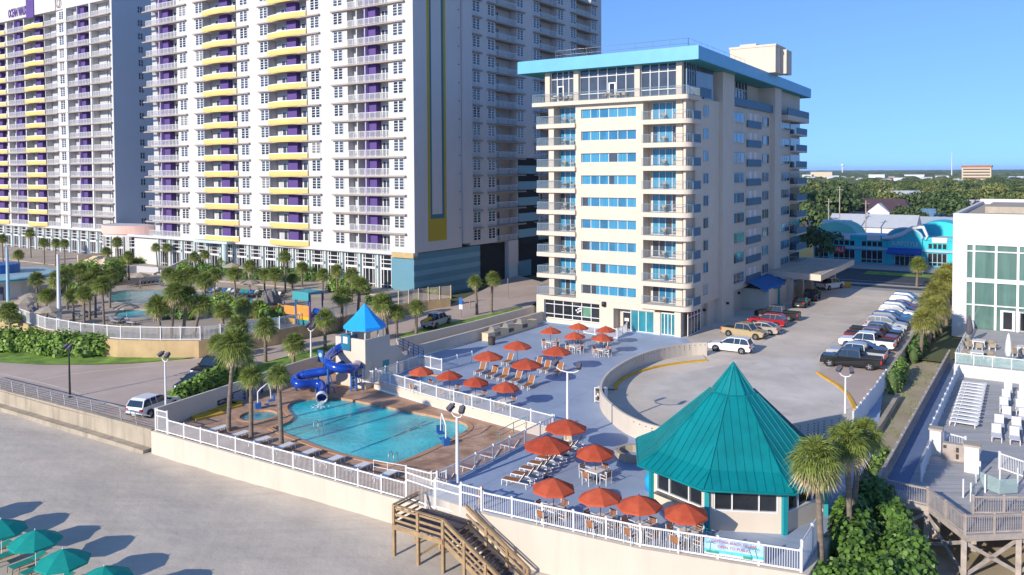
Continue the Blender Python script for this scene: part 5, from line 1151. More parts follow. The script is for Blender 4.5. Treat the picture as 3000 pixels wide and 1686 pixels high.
if r_:
    p, dx, nrm = r_; b = MB(); b.T = Matrix(((dx.x, 0, -nrm.x*-1, p.x+nrm.x*.13), (dx.y, 0, -nrm.y*-1, p.y+nrm.y*.13), (0, 1, 0, p.z), (0, 0, 0, 1))); n = 20; b.lathe([(.27, 0), (.37, .0), (.37, .06), (.27, .06), (.27, 0)], 20); tag(b.build('life_ring', 'housewhite'), 'round white life ring hanging on the sign wall', 'life ring')
sgn = thing('beach_info_sign', 'blue and white sign on dark posts by the road behind the slide', 'sign', PR(808, 935), ASITE); p = PR(808, 935); b = MB(frame(0, 0)); s_, t_ = st(p); zb_ = p.z
for x in (-.45, .45): b.bx(s_+x-.06, s_+x+.06, t_-.06, t_+.06, zb_, zb_+2.3)
b.build('post', 'metal_dark', sgn); b = MB(frame(0, 0)); b.bx(s_-.38, s_+.38, t_-.09, t_-.061, zb_+1.0, zb_+2.25); b.build('board', 'blue', sgn); b = MB(); b.T = face_T(W(s_, t_-.1, zb_+1.75), E1); b.lathe([(0, 0), (.24, 0)], 16); b.v = b.v; b.build('emblem', 'surflight', sgn)
# ================================================================= pool side pieces
def pool_lift(p, rz, label):
    t = thing('pool_lift', label, 'pool lift', p, rz, 'pool lifts'); b = MB(); b.bx(-.25, .25, -.25, .25, 0, .55); part('base', b.mesh('base', 'blue'), t)
    b = MB(); b.tube([(0, 0, .5), (0, 0, 1.5), (.25, 0, 1.75), (.9, 0, 2.2)], .06, 8); b.tube([(.9, 0, 2.2), (1.1, 0, 1.6), (1.15, 0, .8)], .05, 8); part('arm', b.mesh('arm', 'white'), t)
    b = MB(); b.bx(.9, 1.4, -.25, .25, .55, .65); b.bx(1.38, 1.46, -.25, .25, .6, 1.15); b.bx(.6, .95, -.22, .22, .25, .32); part('seat', b.mesh('seat', 'blue'), t); return t
pool_lift(P(649, 1029, -.8), .5, 'white pool lift with a blue seat behind the hot tub'); pool_lift(P(1122, 1120, -.8), ASITE+2.6, 'white pool lift with a blue seat at the right end of the big pool')
for i, (u, v, L, rr_) in enumerate(((520, 1046, 2.6, .5), (563, 1027, 2.8, .5), (590, 1014, .9, .5))):
    p = P(u, v, -.8); b = MB(); b.T = Matrix.Translation(p) @ Matrix.Rotation(rr_+.3, 4, 'Z'); b.bx(-L/2, L/2, -.75, .75, .01, .14); tag(b.build('floor_mat', 'matyellow'), ['long yellow mat nearest the fence beside the sign wall', 'long yellow mat in the middle beside the sign wall', 'small yellow mat nearest the hot tub'][i], 'mat')
def hand_rail(pts, label, mt='white'):
    t = thing('hand_rail', label, 'railing', pts[0], 0); b = MB(); b.tube([p+Vector((0, 0, .9)) for p in pts], .03, 6); b.tube([p+Vector((0, 0, .45)) for p in pts], .022, 6); b.build('bar', mt, t)
    for p in pts: m = MB(); m.tube([p, p+Vector((0, 0, .9))], .03, 6); m.build('post', mt, t)
hand_rail([P(940, 1190, -.8), P(975, 1197, -.8), P(1020, 1205, -.8)], 'white hand rail behind the sea wall fence near the gate')
hand_rail([P(1257, 1112, -.8), P(1292, 1092, -.6), P(1330, 1075, -.4)], 'greenish hand rail of the ramp at the pool end', 'soffit')
for u, v, lb in ((795, 1088, 'chrome ladder rails at the left pool steps'), (984, 1170, 'thin chrome grab rail at the sea end of the pool')):
    t = thing('pool_ladder', lb, 'ladder', P(u, v, -.8))
    for k in (-.25, .25): p = P(u, v, -.8)+E1*k; b = MB(); b.tube([p, p+Vector((0, 0, .8)), p+E2*.35+Vector((0, 0, .85)), p+E2*.6+Vector((0, 0, -.1))], .025, 6); b.build('rail', 'steel', t)
gr = thing('barbecue_counter', 'long masonry barbecue counter with three steel hooded grills', 'barbecue', W(-55.6, 82, 0), ASITE); b = MB(frame(0, 0)); b.bx(-56.1, -55.2, 77.5, 88.5, 0, .9); b.bx(-56.15, -55.15, 77.45, 88.55, .9, .96); b.build('counter', 'housecream', gr)
for t_ in (79.5, 82.5, 85.6):
    b = MB(frame(0, 0)); b.bx(-56.05, -55.25, t_-.75, t_+.75, .965, 1.15); b.tube([(-55.65, t_-.7, 1.2), (-55.65, t_+.7, 1.2)], .36, 12); b.bx(-55.28, -55.2, t_-.6, t_+.6, .3, .8, 1); b.build('grill', ['steel', 'pane_dark'], gr)
b = MB(); b.lathe([(.38, 0), (.45, .9), (.3, .95), (0, .97)], 12, P(1237, 868, 0)); tag(b.build('litter_bin', 'brown_dark'), 'dark round litter bin at the end of the barbecue counter', 'bin')
rk = thing('float_rack', 'white rack full of dark and yellow pool gear against the curved wall', 'rack', P(1515, 1015, 0)); p = P(1512, 1012, 0); b = MB(frame(*st(p)))
for x in (-.45, .45): b.bx(x-.04, x+.04, -.3, .3, 0, 1.3)
b.bx(-.45, .45, .26, .3, .1, 1.28); b.bx(-.45, .45, -.3, .3, .1, .14); b.bx(-.45, .45, -.3, .3, 1.26, 1.3); b.build('frame', 'white', rk); b = MB(frame(*st(p))); r5 = random.Random(2)
for i in range(40): x, y, z = r5.uniform(-.4, .4), r5.uniform(-.35, .25), r5.uniform(.2, 1.25); b.bx(x-.06, x+.06, y-.05, y+.05, z-.06, z+.06, r5.choice((0, 0, 0, 1, 2)))
b.build('gear', ['plastic', 'kerb', 'umbwhite'], rk)
b = MB(frame(*st(P(1595, 1150, 0)))); b.wall([(1.2*cos(a), 1.2*sin(a)) for a in [2*PI*i/12 for i in range(13)]], 0, .5, .3); tag(b.build('planter', 'concrete'), 'low round stone planter left of the pavilion', 'planter')
b = MB(); p = P(1640, 1245, 0); b.lathe([(0, 0), (.55, 0), (.62, .7), (.35, 1.05), (0, 1.1)], 14, p+Vector((.3, .8, 0))); tag(b.build('blue_tub', 'canopyblue'), 'bright blue rounded tub beside the pavilion wall', 'tub')
# banner on the sea wall fence
s_a, t_a = st(P(1775, 1370, .6)); s_b, t_b = st(P(1923, 1395, .6))
A = W(s_a, t_a); B = W(s_b, t_b)
def fence_t(s): return 39.15+(s+18)*(40.95-39.15)/7.9
A = W(s_a, fence_t(s_a)-.08); B = W(s_b, fence_t(s_b)-.08); dx = (B-A).normalized(); Lb = (B-A).length
bn = thing('banner', 'printed beach scene banner hung on the sea wall fence', 'banner', A); Tb = Matrix(((dx.x, -dx.y, 0, A.x), (dx.y, dx.x, 0, A.y), (0, 0, 1, 0), (0, 0, 0, 1)))
dm('banner_sky', (.22, .45, .72), .6, .25, 1.5, col2=(.45, .62, .75)); dm('banner_sea', (.10, .50, .55), .6, .2, 2); dm('banner_sand', (.62, .58, .52), .6, .1, 2); dm('banner_red', (.62, .03, .08), .6, .1, 2); dm('banner_green', (.03, .28, .20), .6, .3, 2); dm('banner_navy', (.03, .10, .22), .6, .3, 2)
b = MB(Tb); b.bx(0, Lb, -.01, .01, .5, 1.05); b.bx(0, Lb, -.011, .009, .34, .5, 1); b.bx(0, Lb, -.012, .008, .22, .34, 2); b.build('cloth', ['banner_sky', 'banner_sea', 'banner_sand'], bn)
b = MB(Tb)
for x, lean in ((.28, .05), (Lb-.3, -.12), (Lb-.55, -.2)):
    b.bar((x, -.02, .36), (x+lean, -.02, .85), .035, .02)
    for k in range(6): a = PI*k/5; b.bar((x+lean, -.02, .85), (x+lean+.26*cos(a), -.02, .85+.14*sin(a)-.05), .03, .015, 1)
b.bx(.1, .75, -.018, -.013, .3, .42, 1); b.bx(Lb-1.0, Lb-.55, -.018, -.013, .26, .4, 1); b.build('palm_print', ['banner_navy', 'banner_green'], bn)
Tf = face_T(A+dx*(Lb*.5), dx); text('DAYTONA BEACH TIKI BAR', .19, rel(bn, Tf @ TR(0, .94, .03)), 'banner_red', bn, 'lettering', .004, sx=.95); text('OPEN TO PUBLIC', .22, rel(bn, Tf @ TR(0, .68, .03)), 'banner_red', bn, 'lettering', .004, sx=.95)
# ================================================================= palms
def palm_mesh(seed, R_=1.9, nf=46, dead=18, skirt=.5):
    r = random.Random(seed); g = MB(); dd = MB()
    def frond(b, az, el, L, droop, n=15, wf=.036):
        st_ = Vector((0, 0, 0)); d = Vector((cos(az)*cos(el), sin(az)*cos(el), sin(el))); side = Vector((-sin(az), cos(az), 0)); pet = d*L*.38; pet.z -= droop*.06*L
        b.bar(st_, pet, .035, .02); up = side.cross(d)
        for k in range(n):
            a = (k/(n-1)-.5)*R(168); ll = L*.62*(1-.28*abs(a)/R(84))*r.uniform(.88, 1.08); dirn = (d*cos(a)+side*sin(a)).normalized(); m = pet+dirn*ll*.55; m.z -= droop*ll*.10; e = pet+dirn*ll; e.z -= droop*ll*.42
            wv = dirn.cross(up).normalized()*wf*L*.55; p0 = pet+dirn*.03
            tw = up*wf*.35*r.uniform(-1, 1)
            b.add([p0-wv*.35, p0+wv*.35, m+wv+tw, m-wv-tw, e], [(0, 1, 2, 3), (3, 2, 4)])
    for i in range(nf):
        f = i/nf; el = R(80)-R(112)*f**1.05+r.uniform(-.14, .14); frond(g, i*2.399+r.uniform(-.25, .25), el, R_*r.uniform(.85, 1.08), .7+f*.8)
    for i in range(dead):
        el = -R(28)-R(50)*(i/dead)+r.uniform(-.12, .12); frond(dd, i*2.399+r.uniform(-.2, .2), el, R_*r.uniform(.6, .85)*(1.0+skirt*.3), .8, 12, .034)
    return g.mesh('crown', 'frond'), dd.mesh('dead_frond', 'frond_dead')
PALMS = [palm_mesh(s, 1.0, nf, dd) for s, nf, dd in ((1, 60, 26), (2, 70, 36), (3, 56, 20))]; PSK = palm_mesh(9, 1.0, 64, 90, 1.0)
DARKP = mat('frond_fresh', (.045, .10, .015), .55, .25, 1.2, island=.5, col2=(.11, .19, .04), trans=.25); YELP = mat('frond_yellow', (.23, .25, .045), .6, .25, 1.2, island=.4, col2=(.36, .35, .09), trans=.3)  # darker green fronds, and lighter yellow-green ones for the car park palm row
M['frond_fresh'] = DARKP; M['frond_yellow'] = YELP
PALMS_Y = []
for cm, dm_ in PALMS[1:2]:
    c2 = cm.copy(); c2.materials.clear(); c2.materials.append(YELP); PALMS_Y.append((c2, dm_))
def palm(base, u, v, rad, label, var=None, r0=.17, group='sabal palms', yel=False):
    d = ray(u, v); f = base.y/d.y; cp = EYE+d*f                      # crown centre at the trunk's distance
    t = thing('palm_tree', label, 'palm', base, 0, group); k = var if var is not None else int(u*7+v*3) % 3; cm, dmm = PSK if var == 9 else (PALMS_Y[0] if yel else PALMS[k])
    h = cp-base; b = MB(); pts = [Vector((h.x*(x**1.6), h.y*(x**1.6), h.z*x)) for x in (0, .15, .4, .7, .93, 1.0)]; b.tube([Vector((0, 0, -.2))]+pts[1:], [r0*1.3, r0*1.05, r0, r0*.92, r0*1.0, r0*.8], 9)
    part('trunk', b.mesh('trunk', 'palmtrunk'), t); T = Matrix.Translation(h) @ Matrix.Rotation((u*13) % 6.28, 4, 'Z') @ Matrix.Diagonal((rad, rad, rad*.95, 1))
    part('crown', cm, t, T); part('dead_frond', dmm, t, T)
    return t
palm(P(575, 1085, -.8), 590, 866, 2.15, 'tall palm at the seaward end of the pool deck, its trunk leaning', 1)
palm(P(632, 1103, -.8), 632, 945, 1.35, 'middle palm of three beside the pool, in front of the hot tub', 0); palm(P(708, 1120, -.8), 700, 943, 1.3, 'palm rising in front of the left pool steps', 2)
palm(W(-9.6, 43.2, -2.3), 2053, 1150, 1.75, 'big shaggy palm with hanging dead fronds right of the pavilion', 9); palm(W(-8.9, 46.5, -1.9), 2132, 1108, 1.6, 'shaggy palm just behind the big one right of the pavilion', 9); palm(W(-9.2, 48.5, -1.5), 2170, 1092, 1.5, 'rearmost palm in the clump right of the pavilion', 1)
for (u, v, bu, bv, rr_, lb, kd) in [
    (668, 822, 668, 912, 2.0, 'palm on the lawn left of the slide lamp post', 1), (740, 862, 738, 920, 1.9, 'short palm just left of the slide lamp post', 0), (818, 800, 818, 882, 2.0, 'palm right behind the slide lamp post', 2),
    (862, 742, 860, 832, 2.1, 'tall palm on the lawn left of the blue canopy', 1), (905, 715, 900, 822, 1.9, 'palm behind the blue canopy beside the slatted fence', 0), (962, 762, 975, 850, 2.2, 'shaggy palm leaning right behind the blue canopy', 9), (998, 785, 998, 848, 1.7, 'low palm tucked beside the shaggy one behind the blue canopy', 1),
    (1048, 772, 1047, 843, 1.7, 'palm on the bright lawn behind the silver pickup', 2), (1195, 707, 1200, 792, 1.6, 'left palm of the pair on the lawn near the hotel', 1), (1240, 700, 1236, 787, 1.8, 'right palm of the pair on the lawn near the hotel', 1),
    (598, 818, 602, 905, 2.0, 'palm behind the tall pool palm on the road lawn', 0), (548, 862, 550, 905, 1.8, 'palm beside the black truck on the road', 2),
    (396, 768, 407, 898, 2.1, 'leftmost palm of the four against the tan wall', 1), (440, 735, 430, 897, 2.1, 'second palm of the four against the tan wall', 0), (470, 745, 460, 891, 2.2, 'third palm of the four against the tan wall', 1), (508, 765, 484, 889, 2.0, 'rightmost palm of the four against the tan wall', 2)]:
    palm(PR(bu, bv), u, v, rr_*.9, lb, kd, .19)
for i, (u, v, bu, bv, rr_, lb) in enumerate([
    (146, 700, 148, 812, 1.8, 'beside the tall white pole'), (118, 742, 118, 806, 1.5, 'left of the tall white pole'), (182, 742, 186, 815, 1.5, 'just right of the tall white pole'), (212, 738, 212, 826, 1.5, 'second right of the tall white pole'), (256, 716, 262, 825, 1.7, 'by the left tip of the large resort pool'), (225, 705, 226, 805, 1.8, 'behind the resort pool tip'),
    (240, 690, 241, 800, 1.7, 'in the thicket behind the sun sails'), (22, 782, 26, 826, 1.7, 'at the left end of the curving fence'), (450, 700, 452, 770, 2.0, 'at the far edge of the large resort pool'), (480, 690, 480, 768, 1.9, 'second at the far edge of the large resort pool'), (540, 690, 540, 745, 1.6, 'left of the coloured loungers'), (590, 688, 592, 748, 1.7, 'in front of the coloured loungers'),
    (628, 668, 628, 738, 1.5, 'among the coloured loungers'), (692, 690, 692, 752, 1.6, 'right of the coloured loungers'), (716, 645, 718, 735, 1.5, 'tall and thin behind the play tower'), (760, 672, 760, 725, 1.5, 'behind the play tower roof'), (812, 690, 812, 755, 1.5, 'right of the play tower'), (848, 680, 848, 745, 1.5, 'near the tan slatted fence'), (885, 690, 885, 758, 1.6, 'at the road end of the resort deck'), (650, 775, 655, 800, 1.7, 'low and bushy in front of the play tower'), (612, 770, 612, 822, 1.6, 'inside the curving fence by the play tower')]):
    palm(P(bu, bv, 1.2), u, v, rr_*1.02, 'resort palm '+lb, i % 3, .14, 'resort deck palms')
for i, (u, v, bu, bv, rr_, lb) in enumerate([(75, 586, 78, 650, 1.7, 'far left one'), (110, 610, 112, 665, 1.5, 'second one'), (140, 610, 140, 668, 1.5, 'third one'), (162, 612, 163, 668, 1.5, 'fourth one, by the broad stair'), (5, 600, 8, 665, 1.6, 'one at the photo edge'), (294, 608, 298, 702, 1.5, 'tall one before the pink pavilion'), (322, 642, 325, 704, 1.3, 'short one before the pink pavilion'), (268, 632, 268, 690, 1.4, 'one left of the pink pavilion'),
    (392, 622, 396, 672, 1.4, 'left of a pair right of the pink pavilion'), (420, 622, 422, 674, 1.4, 'right of a pair right of the pink pavilion'), (488, 645, 492, 690, 1.5, 'one left of the ramp'), (515, 640, 517, 690, 1.4, 'one by the ramp'), (560, 655, 562, 690, 1.2, 'small one by the aqua columns'), (46, 640, 48, 690, 1.5, 'one behind the round bar')]):
    palm(P(bu, bv, 1.3), u, v, rr_*.95, 'palm in front of the tower colonnade, '+lb, i % 3, .13, 'colonnade palms')
palm(P(2306, 722, 0), 2311, 664, 2.0, 'lone street palm between the car park and the road', 1, .2)
for i, (u, v, t_, rr_) in enumerate(((2325, 803, 96, 1.95), (2354, 772, 102, 1.9), (2338, 758, 106, 1.9), (2356, 732, 112, 2.1), (2374, 704, 118, 2.3), (2386, 688, 124, 2.3))):
    palm(W(-11.4+i*.1, t_, -.35), u, v, rr_, 'yellow green palm, %s in the row between parked cars and white building' % ORD[i], 1, .2, 'palms beside the car park wall', yel=True)
# ================================================================= hedges and shrubs
def leaves(blobs, n, size, seed, mt, surf=.75, sq=1.0):
    r = random.Random(seed); b = MB(); tot = sum(x[3]*x[4] for x in blobs)
    for cx, cy, cz, rx, ry, rz in blobs:
        for _ in range(int(n*rx*ry/tot)):
            th = r.random()*2*PI; cph = r.uniform(-.25, 1); sph = math.sqrt(max(0, 1-cph*cph)); rad = r.uniform(surf, 1.05) if r.random() < .85 else r.uniform(.4, surf)
            nx, ny, nz = sph*cos(th), sph*sin(th), cph; p = Vector((cx+rx*nx*rad, cy+ry*ny*rad, cz+rz*nz*rad))
            nn = (Vector((nx, ny, nz+.35))+Vector((r.gauss(0, .45), r.gauss(0, .45), r.gauss(0, .4)))).normalized(); tx = nn.cross(Vector((r.random()-.5, r.random()-.5, r.random()-.5))).normalized(); ty = nn.cross(tx); s = size*r.uniform(.6, 1.3)
            b.add([p-tx*s*.5, p-tx*s*.22+ty*s*.42, p+tx*s*.3+ty*s*.38, p+tx*s*.55, p+tx*s*.3-ty*s*.38, p-tx*s*.22-ty*s*.42], [(0, 1, 2, 3, 4, 5)])
    return b
def hedge(name, path, w_, h, n, size, mt, label, seed, cat='hedge', core=True, wob=.25):
    r = random.Random(seed); bl = []; L = 0
    for i in range(len(path)-1):
        a, c = path[i], path[i+1]; k = max(1, int((c-a).length/(w_*.55)))
        for j in range(k): p = a+(c-a)*(j/k); bl.append((p.x+r.uniform(-.3, .3)*w_*.4, p.y+r.uniform(-.3, .3)*w_*.4, p.z+h*.30, w_*.62*r.uniform(.8, 1.2), w_*.62*r.uniform(.8, 1.2), h*.68*r.uniform(1-wob, 1+wob)))
    t = thing(name, label, cat, path[0]); leaves(bl, n, size, seed, mt).build('foliage', mt, t)
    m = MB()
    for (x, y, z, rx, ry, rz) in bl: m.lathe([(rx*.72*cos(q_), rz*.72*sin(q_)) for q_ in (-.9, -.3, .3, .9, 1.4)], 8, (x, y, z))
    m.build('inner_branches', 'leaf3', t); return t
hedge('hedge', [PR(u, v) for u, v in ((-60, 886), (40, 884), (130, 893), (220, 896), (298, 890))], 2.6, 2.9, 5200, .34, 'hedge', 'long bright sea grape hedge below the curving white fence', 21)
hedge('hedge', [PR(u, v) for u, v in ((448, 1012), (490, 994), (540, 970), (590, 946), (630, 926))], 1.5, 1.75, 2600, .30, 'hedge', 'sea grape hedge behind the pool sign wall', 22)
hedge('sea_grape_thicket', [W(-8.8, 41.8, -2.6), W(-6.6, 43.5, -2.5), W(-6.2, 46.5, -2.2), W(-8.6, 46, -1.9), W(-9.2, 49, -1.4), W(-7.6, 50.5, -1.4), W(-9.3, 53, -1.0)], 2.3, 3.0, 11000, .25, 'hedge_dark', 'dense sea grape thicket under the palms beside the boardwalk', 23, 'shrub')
hedge('shrub', [W(-9.4, 57, -.4), W(-9.6, 62, -.35)], .8, 1.0, 420, .22, 'hedge', 'small green shrub against the boardwalk side', 24, 'shrub')
hedge('shrub', [W(-11.7, 80, -.35), W(-11.8, 88, -.35)], 1.0, 2.4, 700, .24, 'hedge', 'leafy shrub under the nearest car park palm', 25, 'shrub')
hedge('shrub', [W(-11.9, 94, -.35), W(-11.9, 104, -.35), W(-12, 114, -.35)], 1.2, 2.2, 1100, .26, 'hedge_dark', 'dark shrubs along the foot of the palm row', 26, 'shrub')
hedge('hedge', [P(u, v, 1.3) for u, v in ((340, 663), (380, 664), (438, 663))], 1.3, 1.5, 900, .3, 'hedge_lime', 'clipped lime green hedge in front of the pink pavilion', 27)
hedge('shrub', [P(312, 664, 1.3), P(330, 668, 1.3)], 1.2, 2.2, 420, .3, 'hedge_lime', 'round lime green shrub left of the clipped hedge', 28, 'shrub')
hedge('hedge', [P(u, v, 1.2) for u, v in ((620, 706), (680, 706), (740, 708), (800, 712))], 1.9, 2.6, 2200, .3, 'hedge_dark', 'dark green hedge behind the coloured loungers', 29)
hedge('shrub', [P(u, v, 1.2) for u, v in ((205, 712), (240, 722), (280, 718), (300, 705))], 2.4, 4.4, 2600, .36, 'hedge', 'big olive green shrub mass below the broad stair', 30, 'shrub')
hedge('shrub', [P(460, 690, 1.2), P(475, 694, 1.2)], 1.6, 2.6, 700, .3, 'hedge', 'round green shrub left of the promenade ramp', 31, 'shrub')
hedge('shrub', [P(160, 690, 1.2), P(190, 690, 1.2)], 1.5, 2.0, 600, .3, 'hedge', 'green shrub behind the round bar roof', 32, 'shrub')
hedge('shrub', [P(2150, 1350, -2.4), P(2230, 1330, -2.3)], 1.8, 1.5, 900, .3, 'hedge_dark', 'low sea grape bushes at the foot of the boardwalk piles', 33, 'shrub')
hedge('shrub', [P(1075, 735, 1.0), P(1105, 740, 1.0)], .8, .8, 150, .25, 'hedge_dark', 'small shrub by the striped teal wall', 34, 'shrub')
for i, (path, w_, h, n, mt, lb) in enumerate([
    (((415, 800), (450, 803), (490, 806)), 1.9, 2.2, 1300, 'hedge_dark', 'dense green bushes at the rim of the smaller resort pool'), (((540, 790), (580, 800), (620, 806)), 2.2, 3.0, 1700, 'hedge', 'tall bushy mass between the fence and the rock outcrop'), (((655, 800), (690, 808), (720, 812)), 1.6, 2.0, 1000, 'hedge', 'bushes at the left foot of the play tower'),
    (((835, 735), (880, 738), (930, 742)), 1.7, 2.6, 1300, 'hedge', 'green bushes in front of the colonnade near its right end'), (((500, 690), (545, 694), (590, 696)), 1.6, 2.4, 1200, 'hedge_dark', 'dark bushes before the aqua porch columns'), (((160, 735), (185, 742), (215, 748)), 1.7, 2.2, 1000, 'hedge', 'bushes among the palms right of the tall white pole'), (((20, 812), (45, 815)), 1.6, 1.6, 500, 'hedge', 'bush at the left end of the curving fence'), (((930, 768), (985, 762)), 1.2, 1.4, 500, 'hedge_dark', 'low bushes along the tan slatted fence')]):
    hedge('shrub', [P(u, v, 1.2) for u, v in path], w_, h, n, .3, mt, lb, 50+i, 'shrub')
for i, (u, v, bu, bv, rr_, lb) in enumerate([(168, 690, 170, 780, 1.6, 'behind the tall white pole'), (200, 680, 202, 770, 1.7, 'in the thicket, left side'), (275, 690, 277, 775, 1.6, 'by the far rim of the large resort pool'), (425, 690, 428, 745, 1.8, 'at the right rim of the large resort pool'), (515, 705, 516, 780, 1.8, 'over the bushes right of the smaller pool'), (560, 780, 562, 822, 1.7, 'in the bushy mass by the rock'), (665, 690, 666, 742, 1.4, 'left of the thin tall palm'), (735, 700, 736, 745, 1.3, 'just behind the play tower posts'), (905, 712, 905, 760, 1.5, 'left of the slatted fence'), (92, 700, 94, 780, 1.5, 'right of the round bar roof')]):
    palm(P(bu, bv, 1.2), u, v, rr_, 'resort palm '+lb, i % 3, .14, 'resort deck palms')
# grass tufts on the dune strip
r6 = random.Random(8); b = MB()
for i in range(1500):
    s_ = r6.uniform(-12.3, -8.9); t_ = r6.uniform(58, 118); p = W(s_, t_, -.35)
    if MN.noise((s_*.5, t_*.3, 2)) < .05: continue
    a = r6.random()*6.3; h = r6.uniform(.12, .4); b.add([p+Vector((cos(a)*.03, sin(a)*.03, 0)), p-Vector((cos(a)*.03, sin(a)*.03, 0)), p+Vector((r6.gauss(0, .1), r6.gauss(0, .1), h))], [(0, 1, 2)])
o = b.build('dune_grass', 'hedge'); tag(o, 'sparse grass growing on the sandy dune strip', 'grass', None, 'stuff')
# ================================================================= vehicles
def car_kind(ty):
    """a car pointing along +x, wheels on z = 0"""
    L, W_ = dict(suv=(4.75, 1.9), sedan=(4.75, 1.82), pickup=(5.8, 1.98))[ty]; h = L/2; w2 = W_/2
    if ty == 'suv': low = [(-h, .45), (-h+.05, .85), (-h+.12, 1.05), (h-1.55, 1.05), (h-1.35, 1.02), (h-.25, .88), (h-.03, .7), (h, .45), (h-.15, .3), (-h+.15, .3)]; cab = [(-h+.12, 1.05), (-h+.38, 1.55), (-h+.7, 1.68), (h-2.6, 1.68), (h-2.2, 1.6), (h-1.4, 1.05)]
    elif ty == 'sedan': low = [(-h, .45), (-h+.03, .8), (-h+.15, .98), (-h+.9, 1.0), (h-1.5, .98), (h-.3, .82), (h-.03, .65), (h, .4), (h-.15, .25), (-h+.15, .25)]; cab = [(-h+.55, 1.0), (-h+1.3, 1.36), (-h+1.8, 1.43), (h-2.55, 1.43), (h-2.2, 1.36), (h-1.4, .98)]
    else: low = [(-h, .55), (-h, 1.12), (-h+.05, 1.15), (h-1.75, 1.15), (h-.25, 1.08), (h-.03, .95), (h, .5), (h-.15, .38), (-h+.2, .42)]; cab = [(-h+2.0, 1.14), (-h+2.1, 1.82), (-h+2.3, 1.88), (h-2.35, 1.88), (h-2.0, 1.8), (h-1.45, 1.14)]
    def loft(b, prof, wf, mi=0):
        n = len(prof); secs = [-1, 1]; vs = []
        for s in (-1, 1):
            for x, z in prof: vs.append((x, s*wf(x, z), z))
        for x, z in prof: pass
        b.add(vs, [(i, (i+1) % n, n+(i+1) % n, n+i) for i in range(n)], mi); b.add(vs, [tuple(range(n))], mi); b.add(vs, [tuple(reversed(range(n, 2*n)))], mi)
    t = thing('parked_car', 'car', 'pickup truck' if ty == 'pickup' else 'car')
    wl = lambda x, z: w2*(.97 if z < .5 else (1.0 if z < .85 else .955))*(1-.07*max(0, abs(x)/h-.82)/.18)
    b = MB(); loft(b, low, wl); b.bx(-h+.6, h-.6, -w2+.15, w2-.15, .22, .4)
    zb, zt = cab[0][1], max(z for x, z in cab); wc = lambda x, z: w2*(.93-.17*(z-zb)/(zt-zb))
    roof = [(x, z+.012) for x, z in cab if z > zt-.14]; roof += [(x, z-.05) for x, z in reversed([q for q in cab if q[1] > zt-.14])]; loft(b, roof, lambda x, z: wc(x, min(z, zt))+.008)
    for s in (-1, 1):                                   # pillars
        xs_ = [(cab[0], cab[1]), (cab[-1], cab[-2])]
        for p, q_ in xs_: b.bar((p[0], s*wc(*p), p[1]), (q_[0], s*wc(*q_), q_[1]), .08, .06)
        xm = (cab[0][0]+cab[-1][0])/2+.05; b.bar((xm, s*(wc(xm, zb)+.004), zb), (xm-.05, s*(wc(xm, zt)+.004), zt), .1, .03)
        if ty == 'suv': xm = cab[0][0]+1.05; b.bar((xm, s*(wc(xm, zb)+.004), zb), (xm-.1, s*(wc(xm, zt)+.004), zt), .1, .03)
    bm = b.mesh('body', 'paint_white'); bo = part('body', bm, t); bo.material_slots[0].link = 'OBJECT'
    b = MB(); loft(b, cab, wc); part('window_glass', b.mesh('window_glass', 'carglass'), t)
    if ty == 'pickup': b = MB(); b.bx(-h+.12, -h+1.95, -w2+.2, w2-.2, 1.10, 1.158); b.bx(-h+.04, -h+1.96, -w2+.11, -w2+.2, 1.12, 1.2, 0); b.bx(-h+.04, -h+1.96, w2-.2, w2-.11, 1.12, 1.2); part('cargo_bed', b.mesh('cargo_bed', 'plastic'), t)
    r0 = .40 if ty == 'pickup' else .36 if ty == 'suv' else .33
    for x in (-h+.95+(.2 if ty == 'pickup' else 0), h-.92):
        for s in (-1, 1):
            m = MB(); m.T = Matrix.Translation((x, s*(w2-.10), r0)) @ Matrix.Rotation(-s*PI/2, 4, 'X'); m.lathe([(0, -.1), (r0, -.1), (r0, .08), (r0*.92, .115), (r0*.66, .118)], 18); wo = part('wheel', m.mesh('wheel', 'tyre'), t)
            m = MB(); m.T = Matrix.Translation((x, s*(w2-.10), r0)) @ Matrix.Rotation(-s*PI/2, 4, 'X'); m.lathe([(r0*.66, .117), (r0*.6, .07), (r0*.18, .085), (0, .10)], 18)
            for k in range(5): a = 2*PI*k/5; m.bar((0, 0, .11), (r0*.62*cos(a), r0*.62*sin(a), .11), .07, .03)
            part('rim', m.mesh('rim', 'rim'), wo)
            m = MB(); m.T = Matrix.Translation((x, s*(wl(x, .6)+.001), r0)) @ Matrix.Rotation(-s*PI/2, 4, 'X'); m.lathe([(0, 0), (r0*1.13, 0), (r0*1.13, .012)], 18, a0=0, a1=2*PI); part('wheel_arch', m.mesh('wheel_arch', 'plastic'), t)
    for s in (-1, 1):
        m = MB(); m.bx(h-.16, h-.005, s*(w2-.42)-.2, s*(w2-.42)+.2, .62, .78) if ty != 'pickup' else m.bx(h-.1, h+.01, s*(w2-.33)-.17, s*(w2-.33)+.17, .72, .96); part('headlight', m.mesh('headlight', 'lampw'), t)
        m = MB(); m.bx(-h-.01, -h+.16, s*(w2-.2)-.13, s*(w2-.2)+.17 if s > 0 else s*(w2-.2)+.13, .72, .92) if ty != 'pickup' else m.bx(-h-.012, -h+.12, s*(w2-.13)-.1, s*(w2-.13)+.1, .7, 1.08); part('taillight', m.mesh('taillight', 'lampr'), t)
        m = MB(); m.bx(cab[-1][0]-.25, cab[-1][0]-.08, s*(w2+.1)-.09, s*(w2+.1)+.09, zb-.02, zb+.12); part('mirror', m.mesh('mirror', 'plastic'), t)
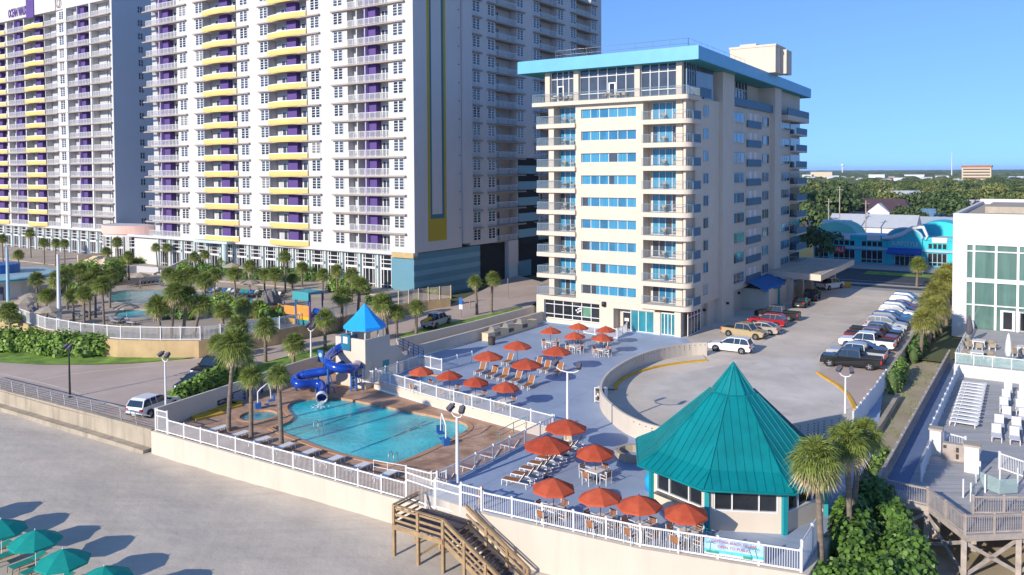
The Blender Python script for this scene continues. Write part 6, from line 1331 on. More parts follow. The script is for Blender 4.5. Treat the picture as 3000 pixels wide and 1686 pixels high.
    m = MB(); m.bx(h-.1, h+.03, -w2*.82, w2*.82, .34, .5); m.bx(h-.06, h+.012, -.45, .45, .6, .8); part('front_bumper', m.mesh('front_bumper', 'plastic'), t)
    m = MB(); m.bx(-h-.04, -h+.1, -w2*.85, w2*.85, .36, .52); m.bx(-h-.045, -h-.041, -.16, .16, .38, .5, 1); part('rear_bumper', m.mesh('rear_bumper', ['plastic', 'lampw']), t)
    return Kind(t)
CARS = {k: car_kind(k) for k in ('suv', 'sedan', 'pickup')}
def car(ty, p, head, paint, label, group='cars in the hotel car park', scale=1.0):
    o = CARS[ty].put(p, math.atan2(head.y, head.x), label, group, scale)
    for c in [x for x in COL.objects if x.parent == o and x.name.startswith('body')]: c.material_slots[0].link = 'OBJECT'; c.material_slots[0].material = M['paint_'+paint]
    return o
ROW = [('pickup', 'black', -1, 'shiny black crew cab pickup nearest in the right hand row'), ('pickup', 'silver', -1, 'silver pickup half hidden behind the nearest black pickup'), ('sedan', 'navy', 1, 'dark blue sedan nose to the wall between silver and white pickups'), ('pickup', 'white', -1, 'white crew cab pickup with red tail light at the wall'), ('pickup', 'maroon', 1, 'dark red pickup behind the white crew cab pickup'), ('pickup', 'black', 1, 'black pickup with its open bed beside the dark red one'),
       ('sedan', 'white', 1, 'white sedan behind the black open bed pickup'), ('suv', 'silver', 1, 'silver wagon eighth from the near end of the right row'), ('suv', 'navy', 1, 'navy wagon ninth in the right hand row'), ('sedan', 'blue', 1, 'blue sedan tenth in the right hand row'), ('suv', 'white', 1, 'white wagon eleventh in the right hand row'), ('suv', 'navy', 1, 'navy wagon twelfth in the right hand row'), ('sedan', 'maroon', 1, 'dark red sedan near the street end of the right row'), ('suv', 'silver', 1, 'silver wagon second from the street end'), ('suv', 'blue', 1, 'blue wagon last in the row by the street')]
for i, (ty, pc, dr, lb) in enumerate(ROW):
    t_ = 87.3+i*3.3; s_ = -16.9-.022*(t_-87); car(ty, W(s_+(.2 if ty == 'pickup' else .5), t_, .01), E1*dr+E2*(-.28 if i == 0 else .0)*(-1 if dr < 0 else 1)*-.35+Vector((0, 0, 0)), pc, lb)
car('suv', P(1832, 888, 0)+E2*.9, -E1+E2*-.03, 'white', 'white wagon with a roof rack parked nearest the hotel corner'); car('pickup', P(1872, 848, 0), E1+E2*-.12, 'tan', 'tan pickup with a rack nosed out behind the white wagon', scale=.92); car('sedan', P(1912, 838, 0), -E1, 'champagne', 'silver bronze sedan beside the tan pickup')
car('suv', P(1930, 820, 0), -E1, 'red', 'bright red wagon parked in the hotel shade'); car('pickup', P(1955, 803, 0), -E1, 'black', 'black pickup behind the red wagon'); car('sedan', P(2016, 771, 0), E2+E1*-.05, 'black', 'black sedan stopped under the entrance canopy'); car('suv', P(2043, 754, 0), E2+E1*-.05, 'black', 'black wagon ahead of the sedan under the canopy'); car('pickup', P(2088, 727, 0), E2+E1*.35, 'white', 'white pickup at the car park exit')
car('suv', PR(388, 1037), (PR(330, 1052)-PR(410, 1020)).normalized()*-1, 'white', 'white wagon on the beach road beside the pool fence', 'cars on the beach road'); car('pickup', PR(545, 940), PR(490, 957)-PR(575, 922), 'black', 'large black truck on the beach road below the palms', 'cars on the beach road', 1.05); car('sedan', PR(492, 976), PR(460, 990)-PR(520, 962), 'navy', 'dark car mostly hidden by the sign wall hedge', 'cars on the beach road'); 
pk = car('pickup', PR(1098, 820), PR(1140, 800)-PR(1065, 832), 'silver', 'silver pickup with a yellow kayak on the lawn edge', 'cars on the beach road', .95)
hd = (PR(1140, 800)-PR(1065, 832)).normalized(); kb = MB(); c5 = PR(1098, 820)-hd*2.1+Vector((0, 0, 1.3)); kb.tube([c5-hd*1.5, c5-hd*1.0, c5+hd*.3, c5+hd*.9], [.03, .28, .28, .05], 8); tag(kb.build('kayak', 'matyellow'), 'yellow kayak lying in the silver pickup bed', 'kayak')
car('suv', W(-15.6, 173.8, .02), -E1, 'navy', 'dark blue car passing in front of the surf shop', 'cars on the street')
b = MB(); p = P(1872, 848, 0); 
# small site furniture
b = MB(); p = P(2125, 722, 0); b.bx(p.x-1.2, p.x+1.0, p.y-.3, p.y+.3, 0, .8); tag(b.build('barrier_block', 'kerb'), 'pale yellow concrete block beside the white pickup at the exit', 'barrier')
p = PR(499, 1040); b = MB(); b.lathe([(.3, 0), (.32, 1.2), (.36, 1.22), (.3, 1.4), (.0, 1.5)], 14, p, 0); tag(b.build('bollard_bin', mat('binbrown', (.30, .22, .12), .8, .15, 2)), 'round brown litter bin on the road beside the white wagon', 'bin')
for u, v, lb in ((1160, 800, 'blue and white parking sign on a thin post by the lawn'),):
    p = PR(u, v); t = thing('parking_sign', lb, 'sign', p); b = MB(frame(*st(p))); z = p.z; b.bx(-.04, .04, -.04, .04, z, z+2.6); b.build('post', 'steel', t); b = MB(frame(*st(p))); b.bx(-.3, .3, -.07, -.041, z+1.9, z+2.8); b.bx(-.3, .3, -.07, -.041, z+1.2, z+1.85, 1); b.build('board', ['blue', 'housewhite'], t)
for u, v, lb in ((1182, 776, 'wooden road post left of the lawn palms'), (1278, 752, 'thin pale pole behind the lawn palms')):
    p = PR(u, v); b = MB(); b.tube([p, p+Vector((0, 0, 1.3 if u < 1200 else 3.2))], .07, 8); tag(b.build('road_post', 'wood' if u < 1200 else 'steel'), lb, 'post')
# ================================================================= boardwalk side on the right
b = MB(); DPK = [(-8.7, 96), (-8.7, 53.3), (-5.8, 53.2), (-3.6, 50.0), (-1, 52.1), (6, 57.8), (40, 57.8), (40, 88.7), (-7.7, 88.7), (-7.7, 96)]
b.prism([xy(W(s, t)) for s, t in DPK], -.34, 0.0, 0, 1); struct('boardwalk_deck', b, ['graydeck', 'wood_gray'], 'gray plank deck and walkway beside the white building')
sheet('walkway', stp([(-8.55, 55), (-7.25, 55), (-7.35, 88.6), (-8.55, 95)], .008), 'walk_blueshade')
def wood_rail(pts, label, h=1.05): return picket_fence([W(s, t, 0) for s, t in pts], label, h, gap=1.9, pk=.13, mt='wood_gray', name='wooden_railing', cat='railing')
wood_rail([(-8.62, 95.5), (-8.62, 53.4)], 'long weathered wooden railing down the seaward edge of the gray walkway'); wood_rail([(-8.6, 53.35), (-5.85, 53.25), (-3.65, 50.1), (-1, 52.2), (6, 57.9)], 'weathered wooden railing bending round the front of the raised deck'); wood_rail([(-3.5, 53.4), (2.5, 57.2)], 'inner weathered wooden railing behind the deck front')
b = MB()
for a, c in (((-8.62, 95.5), (-8.62, 53.4)), ((-8.6, 53.35), (-5.85, 53.25)), ((-5.85, 53.25), (-3.65, 50.1)), ((-3.65, 50.1), (-1, 52.2)), ((-1, 52.2), (6, 57.9))): b.bar(W(*a, 1.06), W(*c, 1.06), .2, .05)
o = b.build('rail_cap', 'wood_gray', None); o.parent = [x for x in COL.objects if x.name.startswith('wooden_railing')][0]; o.matrix_parent_inverse = o.parent.matrix_world.inverted()
pil_n = 0
pf = thing('deck_piles', 'timber piles and cross braces carrying the raised wooden deck', 'piles', W(-6, 51, -2.6)); 
PLS = [(-8.5, 53.5), (-5.9, 53.4), (-3.7, 50.3), (-1.2, 52.4), (1.6, 54.8), (-8.5, 57), (-5.8, 57), (-3.5, 54.5), (-.9, 56)]
for s, t in PLS: b = MB(frame(0, 0)); b.bx(s-.14, s+.14, t-.14, t+.14, -3.1, -.34); b.build('pile', 'wood_gray', pf)
for (a, c) in ((0, 1), (1, 2), (2, 3), (3, 4), (0, 5)):
    for fl in (0, 1):
        pa, pb = W(*PLS[a], -.5 if fl else -2.4), W(*PLS[c], -2.4 if fl else -.5); b = MB(); b.bar(pa, pb, .07, .2); b.build('brace', 'wood_gray', pf)
for s, t, lb in ((-6.6, 52.6, 'pale drum standing under the front of the raised deck'), (-5.6, 54.2, 'taller pale drum among the deck piles')):
    b = MB(); b.lathe([(.0, 0), (.34, 0), (.36, .55), (.33, 1.1), (0, 1.12)], 14, W(s, t, -2.2)); tag(b.build('drum', 'stucco_side'), lb, 'drum')
for (u, v, w_, h, lb) in ((2354, 1142, .72, 1.75, 'left white masonry gate pillar by the gray walkway'), (2445, 1186, .85, 1.75, 'right white masonry gate pillar in front of the loungers')):
    p = P(u, v, 0); t = thing('gate_pillar', lb, 'pillar', p); b = MB(frame(*st(p))); b.bx(-w_/2, w_/2, -w_/2, w_/2, 0, h); b.build('shaft', 'whitewall', t); b = MB(frame(*st(p))); b.bx(-w_/2-.08, w_/2+.08, -w_/2-.08, w_/2+.08, h, h+.12); b.build('cap', 'roofgravel', t)
p = P(2402, 1158, 0); t = thing('wooden_cabinet', 'weathered brown cabinet with open shelves between the white gate pillars', 'cabinet', p); b = MB(frame(*st(p))); b.bx(-.75, .75, -.2, .25, 0, 1.15); b.build('body', 'wood_gray', t); b = MB(frame(*st(p))); b.bx(.08, .25, -.22, -.201, .15, .5); b.bx(.08, .25, -.22, -.201, .62, .95); b.bx(-.7, -.5, -.22, -.201, .8, 1.0); b.build('opening', 'brown_dark', t)
picket_fence([P(2378, 1128, 0), P(2428, 1142, 0)], 'short white fence behind the brown cabinet', 1.15, gap=1.5)
ws = thing('glass_windscreen', 'low glass windscreen on white posts on the deck front', 'windscreen', P(2440, 1240, 0))
for u, v in ((2423, 1252), (2442, 1262), (2455, 1215), (2465, 1205), (2478, 1240), (2515, 1225), (2560, 1222)):
    p = P(u, v, 0); b = MB(); b.tube([p, p+Vector((0, 0, 1.15))], .055, 8); b.build('post', 'white', ws)
b = MB()
for a, c in (((2442, 1262), (2455, 1215)), ((2465, 1205), (2515, 1225)), ((2515, 1225), (2560, 1222))): b.bar(P(*a, .62), P(*c, .62), .02, .9)
b.build('glass', 'glasspanel', ws)
for i in range(13):
    t_ = 71.5+i*1.15; LF.put(W(-5.4-.02*i, t_, 0), math.atan2(-E1.y, -E1.x), 'flat gray lounger, %s from the sea in the line along the white fence' % ORD[i], 'gray flat loungers')
GK = lounger_kind('decal', 'umbwhite', 42, 'sun_lounger')
for i in range(6):
    for j in range(5):
        GK.put(W(-3.1+j*1.15+(.35 if i == 2 else 0)+.04*i, 69.5+i*2.9, 0), foot_sea+R(4), 'pale gray lounger in row %s, column %s of the open deck' % (['one', 'two', 'three', 'four', 'five', 'six'][i], ['one', 'two', 'three', 'four', 'five'][j]), 'gray reclined loungers')
# terrace cafe
CC = None
def cafe_chair():
    t = thing('cafe_chair', 'chair', 'chair'); b = MB(); b.bx(-.3, .3, -.3, .3, .32, .46); part('seat', b.mesh('seat', 'umbtan'), t); b = MB(); b.bx(-.34, -.24, -.3, .3, .4, .86); b.bx(-.28, .24, -.34, -.27, .4, .64); b.bx(-.28, .24, .27, .34, .4, .64); part('backrest', b.mesh('backrest', 'umbtan'), t)
    for x in (-.27, .27):
        for y in (-.27, .27): m = MB(); m.bx(x-.03, x+.03, y-.03, y+.03, 0, .32); part('leg', m.mesh('leg', 'umbwhite'), t)
    return Kind(t)
CC = cafe_chair()
for ti, (u, v) in enumerate(((2462, 878), (2458, 908), (2575, 895))):
    p = P(u, v, 1.2); TABLE.put(p, ASITE, ['white terrace table by the glass front', 'white terrace table by the balustrade', 'white terrace table at the photo edge'][ti], 'terrace tables', 1.25)
    for k in range(6):
        dx, dy = ((-.9, .9), (0, 1.0), (.9, .9), (-.9, -.9), (.1, -1.0), (1.25, 0))[k]; CC.put(p+E1*dx+E2*dy, math.atan2(-(E1*dx+E2*dy).y, -(E1*dx+E2*dy).x), 'tan cafe armchair %s of the terrace table %s' % (['far left', 'far middle', 'far right', 'near left', 'near middle', 'right'][k], ['by the glass front', 'by the balustrade', 'at the photo edge'][ti]), 'tan cafe armchairs')
def closed_umb(p, h, r, mt, label):
    t = thing('closed_umbrella', label, 'umbrella', p); b = MB(); n = 8; b.lathe([(.02, h), (.1, h-.15), (r*.8, h*.72), (r, h*.45), (r*.7, h*.32), (r*.5, h*.3)], 9, p, 0, False); b.build('canopy', mt, t); b = MB(); b.tube([p, p+Vector((0, 0, h*.9))], .04, 6); b.build('pole', 'steel', t); b = MB(); b.bx(p.x-.45, p.x+.45, p.y-.45, p.y+.45, p.z, p.z+.12); b.build('base', mt, t)
closed_umb(P(2438, 862, 1.2), 3.0, .38, 'umbgray', 'tall closed dark gray umbrella against the green glass'); closed_umb(P(2536, 922, 1.2), 3.2, .3, 'umbwhite', 'closed white umbrella beside the terrace balustrade')
# ================================================================= neighbouring resort
UTN = umbrella_kind(1.55, 2.75, 8, 'umbtan', 'umbwhite', 'sun_umbrella', .6)
for (u, v, z, lb) in ((75, 734, 1.2, 'gray tan umbrella under the round bar roof'), (66, 746, 1.2, 'tan umbrella beside the round bar'), (122, 768, 1.2, 'wide tan umbrella behind the curving fence'), (318, 760, 1.2, 'pale umbrella over the smaller resort pool'), (628, 701, 1.2, 'tan umbrella above the lime and pink loungers'), (583, 660, 2.4, 'left tan umbrella in front of the tower colonnade'), (625, 662, 2.4, 'right tan umbrella in front of the tower colonnade'), (352, 684, 1.2, 'tan umbrella behind the dark loungers')):
    p = gp(P(u, v, z+2.75), z); UTN.put(p, rnd.random(), lb, 'tan resort umbrellas')
LK = {c: lounger_kind(c, 'metal_dark', 38) for c in ('brown_dark', 'blue', 'surflight', 'tealpost', 'housepink', 'hedge_lime', 'umbwhite')}
NMC = dict(brown_dark='dark', blue='blue', surflight='pale blue', tealpost='teal', housepink='pink', hedge_lime='lime', umbwhite='white')
for i in range(7): p = P(338+i*10.5, 722-i*1.1, 1.2); LK['brown_dark' if i < 5 else ['blue', 'surflight'][i-5]].put(p, foot_sea, '%s lounger, %s from the left behind the large resort pool' % (NMC['brown_dark' if i < 5 else ['blue', 'surflight'][i-5]], ORD[i]), 'resort pool loungers')
for i, c in enumerate(['blue', 'surflight', 'brown_dark', 'blue', 'umbwhite', 'surflight', 'brown_dark', 'tealpost', 'tealpost', 'blue', 'umbwhite', 'hedge_lime', 'housepink', 'umbwhite', 'brown_dark', 'umbwhite', 'brown_dark']):
    p = P(524+i*11.5, 737+i*.9, 1.2); LK[c].put(p, foot_sea+.3, '%s lounger, %s from the left in the coloured row' % (NMC[c], ORD[i]), 'coloured resort loungers')
for i, (u, v, c) in enumerate(((200, 800, 'surflight'), (222, 795, 'blue'), (238, 790, 'surflight'), (285, 815, 'umbwhite'), (305, 812, 'blue'), (325, 818, 'umbwhite'), (95, 790, 'blue'), (660, 735, 'umbwhite'), (78, 775, 'surflight'))): LK[c].put(P(u, v, 1.2), rnd.random()*6, '%s lounger %s' % (NMC[c], ['left of a trio by the palm trunks', 'middle of a trio by the palm trunks', 'right of a trio by the palm trunks', 'left beside the smaller pool', 'middle beside the smaller pool', 'right beside the smaller pool', 'behind the left end of the curving fence', 'near the play tower', 'by the tan umbrella near the round bar'][i]), 'scattered resort loungers')
# round bar with the blue disc roof
rb_ = P(-4, 775, 1.2); rbz = 4.6; cb = P(-5, 690, rbz); t = thing('round_bar', 'round bar building with a wide blue disc roof at the left edge', 'building', gp(cb, 1.2))
b = MB(); b.lathe([(5.6, 1.2), (5.6, rbz-.1)], 28, gp(cb, 0), 0, False); b.build('wall', 'whitewall', t); b = MB(); b.lathe([(0, rbz+.35), (8.3, rbz+.1), (8.5, rbz-.1), (8.4, rbz-.35), (5.5, rbz-.3)], 36, gp(cb, 0), 0, False); b.build('disc_roof', mat('discblue', (.30, .47, .54), .6, .08, .3), t)
b = MB(); b.lathe([(8.52, rbz-.1), (8.55, rbz-.36), (8.3, rbz-.4)], 36, gp(cb, 0), 0, False); b.build('roof_edge', 'tealpost', t); b = MB(); b.lathe([(3.0, rbz+.25), (3.0, rbz+1.6), (0, rbz+1.7)], 28, gp(cb, 0), 0, False); b.build('roof_drum', 'blue', t)
b = MB(); p = gp(cb, 0)+Vector((3.2, -4.7, 0)); b.bx(p.x-.5, p.x+.5, p.y-.1, p.y+.1, 1.2, 3.2); b.build('door', 'signnavy', t)
# broad stair, ramp
stt = thing('broad_stair', 'broad pale stair climbing to the left tower promenade', 'stairs', P(225, 660, 1.2)); s_, t_ = st(P(228, 665, 1.2)); b = MB(frame(0, 0))
for i in range(8): b.bx(s_-5, s_+5, t_+i*.42, t_+i*.42+.42 if i < 7 else t_+6, .8, 1.35+i*.155)
b.build('steps', 'housecream', stt)
for dx in (-5.2, 5.0): b = MB(frame(0, 0)); b.prism([(s_+dx, t_), (s_+dx+.3, t_), (s_+dx+.3, t_+6), (s_+dx, t_+6)], .8, 2.9); b.build('side_wall', 'stucco', stt)
b = MB(); A, B = P(404, 690, 1.2), P(470, 664, 2.4); b.wall([xy(A), xy(B)], 1.0, [1.9, 3.5], .3); b.wall([xy(A+E2*-1.6), xy(B+E2*-1.6)], 1.0, [1.5, 2.6], .3); tag(b.build('promenade_ramp', 'tower_gray'), 'sloping gray ramp wall up to the promenade', 'ramp')
b = MB(); b.wall([xy(P(u, v, 1.2)) for u, v in ((300, 690), (345, 686), (400, 690))], 1.2, 2.5, .3); tag(b.build('planter_wall', 'tower_gray'), 'low gray planter wall under the lime hedge', 'wall')
# play tower
pt = P(760, 814, 1.2); t = thing('play_tower', 'colourful water play tower with orange panels and a teal roof', 'play structure', pt, ASITE); t.matrix_basis = t.matrix_basis @ Matrix.Scale(.78, 4)
for x, y, m in ((-3.0, -1, 'purple'), (-.1, -1.2, 'blue'), (3.0, -1, 'purple'), (-3.0, 1.6, 'soffit'), (-.1, 1.4, 'blue'), (3.0, 1.6, 'purple')):
    q_ = MB(); q_.tube([(x, y, 0), (x, y, 5.2 if x > -1 else 3.4)], .13, 8); part('post', q_.mesh('post', m), t)
for (x0_, x1_, z0_, z1_, m, y) in ((-2.9, -.3, 1.5, 2.9, 'orange', -1.1), (-2.9, -.3, .0, .9, 'kerb', -1.15), (.1, 2.9, .9, 1.5, 'kerb', -1.15), (.1, 2.9, 1.55, 3.2, 'orange', -1.12), (0.1, 2.9, .0, .8, 'tealpost', -1.0)):
    q_ = MB(); q_.bx(x0_, x1_, y-.06, y+.06, z0_, z1_); part('panel', q_.mesh('panel', m), t)
q_ = MB(); q_.prism([(-.4, -1.6), (3.3, -1.6), (3.3, -1.4), (-.4, -1.4)], 4.1, 5.4); q_.bx(-.4, 3.3, -1.39, 1.6, 5.0, 5.39); part('roof', q_.mesh('roof', 'soffit'), t)
q_ = MB(); q_.bx(-3, 3, -1, 1.5, 1.3, 1.45); part('platform', q_.mesh('platform', 'purple'), t); q_ = MB(); q_.tube([(3.0, 0, 2.3), (4.2, 0, 2.2), (5.2, -.4, 1.7), (5.8, -1.2, .9)], .5, 10); part('slide', q_.mesh('slide', 'slideblue'), t)
q_ = MB(); q_.tube([(-3, -1, 2.6), (-4.5, -1, 2.9)], .1, 6); q_.lathe([(0, 0), (.55, .1), (.6, .9), (.3, 1.0)], 10, (-5.2, -1.2, 1.6)); part('tipping_bucket', q_.mesh('tipping_bucket', 'orange'), t)
picket_fence([P(600, 838, 1.2), P(700, 826, 1.2), P(800, 808, 1.2)], 'pale fence in front of the play tower', 1.2, gap=2.4, pk=.16, mt='surflight')
rkm = MB(); r7 = random.Random(4)
for k in range(6): rkm.lathe([(0, 0), (1.3, 0), (1.1, r7.uniform(.6, 1.3)), (.5, r7.uniform(1.4, 2.6)), (0, 2.7)], 7, P(652+k*6, 792-k*4, 1.2)+Vector((r7.uniform(-.6, .6), r7.uniform(-.6, .6), 0)), 0, False)
tag(rkm.build('rock_grotto', mat('rockgray', (.20, .19, .18), .95, .3, .8, .4, 3)), 'dark artificial rock outcrop between the bushy palms', 'rock')
# ================================================================= surf shop and the far town
s0_, s1_, ts = -44.0, -12.0, 187.5; TS2 = frame(s0_, ts); hp = PT(2290, 598, ts).z
sh = thing('surf_shop', 'bright turquoise surf shop with an arched central gable and white signs', 'shop', W(s0_, ts, 0), ASITE); Wd = s1_-s0_
xa = lambda u: ks(u, ts)-s0_
c0x, c1x = xa(2236), xa(2322); cx_ = (c0x+c1x)/2; cr = (c1x-c0x)/2
b = MB(TS2); b.bx(0, Wd, 0, 16, 0, hp-.5); b.bx(0, Wd, -.15, .6, hp-.499, hp+.15)
n = 16; arc = [(cx_+cr*cos(PI*i/n), hp-.2+ (cr*.62)*sin(PI*i/n)) for i in range(n+1)]
vs = [(x, -.5, z) for x, z in arc]+[(x, 1.0, z) for x, z in arc]+[(c0x, -.5, 0), (c1x, -.5, 0), (c0x, 1.0, 0), (c1x, 1.0, 0)]; m_ = n+1
b.add(vs, [tuple([2*m_+1]+list(range(m_))+[2*m_])[::-1], tuple([2*m_+3]+list(range(m_, 2*m_))+[2*m_+2])]+[(i, i+1, m_+i+1, m_+i) for i in range(n)]+[(2*m_+1, 0, m_, 2*m_+3), (2*m_, n, m_+n, 2*m_+2)]); b.build('wall', 'surf', sh)
b = MB(TS2); b.tube([(x, -.5, z+.1) for x, z in arc], .28, 6); b.build('arch_trim', 'surflight', sh)
b = MB(TS2); b.prism([(.2, .6), (Wd-.2, .6), (Wd-.2, 15.8), (.2, 15.8)], hp-.49, hp-.4); b.build('roof', 'metalroof', sh)
b = MB(TS2); b.bx(0, c0x, -.4, -.01, 3.0, 3.5); b.bx(c1x, Wd, -.4, -.01, 3.0, 3.5); b.build('ledge', 'surflight', sh)
for (ua, ub, n_) in ((2050, 2085, 3), (2098, 2152, 4), (2168, 2222, 4), (2336, 2384, 4)):
    glazing(sh, TS2, xa(ua), xa(ub), 3.75, 4.75, n_, (), 'pane_dark', 'window', 'surf', .22, y=-.03); glazing(sh, TS2, xa(ua), xa(ub), .25, 2.75, n_, (.9,), 'pane_dark', 'window', 'surflight', .12, y=-.03)
glazing(sh, TS2, cx_-1.9, cx_+1.9, .1, 2.6, 4, (2.0,), 'pane_dark', 'door', 'surflight', .16, y=-.56)
b = MB(TS2); b.add([(c0x+.1, -.52, 3.7), (c1x-.1, -.52, 3.7), (c1x+.1, -2.2, 2.75), (c0x-.1, -2.2, 2.75), (c1x+.1, -2.2, 2.4), (c0x-.1, -2.2, 2.4)], [(0, 3, 2, 1), (3, 5, 4, 2)]); b.build('awning', mat('shopawn', (.015, .09, .38), .7, .1, 1), sh)
Tt = rel(sh, face_T(W(s0_+cx_, ts-.62, 4.55), E1)); text('SURFSTYLE', 1.25, Tt, 'housewhite', sh, 'shop_letters', .03, sx=.85)
b = MB(TS2); pts = [(cx_-4.4, 5.6), (cx_-2.6, 5.8), (cx_-.6, 6.6), (cx_+1.4, 8.0), (cx_+3.4, 8.2), (cx_+4.2, 6.4), (cx_+3.9, 5.6)]; b.tube([(x, -.55, z) for x, z in pts], [.35, .5, .5, .42, .4, .3, .1], 8); b.build('wave_emblem', 'housewhite', sh)
for (ua, ub, tx) in ((2110, 2140, 'SHOES'), (2182, 2216, 'SWIMWEAR'), (2346, 2384, 'BEACHWEAR')):
    b = MB(TS2); b.bx(xa(ua), xa(ub), -.22, -.16, 5.0, 6.1); bd = b.build('sign_board', 'housewhite', sh)
sgs = thing('sale_sign', 'red SALE sign in the surf shop window', 'sign', W(s0_+xa(2112), ts-.5, 2.2)); b = MB(TS2); b.bx(xa(2097), xa(2128), -.6, -.5, 2.0, 3.55); b.build('board', 'maroon' if 'maroon' in M else 'red', sgs); text('SALE', 1.35, rel(sgs, face_T(W(s0_+xa(2112.5), ts-.62, 2.78), E1)), 'housewhite', sgs, 'lettering', .02, sx=.8)
for u, c, r_ in ((2110, 'mint', 3.4),):
    p = PT(2110, 580, 204); b = MB(frame(p.dot(E1), 204)); n = 12; b.prism([(0, 0), (.01, 0), (.01, .01)], 0, .1)
    b = MB(); nn = 14; X = [W(p.dot(E1)+5.2*cos(PI*i/nn), 200, 4.0+4.0*sin(PI*i/nn)) for i in range(nn+1)]; Y = [q_+E2*10 for q_ in X]; b.add(X+Y, [(i, i+1, nn+2+i, nn+1+i) for i in range(nn)]); b.add(X, [tuple(range(nn+1))]); tag(b.build('arched_roof', 'mint'), 'mint green arched roof behind the surf shop', 'roof')
b = MB(); p = W(-20.5, 203, 0); X = [W(-20.5+5.5*cos(PI*i/14), 202, 5.0+3.6*sin(PI*i/14)) for i in range(15)]; Y = [q_+E2*10 for q_ in X]; b.add(X+Y, [(i, i+1, 16+i, 15+i) for i in range(14)]); b.add(X, [tuple(range(15))]); tag(b.build('arched_roof', 'surf'), 'turquoise arched roof just behind the shop gable', 'roof')
b = MB(frame(-46, 204)); b.bx(0, 6, 0, 5, 0, 8); tag(b.build('rooftop_box', 'housewhite'), 'small white rooftop block at the left of the surf shop', 'building')
def house(u, v, Y, wd, dp, hh, rh, wall_, roof_, label, rz=0, gable=False, wins=3):
    """a house whose front eave centre is seen at (u, v), Y metres inland"""
    d = ray(u, v); p = EYE+d*(Y/d.y); p.z = 0; t = thing('house', label, 'house', p, ASITE+rz); b = MB(); b.bx(-wd/2, wd/2, 0, dp, 0, hh); part('wall', b.mesh('wall', wall_), t)
    o = .5; b = MB(); k = 0 if gable else min(wd, dp)*.3
    A = [(-wd/2-o, -o, hh), (wd/2+o, -o, hh), (wd/2+o, dp+o, hh), (-wd/2-o, dp+o, hh), (-wd/2-o+k, dp/2, hh+rh), (wd/2+o-k, dp/2, hh+rh)]; b.add(A, [(0, 1, 5, 4), (1, 2, 5), (2, 3, 4, 5), (3, 0, 4), (3, 2, 1, 0)]); part('roof', b.mesh('roof', roof_), t)
    for i in range(wins):
        for z in ((1.0, 2.2), (hh-1.8, hh-.6)) if hh > 4.5 else ((1.0, 2.2),):
            m = MB(); x = -wd/2+wd*(i+.5)/wins; m.bx(x-.5, x+.5, -.06, -.001, *z); part('window', m.mesh('window', 'pane_dark'), t)
    return t
t = house(2212, 528, 268, 19, 11, 6.4, 4.2, 'housewhite', 'roofpurple', 'large white house under a dark purple hipped roof', 0, False, 6)
b = MB(); b.add([(-3.5, -2.5, 6.2), (0, -2.5, 9.2), (3.5, -2.5, 6.2), (-3.5, 3, 6.2), (0, 3, 9.2), (3.5, 3, 6.2), (-3.5, -2.5, 0), (3.5, -2.5, 0)], [(0, 2, 1), (0, 1, 4, 3), (1, 2, 5, 4), (6, 7, 2, 0)]); part('front_gable', b.mesh('front_gable', 'housewhite'), t); b = MB(); b.bx(-10.5, -9.3, 3, 4.2, 0, 11); part('chimney', b.mesh('chimney', 'housewhite'), t)
house(2058, 528, 262, 6, 8, 6.2, 2.6, 'housewhite', 'roofblu', 'narrow white two storey house beside the hotel edge', 0, True, 2); house(2345, 532, 275, 12, 9, 4.2, 2.6, 'housewhite', 'roofblu', 'white bungalow with a blue hipped roof', 0, False, 3)
house(2300, 548, 235, 36, 12, 4.6, 1.8, 'housewhite', 'metalroof', 'long pale metal roofed hall behind the surf shop', 0, True, 6); house(2190, 562, 225, 22, 12, 4.2, 3.4, 'housewhite', 'metalroof', 'white gabled hall with skylit roof behind the surf shop', 0, True, 3); house(2120, 556, 228, 9, 8, 3.6, 2.0, 'housewhite', 'roofblu', 'small blue roofed house left of the white hall', 0, True, 2)
house(2292, 505, 380, 10, 9, 6, 2.2, 'housecream', 'roofred', 'cream house with an orange red roof among the trees', 0, False, 3); house(2508, 500, 330, 13, 10, 5, 2.4, 'housepink', 'housepink', 'pink house behind the white building roof', .3, True, 2); house(2478, 494, 345, 13, 8, 5, 2.2, 'housewhite', 'metalroof', 'white house left of the pink house', .2, True, 2); house(2450, 512, 310, 11, 8, 3.4, 1.6, 'housewhite', 'roofgray', 'low gray roofed house before the pink house', .1, True, 2)
house(2272, 488, 430, 18, 10, 6, 3.2, 'housewhite', 'metalroof', 'white gabled house in the middle of the tree belt', .4, True, 3); house(2560, 512, 320, 10, 8, 4, 1.8, 'housewhite', 'roofgray', 'gray roofed house at the right photo edge', 0, True, 2); house(2160, 508, 400, 8, 8, 5, 2, 'housecream', 'roofgray', 'small cream house deep in the trees', .2, True, 2)
r8 = random.Random(12)
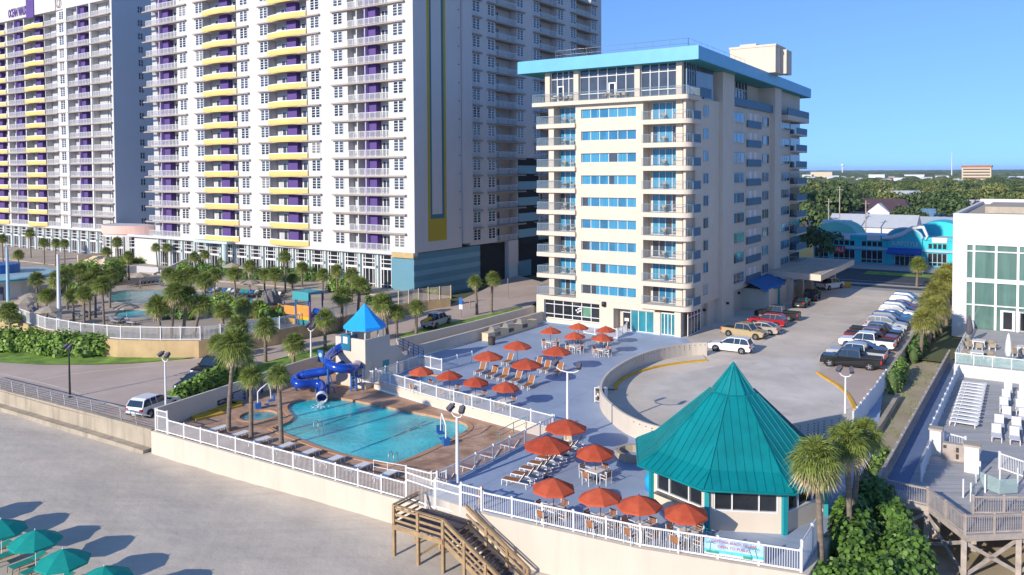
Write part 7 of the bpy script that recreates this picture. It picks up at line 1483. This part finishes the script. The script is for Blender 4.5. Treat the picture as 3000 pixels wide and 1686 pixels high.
for i, (u, v, Y, wd, hh, wl_, lb) in enumerate(((2066, 437, 1500, 62, 17, 'housecream', 'long yellow building far beyond the trees'), (2030, 441, 1450, 26, 8, 'housewhite', 'pale hall left of the long yellow building'), (2205, 441, 1350, 40, 10, 'housewhite', 'cream flat roofed hall in the far trees'), (2095, 443, 1300, 30, 7, 'metalroof', 'gray metal hall right of the yellow building'), (2300, 441, 1400, 50, 9, 'housewhite', 'long white shed in the far town'), (2330, 447, 1150, 24, 7, 'metalroof', 'gray shed before the radio mast'), (2262, 449, 1050, 22, 8, 'housewhite', 'white house roofs in the far town centre'), (2370, 444, 1250, 30, 8, 'housewhite', 'white hall at the foot of the mast'), (2245, 446, 1200, 16, 7, 'roofred', 'small red roofed building far off'), (2520, 447, 1250, 26, 9, 'housewhite', 'white building right of the far apartment block'), (2400, 452, 950, 18, 8, 'housecream', 'cream house below the far apartment block'))):
    d = ray(u, v); p = EYE+d*(Y/d.y); p.z = 0; zt = CH+d.z*(Y/d.y); t = thing('far_building', lb, 'building', p, ASITE); b = MB(); wd *= .62; zt -= 2; b.bx(-wd/2, wd/2, 0, 16, 0, max(6, zt+hh*.25)); part('wall', b.mesh('wall', wl_), t); b = MB(); b.bx(-wd/2-.4, wd/2+.4, -.4, 16.4, max(6, zt+hh*.25), max(6, zt+hh*.25)+.8); part('roof', b.mesh('roof', 'metalroof'), t)
b = MB(); b.bx(-.5, .5, -.5, .5, 0, .8); b.add([(-.55, -.55, .8), (.55, -.55, .8), (.55, .55, .8), (-.55, .55, .8), (-.3, 0, 1), (.3, 0, 1)], [(0, 1, 5, 4), (1, 2, 5), (2, 3, 4, 5), (3, 0, 4)], 1); FB = [b.mesh('far_building', [x, y]) for x, y in (('housewhite', 'metalroof'), ('housecream', 'roofgray'), ('housewhite', 'housewhite'))]
for i in range(46):
    Y = r8.uniform(880, 1700); d = ray(r8.uniform(2030, 2580), 450); p = EYE+d*(Y/d.y); p.z = 0; wd = r8.uniform(8, 20); o = part('far_building', FB[i % 3], None, Matrix.Translation(p) @ Matrix.Rotation(r8.random()*3, 4, 'Z') @ Matrix.Diagonal((wd, 10, r8.uniform(7, 11), 1))); tag(o, 'small pale building scattered among the far trees', 'building', 'small buildings of the far town')
d = ray(2456, 452); p = EYE+d*(1000/d.y); p.z = 0; t = thing('far_apartment_block', 'beige apartment block with a red roof edge rising over the far trees', 'building', p, ASITE); px_m = 1000/2367*K
zt = CH+ray(2456, 419).z/ray(2456, 419).y*1000; b = MB(); wd = 55*px_m/.85
b.bx(-wd/2, wd/2, 0, 16, 0, zt); part('wall', b.mesh('wall', 'housecream'), t); b = MB(); b.bx(-wd/2-.8, wd/2+.8, -.8, 16.8, zt-1, zt+1.2); part('roof', b.mesh('roof', 'roofred'), t)
for i in range(5):
    m = MB(); m.bx(-wd/2+1.5, wd/2-1.5, -.25, -.01, zt-4.3-i*3.6, zt-3.0-i*3.6); part('window_band', m.mesh('window_band', 'roofpurple'), t)
d = ray(2394, 452); p = EYE+d*(1800/d.y); p.z = 0; zt = CH+ray(2394, 383).z/ray(2394, 383).y*1800; b = MB(); b.tube([p, p+Vector((0, 0, zt))], [1.6, .7], 6); tag(b.build('radio_mast', 'housewhite'), 'thin radio mast on the horizon', 'mast')
d = ray(2119, 452); p = EYE+d*(3200/d.y); p.z = 0; zt = CH+ray(2119, 414).z/ray(2119, 414).y*3200; t = thing('water_tower', 'tiny white water tower on the horizon', 'water tower', p); b = MB(); b.tube([(0, 0, 0), (0, 0, zt-6)], 2.5, 8); part('stem', b.mesh('stem', 'housewhite'), t); b = MB(); b.lathe([(0, zt-10), (7, zt-6), (7, zt-1), (0, zt+3)], 12); part('tank', b.mesh('tank', 'housewhite'), t)
for u, v, vt, lb in ((2084, 610, 500, 'utility pole left of the surf shop'), (2178, 545, 505, 'utility pole by the purple roofed house'), (2112, 545, 470, 'utility pole in the dark trees')):
    d = ray(u, v); p = EYE+d*(215/d.y); p.z = 0; h = z_at(p, u, vt); b = MB(); b.tube([p, p+Vector((0, 0, h))], .15, 6); b.bar(p+Vector((-1, 0, h-.8)), p+Vector((1, 0, h-.8)), .12); tag(b.build('utility_pole', 'wood_gray'), lb, 'pole')
# trees
def tree_mesh(seed, mt, n=1300):
    r = random.Random(seed); bl = []
    for i in range(9): a = r.random()*6.28; q_ = r.uniform(.1, .62); bl.append((cos(a)*q_, sin(a)*q_, r.uniform(.45, .88), r.uniform(.26, .46), r.uniform(.26, .46), r.uniform(.2, .34)))
    return leaves(bl, n, .095, seed, mt, .6).mesh('crown', mt)
TMS = [tree_mesh(s, m) for s, m in ((1, 'leaf'), (2, 'leaf2'), (3, 'leaf3'), (4, 'leaf'), (5, 'leaf2'), (6, 'leaf3'))]
b = MB(); b.tube([(0, 0, -.02), (0, 0, .35), (.08, .05, .7)], [.045, .035, .015], 6); b.tube([(0, 0, .3), (-.25, .1, .65)], [.025, .01], 5); b.tube([(0, 0, .33), (.2, -.2, .62)], [.025, .01], 5); TRK = b.mesh('trunk', 'bark')
TN = ['mid green broad oak in the tree belt behind the surf shop', 'lighter yellow green tree in the tree belt behind the surf shop', 'dark green dense tree in the tree belt behind the surf shop']
r9 = random.Random(31); placed = []; HOUSES = [o for o in COL.objects if o.name.startswith('house') and o.parent is None]
def tree(p, h, w_, k, label=None, group='trees of the town'):
    t = thing('tree', label or TN[k % 3], 'tree', p, r9.random()*6.28, group); T = Matrix.Diagonal((w_, w_, h, 1)); part('crown', TMS[k], t, T); part('trunk', TRK, t, T)
dark = [(2030, 605, 222, 11, 9), (2036, 560, 270, 13, 10), (2090, 545, 262, 13, 10), (2112, 520, 275, 14, 11), (2082, 580, 240, 7, 6), (2198, 540, 252, 5, 4), (2240, 545, 252, 5, 4), (2296, 548, 262, 8, 7), (2390, 545, 266, 10, 9), (2300, 520, 290, 11, 9), (2375, 520, 300, 11, 9), (2135, 520, 300, 12, 10)]
for i, (u, v, Y, h, w_) in enumerate(dark): d = ray(u, v); p = EYE+d*(Y/d.y); p.z = 0; tree(p, h, w_, 2 if i % 2 else 5)
for _ in range(170):
    Y = 280+(r9.random()**1.25)*560; u = r9.uniform(1980, 2640); d = ray(u, 480); p = EYE+d*(Y/d.y); p.z = 0
    if any((p-q_).length < 7 for q_ in placed): continue
    if any(abs(p.x/p.y-o.location.x/o.location.y)*o.location.y < 9 and o.location.y-110 < p.y < o.location.y+8 for o in HOUSES): continue
    placed.append(p); tree(p, r9.uniform(7, 12.5), r9.uniform(7, 11), r9.choice((0, 1, 2, 3, 4, 5, 1, 0)))
tree(W(-41, 181, 0), 7, 6, 5, 'dark tree between the hotel balconies and the surf shop', 'street trees'); tree(W(-12.2, 150.2, 0), 2.4, 4.5, 1, 'low green bush at the car park exit', 'street trees')
# far wood: an uneven canopy to the horizon
b = MB(); r10 = random.Random(5)
for ring_i in range(46):
    Y = 820*1.062**ring_i; cnt = 70
    for i in range(cnt):
        X = Y*(.12+.62*(i+r10.random())/cnt); h = 5+r10.random()*4+Y*.0017; rx = Y*.62/cnt*r10.uniform(.8, 1.5)
        if r10.random() < (.5 if 950 < Y < 1650 else .06): continue
        p = Vector((X, Y+r10.uniform(-.5, .5)*Y*.06, 0)); n = 7; ph = r10.random(); v0 = [(p.x+rx*cos(2*PI*(k+ph)/n)*r10.uniform(.8, 1.2), p.y+rx*.8*sin(2*PI*(k+ph)/n), 0) for k in range(n)]; v1 = [(p.x+(x-p.x)*.85, p.y+(y-p.y)*.85, h*r10.uniform(.55, .8)) for x, y, z in v0]; v2 = [(p.x+(x-p.x)*.4, p.y+(y-p.y)*.4, h*r10.uniform(.88, 1.05)) for x, y, z in v0]
        b.add(v0+v1+v2, [(k, (k+1) % n, n+(k+1) % n, n+k) for k in range(n)]+[(n+k, n+(k+1) % n, 2*n+(k+1) % n, 2*n+k) for k in range(n)]+[tuple(range(2*n, 3*n))])
o = b.build('far_wood', mat('farwood2', (.05, .075, .028), .95, .4, .01, island=.5, col2=(.085, .11, .04))); tag(o, 'mass of far tree crowns reaching the horizon', 'wood', None, 'stuff')
# balcony furniture on the hotel
BC = None
b = MB(); b.bx(-.25, .25, -.25, .25, .38, .43); b.bx(-.27, -.22, -.25, .25, .43, .85); b.bx(-.25, .2, -.27, -.24, .38, .62); b.bx(-.25, .2, .24, .27, .38, .62)
for x in (-.22, .22):
    for y in (-.22, .22): b.bx(x-.02, x+.02, y-.02, y+.02, 0, .38)
bcm = b.mesh('balcony_chair', 'umbtan')
for k in range(HN):
    for (bay, xs_) in (('left', (hx(-53.6), hx(-52.2))), ('right', (hx(-39.6), hx(-37.9)))):
        for j, x in enumerate(xs_):
            o = part('balcony_chair', bcm, None, TH @ TR(x, .75, HZ+k*HF+.07) @ Matrix.Rotation(PI/2*(1 if j else 0)+rr.uniform(-.5, .5)-PI/2, 4, 'Z')); tag(o, 'tan chair, %s one on the %s balcony of hotel floor %s' % (['left', 'right'][j], bay, ORD[k]), 'chair', 'hotel balcony chairs')
for j in range(8):
    o = part('balcony_chair', bcm, None, TH @ TR(hx(-54.6+j*.9+(j > 3)*4), -.2, zp+.01) @ Matrix.Rotation(j*1.1, 4, 'Z')); tag(o, 'tan chair, %s from the left on the penthouse terrace' % ORD[j], 'chair', 'hotel balcony chairs')

# haze: the humid air that fades the far trees
hb = MB(); hb.bx(-15500, 15500, -450, 16500, -4.2, 72); hz = hb.build('haze', 'pane_mid'); hz['kind'] = 'stuff'; hz['label'] = 'thin blue humid haze over the far trees'; hz['category'] = 'haze'
hm = bpy.data.materials.new('haze'); hm.use_nodes = True; hn = hm.node_tree; hn.nodes.remove(hn.nodes['Principled BSDF']); pv = hn.nodes.new('ShaderNodeVolumePrincipled'); pv.inputs['Color'].default_value = (.55, .74, 1, 1); pv.inputs['Density'].default_value = 6e-5; pv.inputs['Anisotropy'].default_value = 0
hn.links.new(pv.outputs[0], hn.nodes['Material Output'].inputs['Volume']); hz.data.materials.clear(); hz.data.materials.append(hm)
SC.cycles.volume_bounces = 0
